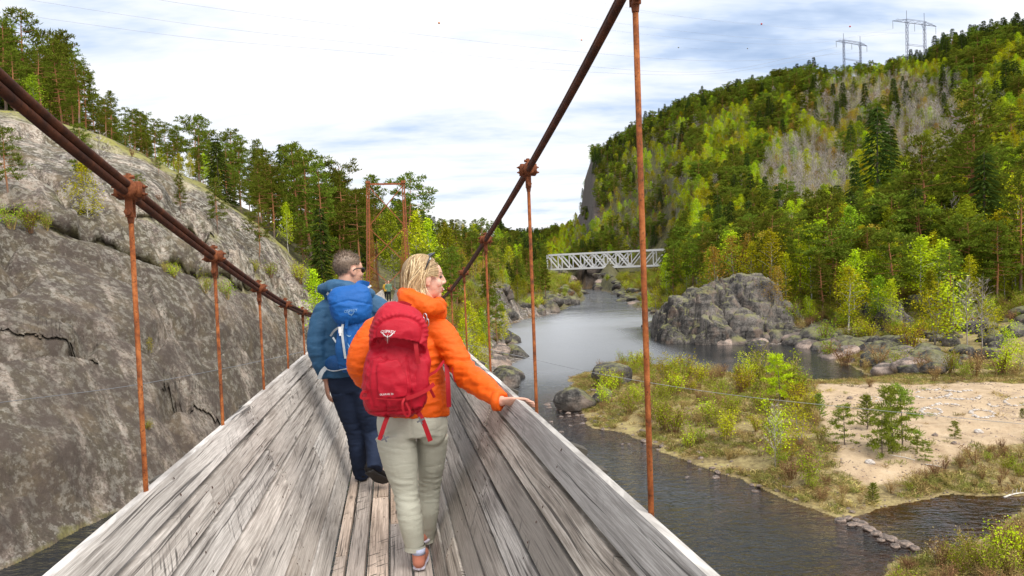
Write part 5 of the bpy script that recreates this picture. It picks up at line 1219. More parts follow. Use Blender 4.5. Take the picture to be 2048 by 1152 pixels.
# ---------------------------------------------------------------- steel truss bridge over the gorge
def truss():
    zb, Ht = 11.9, 8.7; a = W(1095, 540, 440); b = W(1333, 529, 400); a[2] = b[2] = zb; d = b-a; L = np.linalg.norm(d); d /= L; w = np.cross(d, upz); w /= np.linalg.norm(w)
    if w[1] > 0: w = -w
    e = empty('truss_bridge', a); tag(e, 'pale grey steel truss bridge spanning the gorge below the hill', 'truss bridge'); o = a; n = 10; P = lambda u, side, h: d*L*u-w*(5.0*side)+upz*h
    ms = M['pale_steel']
    def part(nm, p, q, t, h=None): mb = MB(); mb.bar(p, q, t, h or t, w); mb.build(nm, ms, e)
    for sd in (0, 1):
        part('bottom_chord', P(-.004, sd, 0), P(1.004, sd, 0), 1.1, .8); part('top_chord', P(-.004, sd, Ht), P(1.004, sd, Ht), 1.0, .8)
        for i in range(n+1): part('post', P(i/n, sd, .3), P(i/n, sd, Ht-.3), .8 if i in (0, n) else .42, .6)
        for i in range(n):
            u, v = i/n, (i+1)/n
            if i < 7: part('diagonal', P(u, sd, Ht-.2)+w*.05, P(v, sd, .2)+w*.05, .75, .5)
            if i > 2: part('diagonal', P(u, sd, .2)-w*.4, P(v, sd, Ht-.2)-w*.4, .55, .45)
    for i in range(n+1):
        part('cross_strut', P(i/n, 0, Ht+.1), P(i/n, 1, Ht+.1), .3); 
    for i in range(n): part('wind_brace', P(i/n, i % 2, Ht+.35), P((i+1)/n, 1-i % 2, Ht+.35), .2)
    mb = MB(); mb.box((P(0, 0, -.4)+P(1, 1, -.4))/2, d*L/2, w*2.6, upz*.35); mb.build('deck', M['wood_d'], e)
    for u, nm in ((.03, 'pier'), (.985, 'abutment')):
        p = P(u, .5, 0)+o; g = gz(p[0], p[1]); mb = MB(); h = max(1.5, zb-.8-g+1.0)
        mb.box(V3(*(p-o)[:2], -.8-h/2), d*1.3, w*2.4, upz*h/2); mb.box(V3(*(p-o)[:2], -.9), d*1.7, w*2.8, upz*.3); mb.build(nm, M['rock'], e)
    for sd in (0, 1):
        mb = MB(); q = P(0, sd, .2)
        for k in range(9): c = q-d*(.8+k*1.6); mb.bar(c, c+upz*1.3, .12, .12, d)
        for h in (.7, 1.3): mb.bar(q, q-d*14, .1, .1)
        mb.build('railing', ms, e)
    mb = MB(); mb.box(P(0, .5, -.5)-d*7.5, d*7, w*2.6, upz*.5); mb.build('approach_span', M['wood_d'], e)
truss()
# ---------------------------------------------------------------- pylons, lines, marker balls
def pylon(px0, y0, px1, y1, D, dep, ax0, ax1, yarm0, yarm1, lb, nm='power_pylon'):
    """two legged lattice pylon: arm from (ax0, yarm0) to (ax1, yarm1); the far arm end lies dep metres deeper"""
    A_ = W(ax0, yarm0, D+dep); B_ = W(ax1, yarm1, D-dep); c = (A_+B_)/2; d = B_-A_; Wd = np.linalg.norm(d[:2]); d[2] = 0; d /= np.linalg.norm(d); fw = np.cross(d, upz); zt = (A_[2]+B_[2])/2
    u0, u1 = (px0-ax0)/(ax1-ax0)-.5, (px1-ax0)/(ax1-ax0)-.5; g = min(gz(*(c+d*Wd*u0)[:2]), gz(*(c+d*Wd*u1)[:2]))-.5
    e = empty(nm, (c[0], c[1], g)); tag(e, lb, 'pylon'); o = V3(c[0], c[1], g); ht = zt-g; t = .12*D/400; k = Wd/23
    for u in (u0, u1):
        p = d*Wd*u; mb = MB()
        for s1 in (-1, 1):
            for s2 in (-1, 1): mb.bar(p+d*s1*.42*k+fw*s2*.42*k, p+d*s1*.3*k+fw*s2*.3*k+upz*(ht+1.2*k), t*1.3, t*1.3)
        nn = 14
        for i in range(nn):
            for s2 in (-1, 1): s1 = 1 if i % 2 else -1; z0, z1 = ht*i/nn, ht*(i+1)/nn; mb.bar(p+d*s1*.4*k+fw*s2*.4*k+upz*z0, p-d*s1*.4*k+fw*s2*.4*k+upz*z1, t, t)
        mb.build('leg', M['pylon'], e)
        mb = MB(); mb.bar(p+upz*ht, p+upz*(ht+4.6*k), t*1.3, t*1.3, d); mb.build('earth_peak', M['pylon'], e)
    mb = MB(); q = lambda u, h: d*Wd*u+upz*(ht+h)
    for s2 in (-.35, .35):
        f = fw*s2*k; mb.bar(q(-.5, 0)+f*.2, q(.5, 0)+f*.2, t*1.3, t*1.3); mb.bar(q(-.5, 0)+f*.2, q(u0, 1.3*k)+f, t, t); mb.bar(q(u0, 1.3*k)+f, q(u1, 1.3*k)+f, t, t); mb.bar(q(u1, 1.3*k)+f, q(.5, 0)+f*.2, t, t)
        uu = np.linspace(-.4, .4, 11)
        for i in range(10): mb.bar(q(uu[i], 0 if i % 2 else 1.0*k)+f, q(uu[i+1], 1.0*k if i % 2 else 0)+f, t*.8, t*.8)
    for u, s in ((u0, 1), (u1, -1)): mb.bar(q(u, -2.4*k), q(u+s*.07, 0), t, t)
    mb.build('crossarm', M['pylon'], e)
    for h in (-.42, -.72):
        mb = MB(); zz = (zt-g)*(h); mb.bar(q(u0, -8.5*k if h > -.5 else -14*k), q(u1, -8.5*k if h > -.5 else -14*k), t*1.2, t*1.2, fw); mb.bar(q(u0, -8.0*k if h > -.5 else -13.5*k), q(u1, -8.0*k if h > -.5 else -13.5*k), t, t, fw); mb.build('crossbar', M['pylon'], e)
    ends = []
    for u in (-.49, 0, .49):
        mb = MB(); p0, p1 = q(u, 0), q(u, -3.0*k); mb.tube([p0, p1], .09*D/400, 5)
        for i in range(7): z = p0+(p1-p0)*(.25+.1*i); mb.tube([z, z-upz*.12], .17*D/400, 6)
        mb.build('insulator', M['ball_g'], e); ends.append(p1+o)
    return ends, [q(u0, 4.6*k)+o, q(u1, 4.6*k)+o]
eB, pB = pylon(1813, 48, 1848, 36, 400, -6, 1785, 1872, 57, 38, 'taller two legged steel pylon standing on the hill crest')
eA, pA = pylon(1687, 84, 1720, 76, 440, -6, 1672, 1734, 94, 81, 'smaller two legged steel pylon beyond the taller one on the crest')
pylon(1091, 462, 1100, 461, 930, -6, 1087, 1104, 463, 462, 'tiny distant pylon above the gorge')
WL = []
def line(pts, lb, r=.028):
    P = spline(pts, 90); o = P[45]; mb = MB(); mb.tube(P-o, r, 4); q = mb.build('power_line', M['line']); q.location = o; tag(q, lb, 'power line')
def thru(end, px_pts, D0, D1):
    """cable from the pylon end over the valley; the picture points give its hang"""
    n = len(px_pts); return [end]+[W(x, y, D0+(D1-D0)*((i+1)/n)) for i, (x, y) in enumerate(px_pts)]
line(thru(eA[0], [(1420, 143), (1080, 124), (730, 88), (400, 51), (60, 0), (-250, -55)], 440, 250), 'power line from the near arm end of the smaller pylon, lowest over the valley', .05)
line(thru(eA[1], [(1430, 147), (1080, 138), (700, 103), (400, 77), (100, 38), (-250, -15)], 440, 250), 'power line from the middle of the smaller pylon crossing the whole sky', .05)
line(thru(eA[2], [(1450, 122), (1120, 100), (740, 57), (530, 30), (320, 0), (0, -55)], 440, 250), 'power line from the far arm end of the smaller pylon', .05)
line(thru(eB[0], [(1600, 88), (1300, 70), (1010, 25), (860, -5), (500, -80)], 400, 250), 'power line from the near arm end of the taller pylon')
line(thru(eB[1], [(1600, 80), (1300, 55), (1070, 15), (990, -5), (500, -110)], 400, 250), 'power line from the middle of the taller pylon')
line(thru(eB[2], [(1650, 60), (1400, 38), (1200, 5), (900, -60)], 400, 260), 'power line from the far arm end of the taller pylon')
line(thru(pA[0], [(1495, 97), (1357, 95), (1163, 80), (878, 46), (500, -10), (200, -60)], 440, 260), 'thin earth wire with coloured marker balls from the smaller pylon', .015)
line(thru(pB[0], [(1700, 53), (1523, 48), (1200, 15), (1000, -20)], 400, 280), 'thin earth wire with red marker balls from the taller pylon', .015)
for x, y, D, m, lb, r in [(878, 46, 317, 'ball_o', 'orange marker ball on the earth wire high over the bridge tower', .45), (1163, 80, 350, 'ball_o', 'small orange marker ball on the wire above the gorge', .35), (1357, 95, 380, 'ball_g', 'dull grey marker ball on the wire above the truss bridge', .35), (1495, 97, 410, 'ball_g', 'dull grey marker ball nearer the smaller pylon', .35), (1523, 48, 340, 'ball_r', 'red marker ball on the upper wire over the valley', .42), (1700, 53, 370, 'ball_r', 'red marker ball on the upper wire above the smaller pylon', .42)]:
    P = W(x, y, D); mb = MB(); th = np.linspace(-.5*np.pi, .5*np.pi, 9); mb.tube([(0, 0, math.sin(t)*r) for t in th], [max(.004, math.cos(t)*r) for t in th], 12); mb.tube([(0, 0, -r*1.0), (0, 0, r*1.0)], r*.12, 6); mb.tube([(-r*1.25, 0, 0), (r*1.25, 0, 0)], r*.10, 6)
    o = mb.build('marker_ball', M[m], None, True); o.location = P; tag(o, lb, 'marker ball')
# ---------------------------------------------------------------- people
HR = np.random.default_rng(77)
def J(px, py, s):
    """point on the plane s metres along the bridge"""
    d = ray(px, py); k = (s-EYE@AX)/(d@AX); return EYE+d*k
def ell(c, r, R=None, n=14):
    th = np.linspace(0, np.pi, n//2+2); ph = np.linspace(0, 2*np.pi, n, endpoint=False); V = [V3(0, 0, 1)]; 
    for t in th[1:-1]: V += [V3(math.sin(t)*math.cos(p), math.sin(t)*math.sin(p), math.cos(t)) for p in ph]
    V.append(V3(0, 0, -1)); V = np.array(V)*np.asarray(r); k = n//2; F = []
    for j in range(n): F.append((0, 1+j, 1+(j+1) % n)); F.append((1+(k-1)*n+j, len(V)-1, 1+(k-1)*n+(j+1) % n))
    for i in range(k-1):
        for j in range(n): F.append((1+i*n+j, 1+(i+1)*n+j, 1+(i+1)*n+(j+1) % n, 1+i*n+(j+1) % n))
    V = V@(np.asarray(R).T if R is not None else np.eye(3)); return V+np.asarray(c), F
def limb(pts, radii, n=16, sub=5, up=None, ends=True):
    """tapered limb through the joints, radii scalar or (across, along up)"""
    P = np.asarray(pts, float); rr = np.array([(r, r) if np.isscalar(r) else r for r in radii], float); k = (len(P)-1)*sub+1
    q = spline(np.column_stack([P, rr]), k); V, F = tubeVF(q[:, :3], [tuple(a) for a in np.maximum(q[:, 3:], .002)], n, True, up); out = [(V, F)]
    if ends:
        for i in (0, -1): out.append(ell(P[i], (min(rr[i]),)*3, None, 12))
    return out
def solid(name, shapes, voxel, mats, parent, org, smooth=4, disp=None, paint=None):
    mb = MB()
    for V, F in shapes: mb.add(V-org, F)
    o = mb.build('tmp', mats); md = o.modifiers.new('r', 'REMESH'); md.mode = 'VOXEL'; md.voxel_size = voxel; md.use_smooth_shade = True
    if smooth: sm = o.modifiers.new('s', 'SMOOTH'); sm.factor = .5; sm.iterations = smooth
    dg = bpy.context.evaluated_depsgraph_get(); me = bpy.data.meshes.new_from_object(o.evaluated_get(dg)); bpy.data.objects.remove(o)
    me.name = name; n = len(me.vertices); co = np.zeros(n*3, np.float32); no = np.zeros(n*3, np.float32); me.vertices.foreach_get('co', co); me.vertex_normals.foreach_get('vector', no)
    co, no = co.reshape(-1, 3).astype(float), no.reshape(-1, 3)
    if disp is not None: co = co+no*disp(co+org)[:, None]; me.vertices.foreach_set('co', co.astype(np.float32).ravel())
    me.materials.clear()
    for m in (mats if isinstance(mats, list) else [mats]): me.materials.append(m)
    if paint is not None:
        c = np.zeros(len(me.polygons)*3, np.float32); me.polygons.foreach_get('center', c); me.polygons.foreach_set('material_index', paint(c.reshape(-1, 3)+org).astype(np.int32))
    me.polygons.foreach_set('use_smooth', np.ones(len(me.polygons), bool)); me.update()
    return link(name, me, parent)
def skinmat(name, col):
    m, nt = material(name); p = nt.pos(); a = nt.noise(p, 22, 4, .6)
    nt.out(nt.bsdf(nt.mix(nt.ramp(a, [(.35, .35), (.65, 0.0)]), col, (col[0]*.85, col[1]*.55, col[2]*.5)), .5, None, Subsurface_Weight=.15, Subsurface_Radius=(.02, .008, .004))); return m
M['skin'] = skinmat('fair_skin', (.66, .40, .30)); M['skin_m'] = skinmat('ruddy_skin', (.56, .32, .23)); M['lip'] = plain('lips', (.50, .16, .14), .4); M['eye'] = plain('dark_eye', (.03, .022, .02), .2); M['teeth'] = plain('teeth', (.8, .78, .72), .3); M['brow'] = plain('brow_hair', (.22, .14, .08), .7)
M['orange'] = fabric('orange_shell_cloth', (.78, .110, .004), .55, 900, .25, .5); M['navy'] = fabric('steel_blue_shell_cloth', (.030, .10, .20), .5, 900, .4, .5); M['jeans'] = fabric('dark_denim', (.014, .024, .055), .8, 700, .5, .6)
M['chino'] = fabric('pale_sage_trouser_cloth', (.50, .50, .42), .8, 800, .12, .7); M['red'] = fabric('crimson_pack_cloth', (.43, .006, .022), .5, 700, .35, .4); M['redd'] = fabric('dark_red_webbing', (.34, .006, .014), .6, 500, .3); M['blue'] = fabric('bright_blue_pack_cloth', (.008, .10, .36), .5, 700, .35, .4); M['blued'] = fabric('deep_blue_pack_cloth', (.008, .075, .24), .55, 700, .35)
M['grey_strap'] = plain('pale_grey_webbing', (.45, .48, .50), .6); M['black'] = plain('black_plastic', (.015, .015, .017), .3); M['metal'] = plain('bright_clip_metal', (.55, .56, .58), .3, .9); M['print'] = plain('white_print', (.80, .78, .78), .6); M['print_b'] = plain('faint_blue_print', (.22, .40, .62), .6)
M['shoe_b'] = fabric('black_shoe_cloth', (.012, .011, .012), .7, 400, .3); M['sole_b'] = plain('black_rubber', (.022, .022, .024), .6, 0, .3, 60); M['shoe_p'] = fabric('coral_shoe_mesh', (.62, .24, .16), .6, 500, .3); M['sole_w'] = plain('white_lilac_foam', (.74, .72, .86), .5); M['sock'] = plain('lilac_sock', (.55, .60, .80), .8); M['green_j'] = fabric('moss_green_coat', (.10, .17, .11), .7); M['yellow_j'] = fabric('yellow_coat', (.55, .33, .04), .7); M['dark_t'] = fabric('black_trousers', (.012, .012, .014), .8)
def hairmat(name, dark, mid, light):
    m, nt = material(name); r = nt.n('ShaderNodeNewGeometry').outputs['Random Per Island']; p = nt.pos()
    a = nt.noise(nt.map(p, (120, 120, 12)), 1.0, 3, .6)
    nt.out(nt.bsdf(nt.ramp(nt.math('ADD', nt.math('MULTIPLY', r, .55), nt.math('MULTIPLY', a, .45)), [(.22, dark), (.45, mid), (.66, light)]), .45, nt.bump(a, .5, .004), Anisotropic=.6)); return m
M['blond'] = hairmat('streaked_blond_hair', (.24, .14, .06), (.50, .34, .16), (.78, .62, .38)); M['root'] = hairmat('darker_hair_roots', (.14, .085, .04), (.26, .165, .08), (.40, .28, .15)); M['brownhair'] = hairmat('short_brown_hair', (.06, .04, .028), (.13, .088, .06), (.24, .17, .12))
def wrinkle(a, fx=7., fz=16., sharp=.5):
    def f(P):
        q = np.column_stack([P@TX*fx, P@AX*fx, P[:, 2]*fz]); w = .25*fbm(q*.45+3, 2)
        return a*(fbm(q+w[:, None]*2, 3)+sharp*(.35-np.abs(fbm(q*1.3+9+w[:, None]*3, 2))*2.2))
    return f
def headframe(yaw, pitch=0., roll=0.):
    """face direction yaw radians right of the bridge axis"""
    f = AX*math.cos(yaw)+TX*math.sin(yaw); f = f*math.cos(pitch)+upz*math.sin(pitch); r = np.cross(f, upz); r /= np.linalg.norm(r); u = np.cross(r, f)
    r2 = r*math.cos(roll)+u*math.sin(roll); u2 = u*math.cos(roll)-r*math.sin(roll); return np.column_stack([f, r2, u2])
def head_shapes(c, R, k=1.0, male=False):
    L = lambda f, r, u: c+R@(V3(f, r, u)*k)
    S = [ell(L(-.020, 0, .035), np.array((.096, .075, .088))*k, R, 20), ell(L(.030, 0, -.028), np.array((.060, .060, .088))*k, R, 18), ell(L(.056, 0, .030), np.array((.036, .056, .05))*k, R, 14), ell(L(.058, 0, -.094), np.array((.026, .026, .022))*k, R), ell(L(.020, 0, -.07), np.array((.058, .052, .045))*k, R)]
    S += limb([L(.086, 0, .020), L(.098, 0, -.002), L(.106, 0, -.025)], [.008*k, .0085*k, .0105*k], 10, 3); S.append(ell(L(.095, 0, -.031), np.array((.013, .0165, .008))*k, R, 10)); S.append(ell(L(.080, 0, .026), np.array((.016, .046, .010))*k, R, 12))
    for s in (-1, 1):
        S += [ell(L(.056, s*.038, -.028), np.array((.027, .024, .026))*k, R, 12), ell(L(-.006, s*.076, -.008), np.array((.021, .009, .032))*k, R@np.array([[.95, 0, .3], [0, 1, 0], [-.3, 0, .95]]), 12), ell(L(-.004, s*.074, -.03), np.array((.012, .010, .014))*k, R, 10), ell(L(-.012, s*.066, -.008), np.array((.02, .02, .03))*k, R, 10)]
    S += [ell(L(.086, 0, -.060), np.array((.013, .024, .0075))*k, R, 12), ell(L(.084, 0, -.073), np.array((.013, .021, .0075))*k, R, 12)]
    return S
def hand_shapes(w, f, n, th, sc=1.0, curl=.5, spread=.12):
    """w wrist, f finger direction, n palm normal, th thumb side; five separate fingers"""
    f, n, th = (np.asarray(q, float)/np.linalg.norm(q) for q in (f, n, th)); S = []
    c = w+f*.045*sc; S += limb([w-f*.03*sc, w+f*.005*sc, w+f*.05*sc, w+f*.088*sc], [(.026*sc, .019*sc), (.031*sc, .017*sc), (.040*sc, .015*sc), (.037*sc, .011*sc)], 12, 3, n, False)
    for i, (o, L) in enumerate(((.031, .072), (.0105, .081), (-.0105, .075), (-.031, .058))):
        r = (.0092, .0095, .009, .008)[i]*sc; b = w+f*.082*sc+th*o*sc; d = f+th*spread*(1.2-i*.8); d /= np.linalg.norm(d); pts = [b-d*.02*sc, b]; a = curl*(.7+.15*i); L *= sc
        for k, q in enumerate((.45, .3, .25)):
            d = d*math.cos(a*.55)+n*math.sin(a*.55); d /= np.linalg.norm(d); pts.append(pts[-1]+d*L*q)
        S += limb(pts, [r, r*1.05, r*.98, r*.9, r*.72], 8, 2)
    d = th*.75+f*.6+n*.25; d /= np.linalg.norm(d); b = w+f*.022*sc+th*.028*sc; d2 = th*.35+f*.85+n*.35; d2 /= np.linalg.norm(d2)
    S += limb([w+f*.01*sc, b, b+d*.036*sc, b+d*.036*sc+d2*.032*sc], [.014*sc, .013*sc, .0105*sc, .008*sc], 8, 3)
    return S
def ribbon(pts, w, nrm, th=.0025, n=None):
    """flat webbing strap through the points; nrm faces outward"""
    P = spline(pts, n or max(6, len(pts)*5)); k = len(P); V = []; F = []; nrm = np.asarray(nrm, float)
    for i in range(k):
        d = P[min(i+1, k-1)]-P[max(i-1, 0)]; d /= np.linalg.norm(d); N_ = nrm if nrm.ndim == 1 else nrm[min(i*len(nrm)//k, len(nrm)-1)]; s = np.cross(d, N_); s /= max(1e-6, np.linalg.norm(s)); m_ = np.cross(s, d)
        for a, b in ((-1, -1), (1, -1), (1, 1), (-1, 1)): V.append(P[i]+s*a*w/2+m_*b*th/2)
    for i in range(k-1):
        for j in range(4): F.append((i*4+j, i*4+(j+1) % 4, (i+1)*4+(j+1) % 4, (i+1)*4+j))
    F += [(3, 2, 1, 0), tuple((k-1)*4+j for j in range(4))]; return np.array(V), F
def strap(name, pts, w, nrm, mat, parent, org, th=.003):
    mb = MB(); V, F = ribbon(pts, w, nrm, th); mb.add(V-org, F); return mb.build(name, M[mat], parent, False)
BK = -AX     # towards the camera
def shoe(parent, org, heel, toe, upn, uppm, solem, wd=.046, h=.075, ank=None, sock=None):
    f = toe-heel; L = np.linalg.norm(f); f /= L; u = upn-f*(upn@f); u /= np.linalg.norm(u); r = np.cross(f, u); R = np.column_stack([f, r, u])
    c = lambda a, b=0., z=0.: heel+f*a*L+r*b+u*z
    S = limb([c(.09, 0, .034+.01), c(.3, 0, .046), c(.6, 0, .042), c(.86, 0, .032)], [(wd*.78, .040), (wd*.84, .042), (wd, .03), (wd*.75, .02)], 14, 4, u)
    S += limb([c(.13, 0, .04), c(.15, 0, h), c(.16, 0, h+.03)], [(.034, .042), (.036, .044), (.038, .044)], 14, 3, f, False)
    solid('shoe_upper', S, .007, M[uppm], parent, org, 3)
    S = limb([c(.06, 0, .012), c(.3, 0, .008), c(.62, 0, .008), c(.93, 0, .018)], [(wd*.80, .013), (wd*.82, .011), (wd*1.04, .010), (wd*.72, .010)], 16, 4, u)
    solid('shoe_sole', S, .006, M[solem], parent, org, 3)
    mb = MB(); mb.tube([c(.22, -.02, h+.004)-org, c(.34, 0, h*.92)-org, c(.22, .02, h+.004)-org], .003, 5); mb.tube([c(.36, -.022, h*.78)-org, c(.40, 0, h*.86)-org, c(.36, .022, h*.78)-org], .003, 5); mb.build('lace', M['print' if uppm == 'shoe_p' else 'shoe_b'], parent)
    return c
# ---- woman in the orange jacket
def woman():
    s0 = 3.95; org = B(s0, .16, zdeck(s0)); e = empty('person', org); tag(e, 'woman in orange jacket and pale trousers walking away, hand on the bridge rail', 'person')
    Jw = J; hip = [Jw(786, 858, s0+.0), Jw(864, 858, s0+.04)]; knee = [Jw(812, 985, s0-.05), Jw(859, 975, s0+.15)]; ank = [Jw(830, 1094, s0-.09), Jw(852, 1078, s0+.20)]
    pel = Jw(825, 842, s0); chest = Jw(822, 700, s0+.01); neck = Jw(846, 618, s0+.02)
    sh = [Jw(752, 664, s0), Jw(880, 662, s0)]; el = [Jw(722, 728, s0-.02), Jw(931, 745, s0-.16)]; wr = [Jw(752, 770, s0+.20), Jw(1002, 802, 3.44)]
    hc = Jw(851, 557, s0+.03); R = headframe(math.radians(80), .03, 0.0)
    S = head_shapes(hc, R, 1.0); S += limb([hc+R@V3(-.015, 0, -.06), hc+R@V3(-.02, 0, -.12), neck+upz*.0], [.055, .052, .06])
    S += limb([neck, chest, Jw(825, 770, s0), pel], [(.10, .08), (.15, .10), (.13, .09), (.15, .10)], up=AX)
    for i in (0, 1):
        S += limb([neck*.4+sh[i]*.6, sh[i], el[i], wr[i]], [.05, .055, .04, .026]); S += limb([hip[i], knee[i], ank[i]], [.085, .052, .034])
    fd = Jw(1062, 804, 3.36)-wr[1]; fd = fd/np.linalg.norm(fd); hn = -upz*.75+BK*.66; tn = np.cross(fd, hn)
    S += hand_shapes(wr[1]+fd*.02, fd, hn, tn, .97, .12, .10)
    fl = AX*.9+TX*.3-upz*.2; S += hand_shapes(wr[0]+fl*.02, fl, TX, upz, .92, .7)
    lipc = hc+R@V3(.09, 0, -.066)
    def paint(c):
        q = (c-hc)@R; lip = (np.abs(q[:, 2]+.066) < .012) & (q[:, 0] > .082) & (np.abs(q[:, 1]) < .025); brow = (np.abs(q[:, 2]-.027-.1*(np.abs(q[:, 1])-.03)) < .0035) & (q[:, 0] > .055) & (np.abs(q[:, 1]) > .014) & (np.abs(q[:, 1]) < .05)
        return np.where(lip, 1, np.where(brow, 2, 0))
    solid('body', S, .0046, [M['skin'], M['lip'], M['brow']], e, org, 3, None, paint)
    for s in (-1, 1):
        mb = MB(); mb.add(*[(ell(hc+R@V3(.077, s*.034, .004), (.010, .014, .0062), R, 12)[0]-org), ell(V3(0, 0, 0), (1, 1, 1), None, 12)[1]]); mb.build('eye', M['eye'], e, True)
    mb = MB(); V, F = ell(hc+R@V3(.092, .012, -.066), (.006, .018, .0035), R, 10); mb.add(V-org, F); mb.build('teeth', M['teeth'], e, True)
    # jacket with sleeves
    S = limb([Jw(824, 829, s0), Jw(825, 800, s0), Jw(824, 765, s0), Jw(820, 705, s0), Jw(818, 668, s0+.01), Jw(836, 632, s0+.02), Jw(845, 606, s0+.02)], [(.203, .135), (.200, .135), (.180, .125), (.185, .13), (.182, .115), (.13, .095), (.09, .085)], 28, 5, AX, False)
    S += limb([Jw(800, 650, s0), Jw(752, 668, s0-.01), el[0], wr[0]], [.08, .088, .078, .06], 18, 6)
    S += limb([Jw(845, 648, s0), Jw(876, 664, s0-.02), el[1]*.5+sh[1]*.5, el[1], el[1]*.45+wr[1]*.55, wr[1]-fd*.006], [.082, .084, .072, .068, .060, .046], 18, 6, None, False)
    jk = solid('jacket', S, .0075, M['orange'], e, org, 3, lambda P: wrinkle(.006, 4, 15, 1.2)(P)*(.55+1.5*np.exp(-(np.linalg.norm(P-el[1], axis=1)/.16)**2)+1.2*np.exp(-(np.linalg.norm(P-wr[1], axis=1)/.10)**2)+.8*np.exp(-((P[:, 2]-Jw(825, 765, s0)[2])/.07)**2))+wrinkle(.0028, 12, 34, 1.2)(P))
    S = limb([Jw(812, 594, s0-.06), Jw(822, 600, s0-.10), Jw(845, 612, s0-.12), Jw(868, 616, s0-.08), Jw(876, 610, s0+.05), Jw(862, 602, s0+.11), Jw(832, 592, s0+.10), Jw(813, 590, s0+.03), Jw(812, 594, s0-.06)], [.050, .058, .060, .054, .045, .045, .048, .048, .050], 16, 5)
    S += limb([Jw(818, 604, s0-.04), Jw(845, 620, s0-.04), Jw(874, 624, s0-.02)], [.07, .085, .06], 16, 5)
    solid('hood', S, .0075, M['orange'], jk, org, 4, lambda P: wrinkle(.008, 7, 9, 1.2)(P)+wrinkle(.003, 16, 20, 1.2)(P))
    mb = MB(); c = fd; a = wr[1]-fd*.004
    V, F = tubeVF([a-fd*.03, a, a+fd*.004], [.050, .0495, .044], 16, True); mb.add(V-org, F); mb.build('cuff', M['orange'], jk, True)
    # trousers
    S = limb([Jw(825, 815, s0), Jw(825, 845, s0), Jw(826, 868, s0)], [(.180, .128), (.192, .136), (.180, .128)], 28, 5, AX, False)
    for i, x in ((0, 790), (1, 865)):
        k = knee[i]; h2 = Jw(x, 868, s0-.02 if i == 0 else s0+.05)
        S += limb([h2, h2*.55+k*.45, k, k*.55+ank[i]*.45+BK*.018, ank[i]], [(.106, .118), (.096, .102), (.067, .071), (.066, .072), (.050, .053)] if i == 0 else [(.088, .105), (.080, .092), (.062, .066), (.060, .067), (.046, .050)], 22, 6, AX, False)
    S += [ell(Jw(788, 856, s0-.03), (.092, .080, .11)), ell(Jw(864, 854, s0-.02), (.088, .078, .11))]
    kz = [knee[0][2], knee[1][2]]
    def dis(P):
        w = wrinkle(.0035, 5, 20, .8)(P); near = np.exp(-((P[:, 2]-kz[0]+.02)/.11)**2)+.8*np.exp(-((P[:, 2]-hip[0][2]+.06)/.05)**2)
        seam = -.004*np.exp(-((P@TX-(pel@TX)+.012)/.006)**2)*(P[:, 2] > hip[0][2]-.02)
        return w*(.30+1.1*near)+.0012*near*np.sin(P[:, 2]*190+P@TX*30+6*noise(P*9))+seam
    tr = solid('trousers', S, .007, M['chino'], e, org, 3, dis)
    for i in (0, 1):
        V, F = tubeVF([ank[i]+upz*.012, ank[i]-upz*.012], [(.0555, .0585), (.0565, .0595)] if i == 0 else [(.0505, .0545), (.0515, .0555)], 20, False, AX); mb = MB(); mb.add(V-org, F); V2, F2 = tubeVF([ank[i]-upz*.012, ank[i]+upz*.012], [(.054, .057), (.053, .056)] if i == 0 else [(.049, .053), (.048, .052)], 20, False, AX); mb.add(V2-org, [f for f in F2]); mb.build('hem', M['chino'], tr, True)
    zd = zdeck(s0)
    for i, (hx, hy, hs, tx_, ty, ts, lift) in enumerate(((838, 1152, s0-.145, 846, 1125, s0+.10, .0), (850, 1108, s0+.12, 866, 1080, s0+.36, .0))):
        h = Jw(hx, hy, hs); t = Jw(tx_, ty, ts); h[2] = max(h[2], zdeck(hs)+.008+(.0 if i == 0 else .045)); t[2] = zdeck(ts)+.014
        sh_ = empty('shoe', (0, 0, 0), 0, e); un = upz+(TX*.0 if i == 0 else -TX*.45); c = shoe(sh_, org, h, t, un, 'shoe_p', 'sole_w', .044, .07)
        mb = MB(); V, F = tubeVF([c(.14, 0, .085), c(.145, 0, .112)], [(.036, .042), (.035, .040)], 16, True, AX); mb.add(V-org, F); mb.build('sock', M['sock'], e, True)
    # hair: solid cap and separate locks
    def L(f, r, u): return hc+R@V3(f, r, u)
    V, F = ell(L(-.026, 0, .040), (.103, .084, .094), R, 26); q = (V-hc)@R; back = np.clip((.03-q[:, 0])/.1, 0, 1); V = V-np.outer(np.clip(.03-q[:, 2], 0, 1)*.15*back, R[:, 2]); mb = MB()
    keep = lambda q: (q[0] < .045 and q[2] > .0+q[0]*1.0 and not (q[0] > -.005 and q[2] < .055)) or q[0] < -.02
    mb.add(V-org, [f for f in F if keep(np.mean([(V[i]-hc)@R for i in f], 0))], 1)
    for k in range(1500):
        sd = 1 if HR.random() < .6 else -1; f0 = HR.uniform(-.085, .052); r0 = HR.uniform(-.02, .035)*1.0
        z0 = .040+.096*math.sqrt(max(.02, 1-((f0+.026)/.106)**2-(r0/.09)**2)); a = L(f0, sd*abs(r0), z0); end_f = -.035-HR.random()*.075+(.02 if HR.random() < .15 else 0)
        m1f = f0*.45+end_f*.55; yy = .088*math.sqrt(max(.05, 1-((m1f+.026)/.112)**2)); m1 = L(m1f-.004, sd*(yy+.004), .045+HR.normal()*.008); m2 = L(end_f-.006, sd*(yy*.9+.012*HR.random()), -.030+HR.normal()*.01)
        if HR.random() < .3: m1 = L(-.118+HR.random()*.012, sd*HR.random()*.06, .05); m2 = L(-.128+HR.random()*.02, sd*HR.random()*.06, -.03)
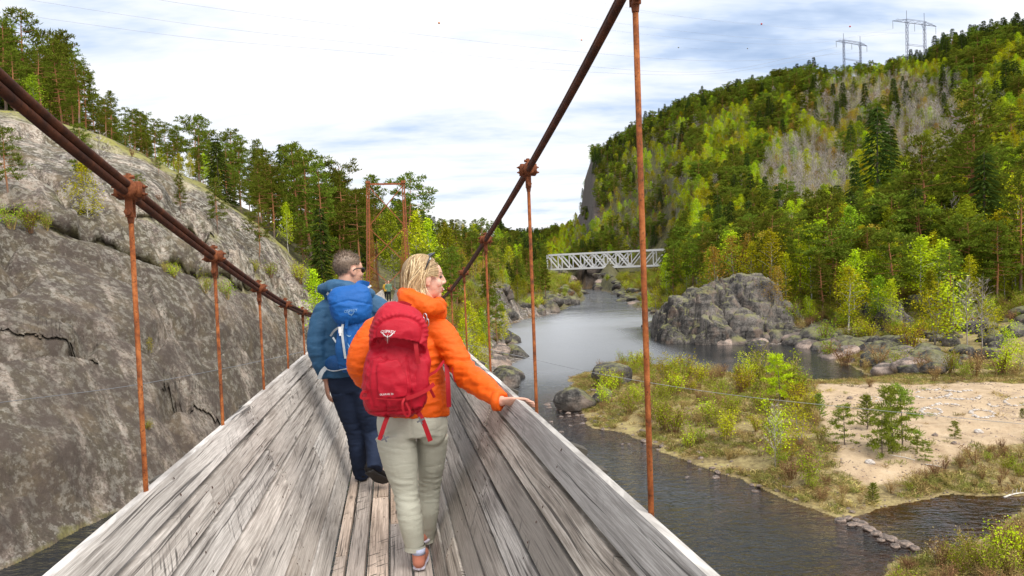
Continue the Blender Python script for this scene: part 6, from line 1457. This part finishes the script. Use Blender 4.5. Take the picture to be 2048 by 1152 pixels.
        ln = HR.uniform(-.13, -.085)-(.05 if HR.random() < .10 else 0); b = m2+R@V3(HR.normal()*.012+.006, sd*HR.uniform(-.006, .016), ln+.03); r = HR.uniform(.0009, .0021)
        V, F = tubeVF(spline([a, a*.45+m1*.55+R@V3(0, 0, .012), m1, m2, b], 11), [r*.6, r, r, r, r, r, r, r*.9, r*.7, r*.45, r*.15], 4, False); mb.add(V-org, F, 1 if HR.random() < .3 else 0)
    for k in range(60):    # side hair swept back over the temple to behind the ear
        u0 = HR.uniform(.0, .085); a = L(.062-.35*max(0, .05-u0)*.4, .050+.02*(u0 < .05), u0); V, F = tubeVF(spline([a, L(.02, .082, u0*.7+.012), L(-.03, .086, u0*.5+.0), L(-.06, .080, -.02)], 8), [.001, .0018, .0022, .0022, .002, .0018, .0014, .001], 4, False); mb.add(V-org, F, 1 if HR.random() < .65 else 0)
    for k in range(26):    # wisps over the hood
        a = L(HR.uniform(-.10, -.01), .085, -.05); b = a+R@V3(HR.uniform(-.02, .05), HR.uniform(.0, .03), HR.uniform(-.09, -.04)); V, F = tubeVF(spline([a, a*.5+b*.5+R@V3(-.008, .012, 0), b], 6), [.0016]*5+[.0005], 3, False); mb.add(V-org, F)
    mb.build('hair', [M['blond'], M['root']], e, True)
    # sunglasses pushed up into the hair
    g = empty('sunglasses', L(.03, 0, .12)); tag(g, 'dark sunglasses pushed up on the blond hair of the woman', 'sunglasses'); go = L(.03, 0, .12)
    for sd in (-1, 1):
        mb = MB(); V, F = ell(L(.036, sd*.035, .126), (.022, .029, .006), R@np.array([[.8, 0, -.6], [0, 1, 0], [.6, 0, .8]]), 14); mb.add(V-go, F); mb.build('lens', M['black'], g, True)
        mb = MB(); V, F = tubeVF(spline([L(.020, sd*.070, .118), L(.0, sd*.086, .085), L(-.028, sd*.090, .03), L(-.042, sd*.086, -.002)], 9), [.0048, .0055, .005, .0045, .0045, .004, .004, .0038, .003], 6); mb.add(V-go, F); mb.build('temple', M['black'], g, True)
        mb = MB(); V, F = tubeVF([L(.016, sd*.076, .108), L(.010, sd*.081, .098)], .0062, 6); mb.add(V-go, F); mb.build('hinge', M['metal'], g)
    return e
# ---- man in the blue jacket
def man():
    s0 = 5.55; org = B(s0, -.2, zdeck(s0)); e = empty('person', org); tag(e, 'grey haired man in blue jacket and dark jeans walking ahead', 'person'); Jm = J
    hip = [Jm(682, 768, s0), Jm(722, 768, s0)]; knee = [Jm(710, 860, s0+.08), Jm(744, 868, s0+.05)]; ank = [Jm(723, 945, s0+.16), Jm(756, 925, s0-.16)]
    pel = Jm(700, 755, s0); chest = Jm(699, 650, s0); neck = Jm(699, 592, s0+.02); sh = [Jm(650, 622, s0), Jm(757, 620, s0)]; el = [Jm(636, 692, s0-.04), Jm(778, 690, s0+.02)]; wr = [Jm(652, 757, s0+.0), Jm(768, 750, s0+.18)]
    hc = Jm(699, 541, s0+.03); R = headframe(math.radians(57), -.04, 0)
    S = head_shapes(hc, R, 1.04); S += limb([hc+R@V3(-.02, 0, -.05), hc+R@V3(-.03, 0, -.12), neck], [.062, .060, .07]); S += limb([neck, chest, pel], [(.11, .09), (.17, .11), (.15, .10)], up=AX)
    for i in (0, 1):
        S += limb([neck*.4+sh[i]*.6, sh[i], el[i], wr[i]], [.055, .06, .045, .03]); S += limb([hip[i], knee[i], ank[i]], [.085, .055, .038])
    fd = -upz*.96+AX*.1+TX*.06; S += hand_shapes(wr[0]+fd*.03, fd, TX*.9+AX*.3, AX*.8-TX*.25, 1.05, .55, .10)
    fd2 = -upz*.7+AX*.7; S += hand_shapes(wr[1]+fd2*.03, fd2, -TX, AX*.7+upz*.3, 1.0, .6)
    solid('body', S, .0052, M['skin_m'], e, org, 3)
    L = lambda f, r, u: hc+R@V3(f, r, u)
    S = [ell(L(-.024, 0, .044), (.103, .083, .095), R, 26)]; V, F = S[0]
    mb = MB(); rr = 1+.02*fbm((V-hc)*60, 3); V = L(-.024, 0, .044)+(V-L(-.024, 0, .044))*rr[:, None]
    ok = lambda q: (q[2] > .035+.45*q[0] if q[0] > 0 else q[2] > -.03+(.07*(abs(q[1]) > .05)*(q[0] > -.045))) or (q[0] < -.06 and q[2] > -.055)
    mb.add(V-org, [f for f in F if ok(np.mean([(V[i]-hc)@R for i in f], 0))])
    for k in range(1500):
        d = HR.normal(size=3); d /= np.linalg.norm(d); p = V3(-.024, 0, .044)+d*V3(.102, .083, .094)
        if not ok(p): continue
        t = V3(-.8*0+.5*(p[0] > 0), 0, -.6 if p[2] < .08 else .1)+d*.5+HR.normal(size=3)*.25; t /= np.linalg.norm(t); a = hc+R@p; b = a+R@t*HR.uniform(.010, .022)*(1.3 if p[2] > .09 else .8); V2, F2 = tubeVF([a, b], [.0017, .0006], 3, False); mb.add(V2-org, F2)
    mb.build('hair', M['brownhair'], e, True)
    g = empty('sunglasses', L(.09, 0, .01)); go = L(.09, 0, .01); tag(g, 'black sunglasses worn by the man in blue', 'sunglasses')
    for sd in (-1, 1):
        mb = MB(); V, F = ell(L(.094, sd*.034, .004), (.007, .030, .023), R, 14); mb.add(V-go, F); mb.build('lens', M['black'], g, True)
        mb = MB(); V, F = tubeVF(spline([L(.088, sd*.070, .014), L(.04, sd*.083, .014), L(-.004, sd*.088, .010), L(-.02, sd*.086, -.006)], 8), [.0065, .006, .005, .0045, .004, .004, .004, .003], 6); mb.add(V-go, F); mb.build('temple', M['black'], g, True)
    # jacket
    S = limb([Jm(694, 752, s0), Jm(694, 720, s0), Jm(695, 680, s0), Jm(699, 640, s0), Jm(701, 612, s0+.01), Jm(699, 588, s0+.02)], [(.175, .13), (.178, .135), (.19, .14), (.205, .145), (.19, .125), (.11, .10)], 28, 5, AX, False)
    S += limb([Jm(674, 612, s0), Jm(652, 626, s0), el[0], wr[0]+upz*.01], [.085, .092, .078, .056], 18, 7, None, False); S += limb([Jm(730, 608, s0), sh[1], el[1], wr[1]], [.085, .092, .076, .056], 18, 7, None, False)
    jk = solid('jacket', S, .009, M['navy'], e, org, 3, wrinkle(.010, 6, 12, .6))
    S = limb([Jm(645, 578, s0-.03), Jm(668, 574, s0-.11), Jm(700, 579, s0-.13), Jm(730, 588, s0-.08), Jm(737, 590, s0+.05), Jm(712, 580, s0+.12), Jm(675, 574, s0+.10), Jm(645, 578, s0-.03)], [.040, .058, .060, .052, .048, .05, .05, .04], 14, 5); S += limb([Jm(660, 590, s0-.03), Jm(700, 592, s0-.03), Jm(735, 596, s0)], [.05, .08, .05], 14, 5)
    solid('hood', S, .009, M['navy'], jk, org, 4, wrinkle(.010, 8, 8, .8))
    # jeans
    S = limb([Jm(702, 738, s0), Jm(702, 765, s0), Jm(702, 782, s0)], [(.165, .12), (.170, .13), (.155, .12)], 24, 5, AX, False)
    for i, x in ((0, 685), (1, 722)):
        k = knee[i]; h2 = Jm(x, 778, s0); S += limb([h2, h2*.5+k*.5, k, k*.5+ank[i]*.5+BK*.02, ank[i]-upz*.03 if i == 0 else Jm(749, 940, s0-.205)], [(.092, .115), (.088, .10), (.072, .076), (.068, .075), (.060, .066)], 20, 6, AX, False)
    def dis(P): near = np.exp(-((P[:, 2]-knee[0][2])/.1)**2)+np.exp(-((P[:, 2]-ank[0][2])/.08)**2); return wrinkle(.007, 5, 18, .8)(P)*(.5+.9*near)
    solid('jeans', S, .008, M['jeans'], e, org, 3, dis)
    h, t = Jm(724, 972, s0+.10), Jm(737, 962, s0+.36); h[2] = zdeck(s0+.1)+.012; t[2] = zdeck(s0+.3)+.014; q = empty('shoe', (0, 0, 0), 0, e); shoe(q, org, h, t, upz, 'shoe_b', 'sole_b', .05, .09)
    t = Jm(776, 984, s0-.10); h = Jm(735, 944, s0-.235); t[2] = max(t[2], zdeck(s0)+.02); q = empty('shoe', (0, 0, 0), 0, e); shoe(q, org, h, t, AX*.86+upz*.45+TX*.25, 'shoe_b', 'sole_b', .052, .085)
# ---- two walkers far off at the end of the bridge
def walker(px, py, s, h, jm, lb, face):
    P = J(px, py, s); P[2] = zdeck(s); e = empty('person', P); tag(e, lb, 'person'); k = h/1.75; f = AX*math.cos(face)+TX*math.sin(face); r = np.cross(f, upz)
    L = lambda a, b, c: P+(r*a+f*b+upz*c)*k
    R = np.column_stack([f, r, upz]); S = head_shapes(L(0, 0, 1.64), R, k); S += limb([L(0, 0, 1.58), L(0, -.01, 1.45)], [.055, .07]); S += limb([L(0, 0, 1.42), L(0, 0, 1.2), L(0, 0, .9)], [(.13, .09), (.14, .1), (.13, .1)], up=f)
    arms = []
    for sd in (-1, 1):
        S += limb([L(sd*.18, 0, 1.40), L(sd*.24, -.02, 1.14), L(sd*.20, .16, 1.0)], [.05, .042, .03]); S += limb([L(sd*.09, 0, .88), L(sd*.10, .03, .48), L(sd*.10, -.01, .08)], [.075, .052, .04]); S += hand_shapes(L(sd*.20, .18, .99), f-upz*.3, -r*sd, upz, .9*k, .5); S += limb([L(sd*.10, -.05, .05), L(sd*.11, .16, .04)], [.045, .04])
    solid('body', S, .012, [M['skin_m'], M['shoe_b']], e, P, 2, None, lambda c: (c[:, 2] < P[2]+.11).astype(int))
    S = limb([L(0, 0, .82), L(0, 0, 1.1), L(0, 0, 1.35), L(0, 0, 1.48)], [(.20, .15), (.19, .14), (.20, .13), (.09, .08)], 20, 5, f, False)
    for sd in (-1, 1): S += limb([L(sd*.14, 0, 1.40), L(sd*.19, 0, 1.39), L(sd*.25, -.02, 1.14), L(sd*.21, .14, 1.01)], [.07, .075, .065, .05])
    solid('coat', S, .016, M[jm], e, P, 2, wrinkle(.012, 6, 9))
    S = limb([L(0, 0, .98), L(0, 0, .84)], [(.17, .13), (.17, .13)], 18, 4, f, False)
    for sd in (-1, 1): S += limb([L(sd*.09, 0, .86), L(sd*.10, .03, .48), L(sd*.10, -.01, .09)], [.10, .075, .065], 14, 5)
    solid('trousers', S, .016, M['dark_t'], e, P, 2); V, F = ell(L(0, -.018, 1.685), np.array((.103, .083, .085))*k, R, 16); mb = MB(); mb.add(V-P, [q for q in F if np.mean([(V[i]-L(0, 0, 1.64))@f for i in q]) < .05*k]); mb.build('hair', M['brownhair'], e, True)
woman(); man()
walker(778, 600, 62, 1.75, 'green_j', 'distant walker in a moss green coat and black trousers at the bridge end', math.radians(170))
walker(773, 598, 66, 1.72, 'yellow_j', 'distant walker in a yellow coat partly behind the green coat', math.radians(20))
# ---------------------------------------------------------------- rucksacks
def text_on(name, txt, size, c, rx, uy, n, mat, parent, org, target=None, arc=0.0):
    """lettering laid on the pack cloth: c centre, rx reading direction, uy up, n outward"""
    cu = bpy.data.curves.new(name, 'FONT'); cu.body = txt; cu.size = size; cu.align_x = 'CENTER'; cu.align_y = 'CENTER'; cu.extrude = 0; cu.resolution_u = 3
    o = bpy.data.objects.new('tmp', cu); COL.objects.link(o); dg = bpy.context.evaluated_depsgraph_get(); dg.update(); me = bpy.data.meshes.new_from_object(o.evaluated_get(dg)); bpy.data.objects.remove(o)
    q = np.array([v.co for v in me.vertices]).reshape(-1, 3); F = [list(p.vertices) for p in me.polygons]; bpy.data.meshes.remove(me)
    drape(name, q[:, :2], F, c, rx, uy, n, mat, parent, org, target, arc)
def drape(name, q, F, c, rx, uy, n, mat, parent, org, target, arc=0.0):
    q = np.asarray(q, float); y = q[:, 1]-arc*q[:, 0]**2; V = []
    for a, b in zip(q[:, 0], y):
        p = c+rx*a+uy*b
        if target is not None:
            h = target.ray_cast(Vector(p+n*.3-org), Vector(-n)); p = (np.array(h[0])+org) if h[0] is not None else p
        V.append(p+n*.0025)
    mb = MB(); mb.add(np.array(V)-org, F); return mb.build(name, M[mat], parent)
def bvh(o):
    me = o.data; return BVHTree.FromPolygons([v.co for v in me.vertices], [p.vertices[:] for p in me.polygons])
def strip2d(pts, w):
    P = np.asarray(pts, float); k = len(P); V = []; F = []
    for i in range(k):
        d = P[min(i+1, k-1)]-P[max(i-1, 0)]; d /= np.linalg.norm(d); nrm = V3(-d[1], d[0], 0)[:2]; ww = w*(1-abs(2*i/(k-1)-1)**3*.7); V += [P[i]+nrm*ww/2, P[i]-nrm*ww/2]
    for i in range(k-1): F.append((2*i, 2*i+1, 2*i+3, 2*i+2))
    return V, F
def bird(c, s, rx, uy, n, mat, parent, org, target):
    """wide winged bird emblem made of thin strokes"""
    V, F = [], []
    def add(pts, w):
        v, f = strip2d(pts, w); k = len(V); V.extend(v); F.extend([tuple(i+k for i in q) for q in f])
    for sd in (-1, 1):
        add([(sd*x*s, (1.15*x*x*1.1-.05)*s) for x in np.linspace(.06, .62, 8)], .10*s)
        for j in range(4): x0 = .16+.11*j; add([(sd*x0*s, (1.2*x0*x0-.08)*s), (sd*(x0-.03)*s, (1.2*x0*x0-.22)*s)], .05*s)
    add([(0, .12*s), (0, -.12*s), (.0, -.30*s)], .14*s); add([(0, .14*s), (.07*s, .16*s)], .08*s); add([(-.08*s, -.34*s), (0, -.28*s), (.08*s, -.34*s)], .05*s)
    drape('bird_emblem', np.array(V), F, c, rx, uy, n, mat, parent, org, target)
def ring_tube(c, a, b, r, t=10): th = np.linspace(0, 2*np.pi, 19); return tubeVF([c+a*math.cos(q)+b*math.sin(q) for q in th], r, 6, False)
def red_pack():
    s = 3.70; org = J(797, 830, s); e = empty('backpack', org); tag(e, 'crimson hiking backpack with hanging straps worn over the orange jacket', 'backpack'); K = J
    def ring(y, xc, hw, hd, ds=0.): D = s+ds; return K(xc, y, D), (hw/402., hd)
    R_ = [ring(831, 791, 34, .05), ring(822, 791, 54, .09), ring(803, 790, 63, .115), ring(775, 790, 66, .125, -.01), ring(745, 794, 65, .122, -.01), ring(715, 798, 63, .110), ring(695, 800, 55, .09), ring(668, 801, 50, .08)]
    S = []; P = [a for a, b in R_]; V, F = tubeVF(spline([np.concatenate([a, b]) for a, b in R_], 34)[:, :3], [tuple(q) for q in spline([np.concatenate([a, b]) for a, b in R_], 34)[:, 3:]], 32, True, AX, 2.6); S.append((V, F))
    ctr = P[4]
    def dis(Q):
        w = wrinkle(.006, 8, 8, .9)(Q)+wrinkle(.005, 16, 10, 1.1)(Q); d = (Q-K(793, 700, s))@TX; z = Q[:, 2]-K(793, 700, s)[2]
        seam = sum(-.009*np.exp(-((d-x0-z*sl)/.0045)**2) for x0, sl in ((-.055, .02), (.045, -.10), (.105, -.06)))
        fold = .006*np.sin((d*22+z*30)+3*noise(Q*7))*np.exp(-((z+.08)/.10)**2)
        pl = .007*(.3-np.abs(noise(np.column_stack([d*17+z*3, z*3.2+0*d, 0*d+2.]))*2.2))*np.exp(-((z+.10)/.16)**2)
        hs = -.007*np.exp(-((z+.295)/.005)**2)
        return w+(seam*(z < -.02)*(z > -.34)+fold*.6+hs+pl)*(((Q-ctr)@AX) < .02)
    body = solid('main_bag', S, .006, M['red'], e, org, 3, dis)
    Lr = [(705, 794, 38, .09, -.07), (700, 795, 56, .125, -.055), (684, 797, 57, .135, -.04), (662, 798, 57, .14, -.03), (643, 799, 53, .13, -.02), (629, 801, 43, .10, -.005), (621, 803, 30, .05, .01)]
    q = spline([np.concatenate([K(a[1], a[0], s+a[4]), (a[2]/405., a[3])]) for a in Lr], 30); V, F = tubeVF(q[:, :3], [tuple(a) for a in q[:, 3:]], 32, True, AX, 2.7)
    def dl(Q):
        z = Q[:, 2]-K(797, 660, s)[2]; d = (Q-K(797, 660, s))@TX; rim = np.hypot(d/.145, (z+.01)/.105); f = ((Q-K(797, 660, s-.03))@AX) < 0
        return wrinkle(.005, 8, 8, .8)(Q)-.008*np.exp(-((rim-.80)/.035)**2)*f*(z > -.06)+.0028*np.sin(np.arctan2(z+.01, d)*34+4*noise(Q*9))*np.exp(-((rim-.93)/.08)**2)*f*(z > -.05)+.005*np.exp(-((rim-.93)/.08)**2)*f*(z > -.06)
    lid = solid('lid', [(V, F)], .006, M['red'], e, org, 3, dl)
    S = limb([K(760, 718, s-.10), K(757, 770, s-.11), K(762, 812, s-.095)], [(.036, .016), (.044, .020), (.036, .016)], 18, 5, BK); solid('side_pocket', S, .006, M['red'], e, org, 3, wrinkle(.004, 8, 8))
    S = limb([K(838, 720, s-.09), K(840, 770, s-.10), K(830, 812, s-.09)], [(.040, .020), (.044, .024), (.040, .018)], 18, 5, BK); solid('side_pocket', S, .006, M['red'], e, org, 3, wrinkle(.004, 8, 8))
    S = limb([K(775, 722, s-.125), K(783, 760, s-.135), K(786, 796, s-.130)], [(.056, .010), (.074, .014), (.072, .012)], 20, 5, BK); fp = solid('front_pocket', S, .006, M['red'], e, org, 3, wrinkle(.006, 8, 8, 1.0))
    # lettering and emblem
    n = BK*.94+upz*.3; n /= np.linalg.norm(n); rx = TX*.985-upz*.13; rx /= np.linalg.norm(rx); uy = np.cross(n, rx); uy = uy if uy[2] > 0 else -uy; tb = bvh(lid)
    text_on('lettering', 'OSPREY', .0205, K(776, 662, s-.18), rx, uy, n, 'print', e, org, tb, 1.5); bird(K(775, 671, s-.18), .046, rx, uy, n, 'print', e, org, tb)
    text_on('lettering', 'SKARAB 30', .0135, K(773, 790, s-.16), TX, upz, BK, 'print', e, org, bvh(fp))
    mb = MB(); V, F = ribbon([K(752, 797, s-.152), K(790, 799, s-.158), K(812, 798, s-.14)], .006, BK, .004); mb.add(V-org, F); mb.build('zip_flap', M['redd'], e)
    # straps
    st = lambda pts, w=.02, nm='strap', nr=BK, m='redd': strap(nm, pts, w, nr, m, e, org)
    st([K(829, 672, s-.13), K(833, 700, s-.15), K(837, 728, s-.15)], .02); st([K(868, 768, s-.06), K(850, 782, s-.12), K(826, 793, s-.14), K(812, 797, s-.15)], .02)
    st([K(809, 797, s-.155), K(805, 806, s-.17), K(808, 825, s-.17), K(815, 833, s-.165), K(820, 824, s-.165), K(812, 805, s-.16)], .010, 'loop'); st([K(745, 790, s-.08), K(727, 783, s-.10), K(722, 795, s-.10), K(733, 797, s-.10), K(748, 792, s-.09)], .012, 'loop'); st([K(746, 808, s-.06), K(744, 826, s-.06)], .016)
    st([K(778, 826, s-.05), K(770, 846, s-.07), K(759, 880, s-.08)], .022, 'hip_strap'); st([K(836, 824, s-.05), K(846, 842, s-.07), K(861, 882, s-.07)], .024, 'hip_strap')
    st([K(893, 728, s+.12), K(896, 768, s+.07), K(898, 814, s+.06)], .024, 'hip_strap', BK); st([K(888, 722, s+.12), K(872, 742, s+.04), K(855, 754, s-.01), K(858, 772, s-.01), K(869, 795, s+.0)], .014); st([K(790, 608, s+.0), K(806, 606, s+.02), K(822, 612, s+.0)], .02, 'grab_handle')
    st([K(905, 735, s+.05), K(906, 750, s+.05), K(910, 764, s+.05)], .005, 'cord')
    for px, py in ((841, 841), (770, 877)):
        mb = MB(); c = K(px, py, s-.085)-org
        for a in range(4): t = a*math.pi/2+.4; d = TX*math.cos(t)+upz*math.sin(t); mb.box(c+d*.009, d*.010, np.cross(d, BK)*.004, BK*.004)
        mb.box(c, TX*.006, upz*.006, BK*.005); mb.build('buckle', M['wire'], e)
    for px, py, r in ((850, 636, .017), (854, 645, .015), (846, 640, .012)):
        mb = MB(); V, F = ring_tube(K(px, py, s-.07), (TX*.8+BK*.5)*r*.7, upz*r*1.3, .0026); mb.add(V-org, F); mb.build('carabiner', M['metal'], e, True)
    mb = MB(); V, F = limb([K(843, 662, s-.10), K(846, 670, s-.10)], [.012, .010], 10, 3)[0]; mb.add(V-org, F); mb.build('side_buckle', M['black'], e, True)
def blue_pack():
    s = 5.30; org = J(705, 745, s); e = empty('backpack', org); tag(e, 'bright blue hiking backpack with pale grey straps worn over the blue jacket', 'backpack'); K = J; k = 275.
    q = spline([np.concatenate([K(x, y, s), (hw/k, hd)]) for y, x, hw, hd in [(742, 712, 22, .06), (732, 711, 31, .10), (705, 710, 35, .125), (675, 710, 35, .125), (648, 709, 32, .115), (620, 707, 30, .10), (600, 705, 28, .09)]], 30); V, F = tubeVF(q[:, :3], [tuple(a) for a in q[:, 3:]], 30, True, AX, 2.8)
    def dis(Q): d = (Q-K(705, 690, s))@TX; z = Q[:, 2]-K(705, 690, s)[2]; return wrinkle(.006, 8, 8, .9)(Q)-.007*np.exp(-((d+.03+z*.06)/.005)**2)*(z < .15)-.006*np.exp(-((d-.06+z*.1)/.005)**2)
    body = solid('main_bag', [(V, F)], .007, M['blue'], e, org, 3, dis)
    q = spline([np.concatenate([K(x, y, s+ds), (hw/k, hd)]) for y, x, hw, hd, ds in [(646, 709, 24, .06, -.04), (640, 708, 33, .11, -.04), (622, 704, 40, .135, -.035), (602, 700, 42, .135, -.02), (588, 698, 41, .11, -.005), (580, 697, 34, .07, .01)]], 26); V, F = tubeVF(q[:, :3], [tuple(a) for a in q[:, 3:]], 30, True, AX, 2.8)
    def dl(Q): d = (Q-K(700, 610, s))@TX; z = Q[:, 2]-K(700, 610, s)[2]; return wrinkle(.007, 8, 10, .9)(Q)-.006*np.exp(-((z-.04+.25*np.abs(d))/.006)**2)*(((Q-K(700, 610, s))@AX) < 0)
    lid = solid('lid', [(V, F)], .007, M['blue'], e, org, 3, dl)
    S = limb([K(687, 662, s-.09), K(684, 695, s-.11), K(687, 730, s-.09)], [(.035, .02), (.048, .025), (.042, .018)], 16, 5, BK); solid('side_pocket', S, .007, M['blued'], e, org, 3, wrinkle(.004))
    S = limb([K(684, 726, s-.04), K(668, 727, s+.06), K(654, 733, s+.18)], [(.042, .02), (.062, .022), (.035, .014)], 16, 5, BK); solid('hip_belt', S, .007, M['blued'], e, org, 3, wrinkle(.004))
    S = limb([K(720, 675, s-.125), K(722, 705, s-.14), K(718, 735, s-.12)], [(.045, .012), (.06, .018), (.05, .012)], 16, 5, BK); solid('front_pocket', S, .007, M['blue'], e, org, 3, wrinkle(.005))
    n = BK*.95+upz*.25; n /= np.linalg.norm(n); rx = TX*.99+upz*.10; rx /= np.linalg.norm(rx); uy = np.cross(n, rx); uy = uy if uy[2] > 0 else -uy; tb = bvh(lid)
    text_on('lettering', 'OSPREY', .026, K(701, 620, s-.2), rx, uy, n, 'print_b', e, org, tb); bird(K(702, 627, s-.2), .035, rx, uy, n, 'print_b', e, org, tb)
    st = lambda pts, w=.012, nm='strap', m='grey_strap', nr=BK: strap(nm, pts, w, nr, m, e, org)
    st([K(686, 648, s-.13), K(684, 660, s-.14), K(687, 690, s-.145), K(691, 717, s-.13)], .016); st([K(677, 655, s-.10), K(668, 662, s-.06), K(661, 672, s-.02)], .014); st([K(666, 675, s-.06), K(672, 684, s-.10), K(676, 690, s-.12)], .012); st([K(654, 739, s+.10), K(668, 742, s+.0), K(690, 738, s-.09), K(704, 737, s-.13)], .007, 'piping')
    st([K(652, 735, s+.14), K(644, 744, s+.12), K(638, 758, s+.12)], .030, 'hip_strap'); st([K(654, 590, s+.12), K(660, 581, s+.10), K(676, 583, s+.02)], .014, 'shoulder_strap'); st([K(726, 590, s+.0), K(733, 578, s+.08), K(742, 571, s+.14)], .014, 'shoulder_strap'); st([K(694, 640, s-.16), K(693, 650, s-.15), K(692, 657, s-.145)], .022, 'tab', 'blue')
    st([K(712, 578, s-.02), K(720, 567, s+.06), K(738, 570, s+.14)], .045, 'shoulder_strap', 'blue')
    mb = MB(); c = K(680, 660, s-.14)-org; mb.box(c, TX*.010, upz*.022, BK*.005); mb.box(c-upz*.03, TX*.006, upz*.010, BK*.005); mb.build('buckle', M['print'], e)
    mb = MB(); V, F = ell(K(710, 577, s-.06), (.012, .012, .014), None, 10); mb.add(V-org, F); V, F = ell(K(713, 583, s-.07), (.008, .008, .010), None, 10); mb.add(V-org, F); mb.build('zip_pull', M['redd'], e, True)
    for pts in ([(692, 670), (697, 673), (702, 672)], [(694, 686), (700, 696), (707, 700)], [(695, 694), (699, 702), (704, 706)], [(700, 703), (706, 706), (712, 705)]):
        P = [K(x, y, s-.15) for x, y in pts]; V, F = strip2d([((p-P[0])@TX, (p-P[0])@upz) for p in spline(P, 8)], .008); drape('stitched_line', np.array(V), F, P[0], TX, upz, BK, 'print_b', e, org, bvh(body))
red_pack(); blue_pack()
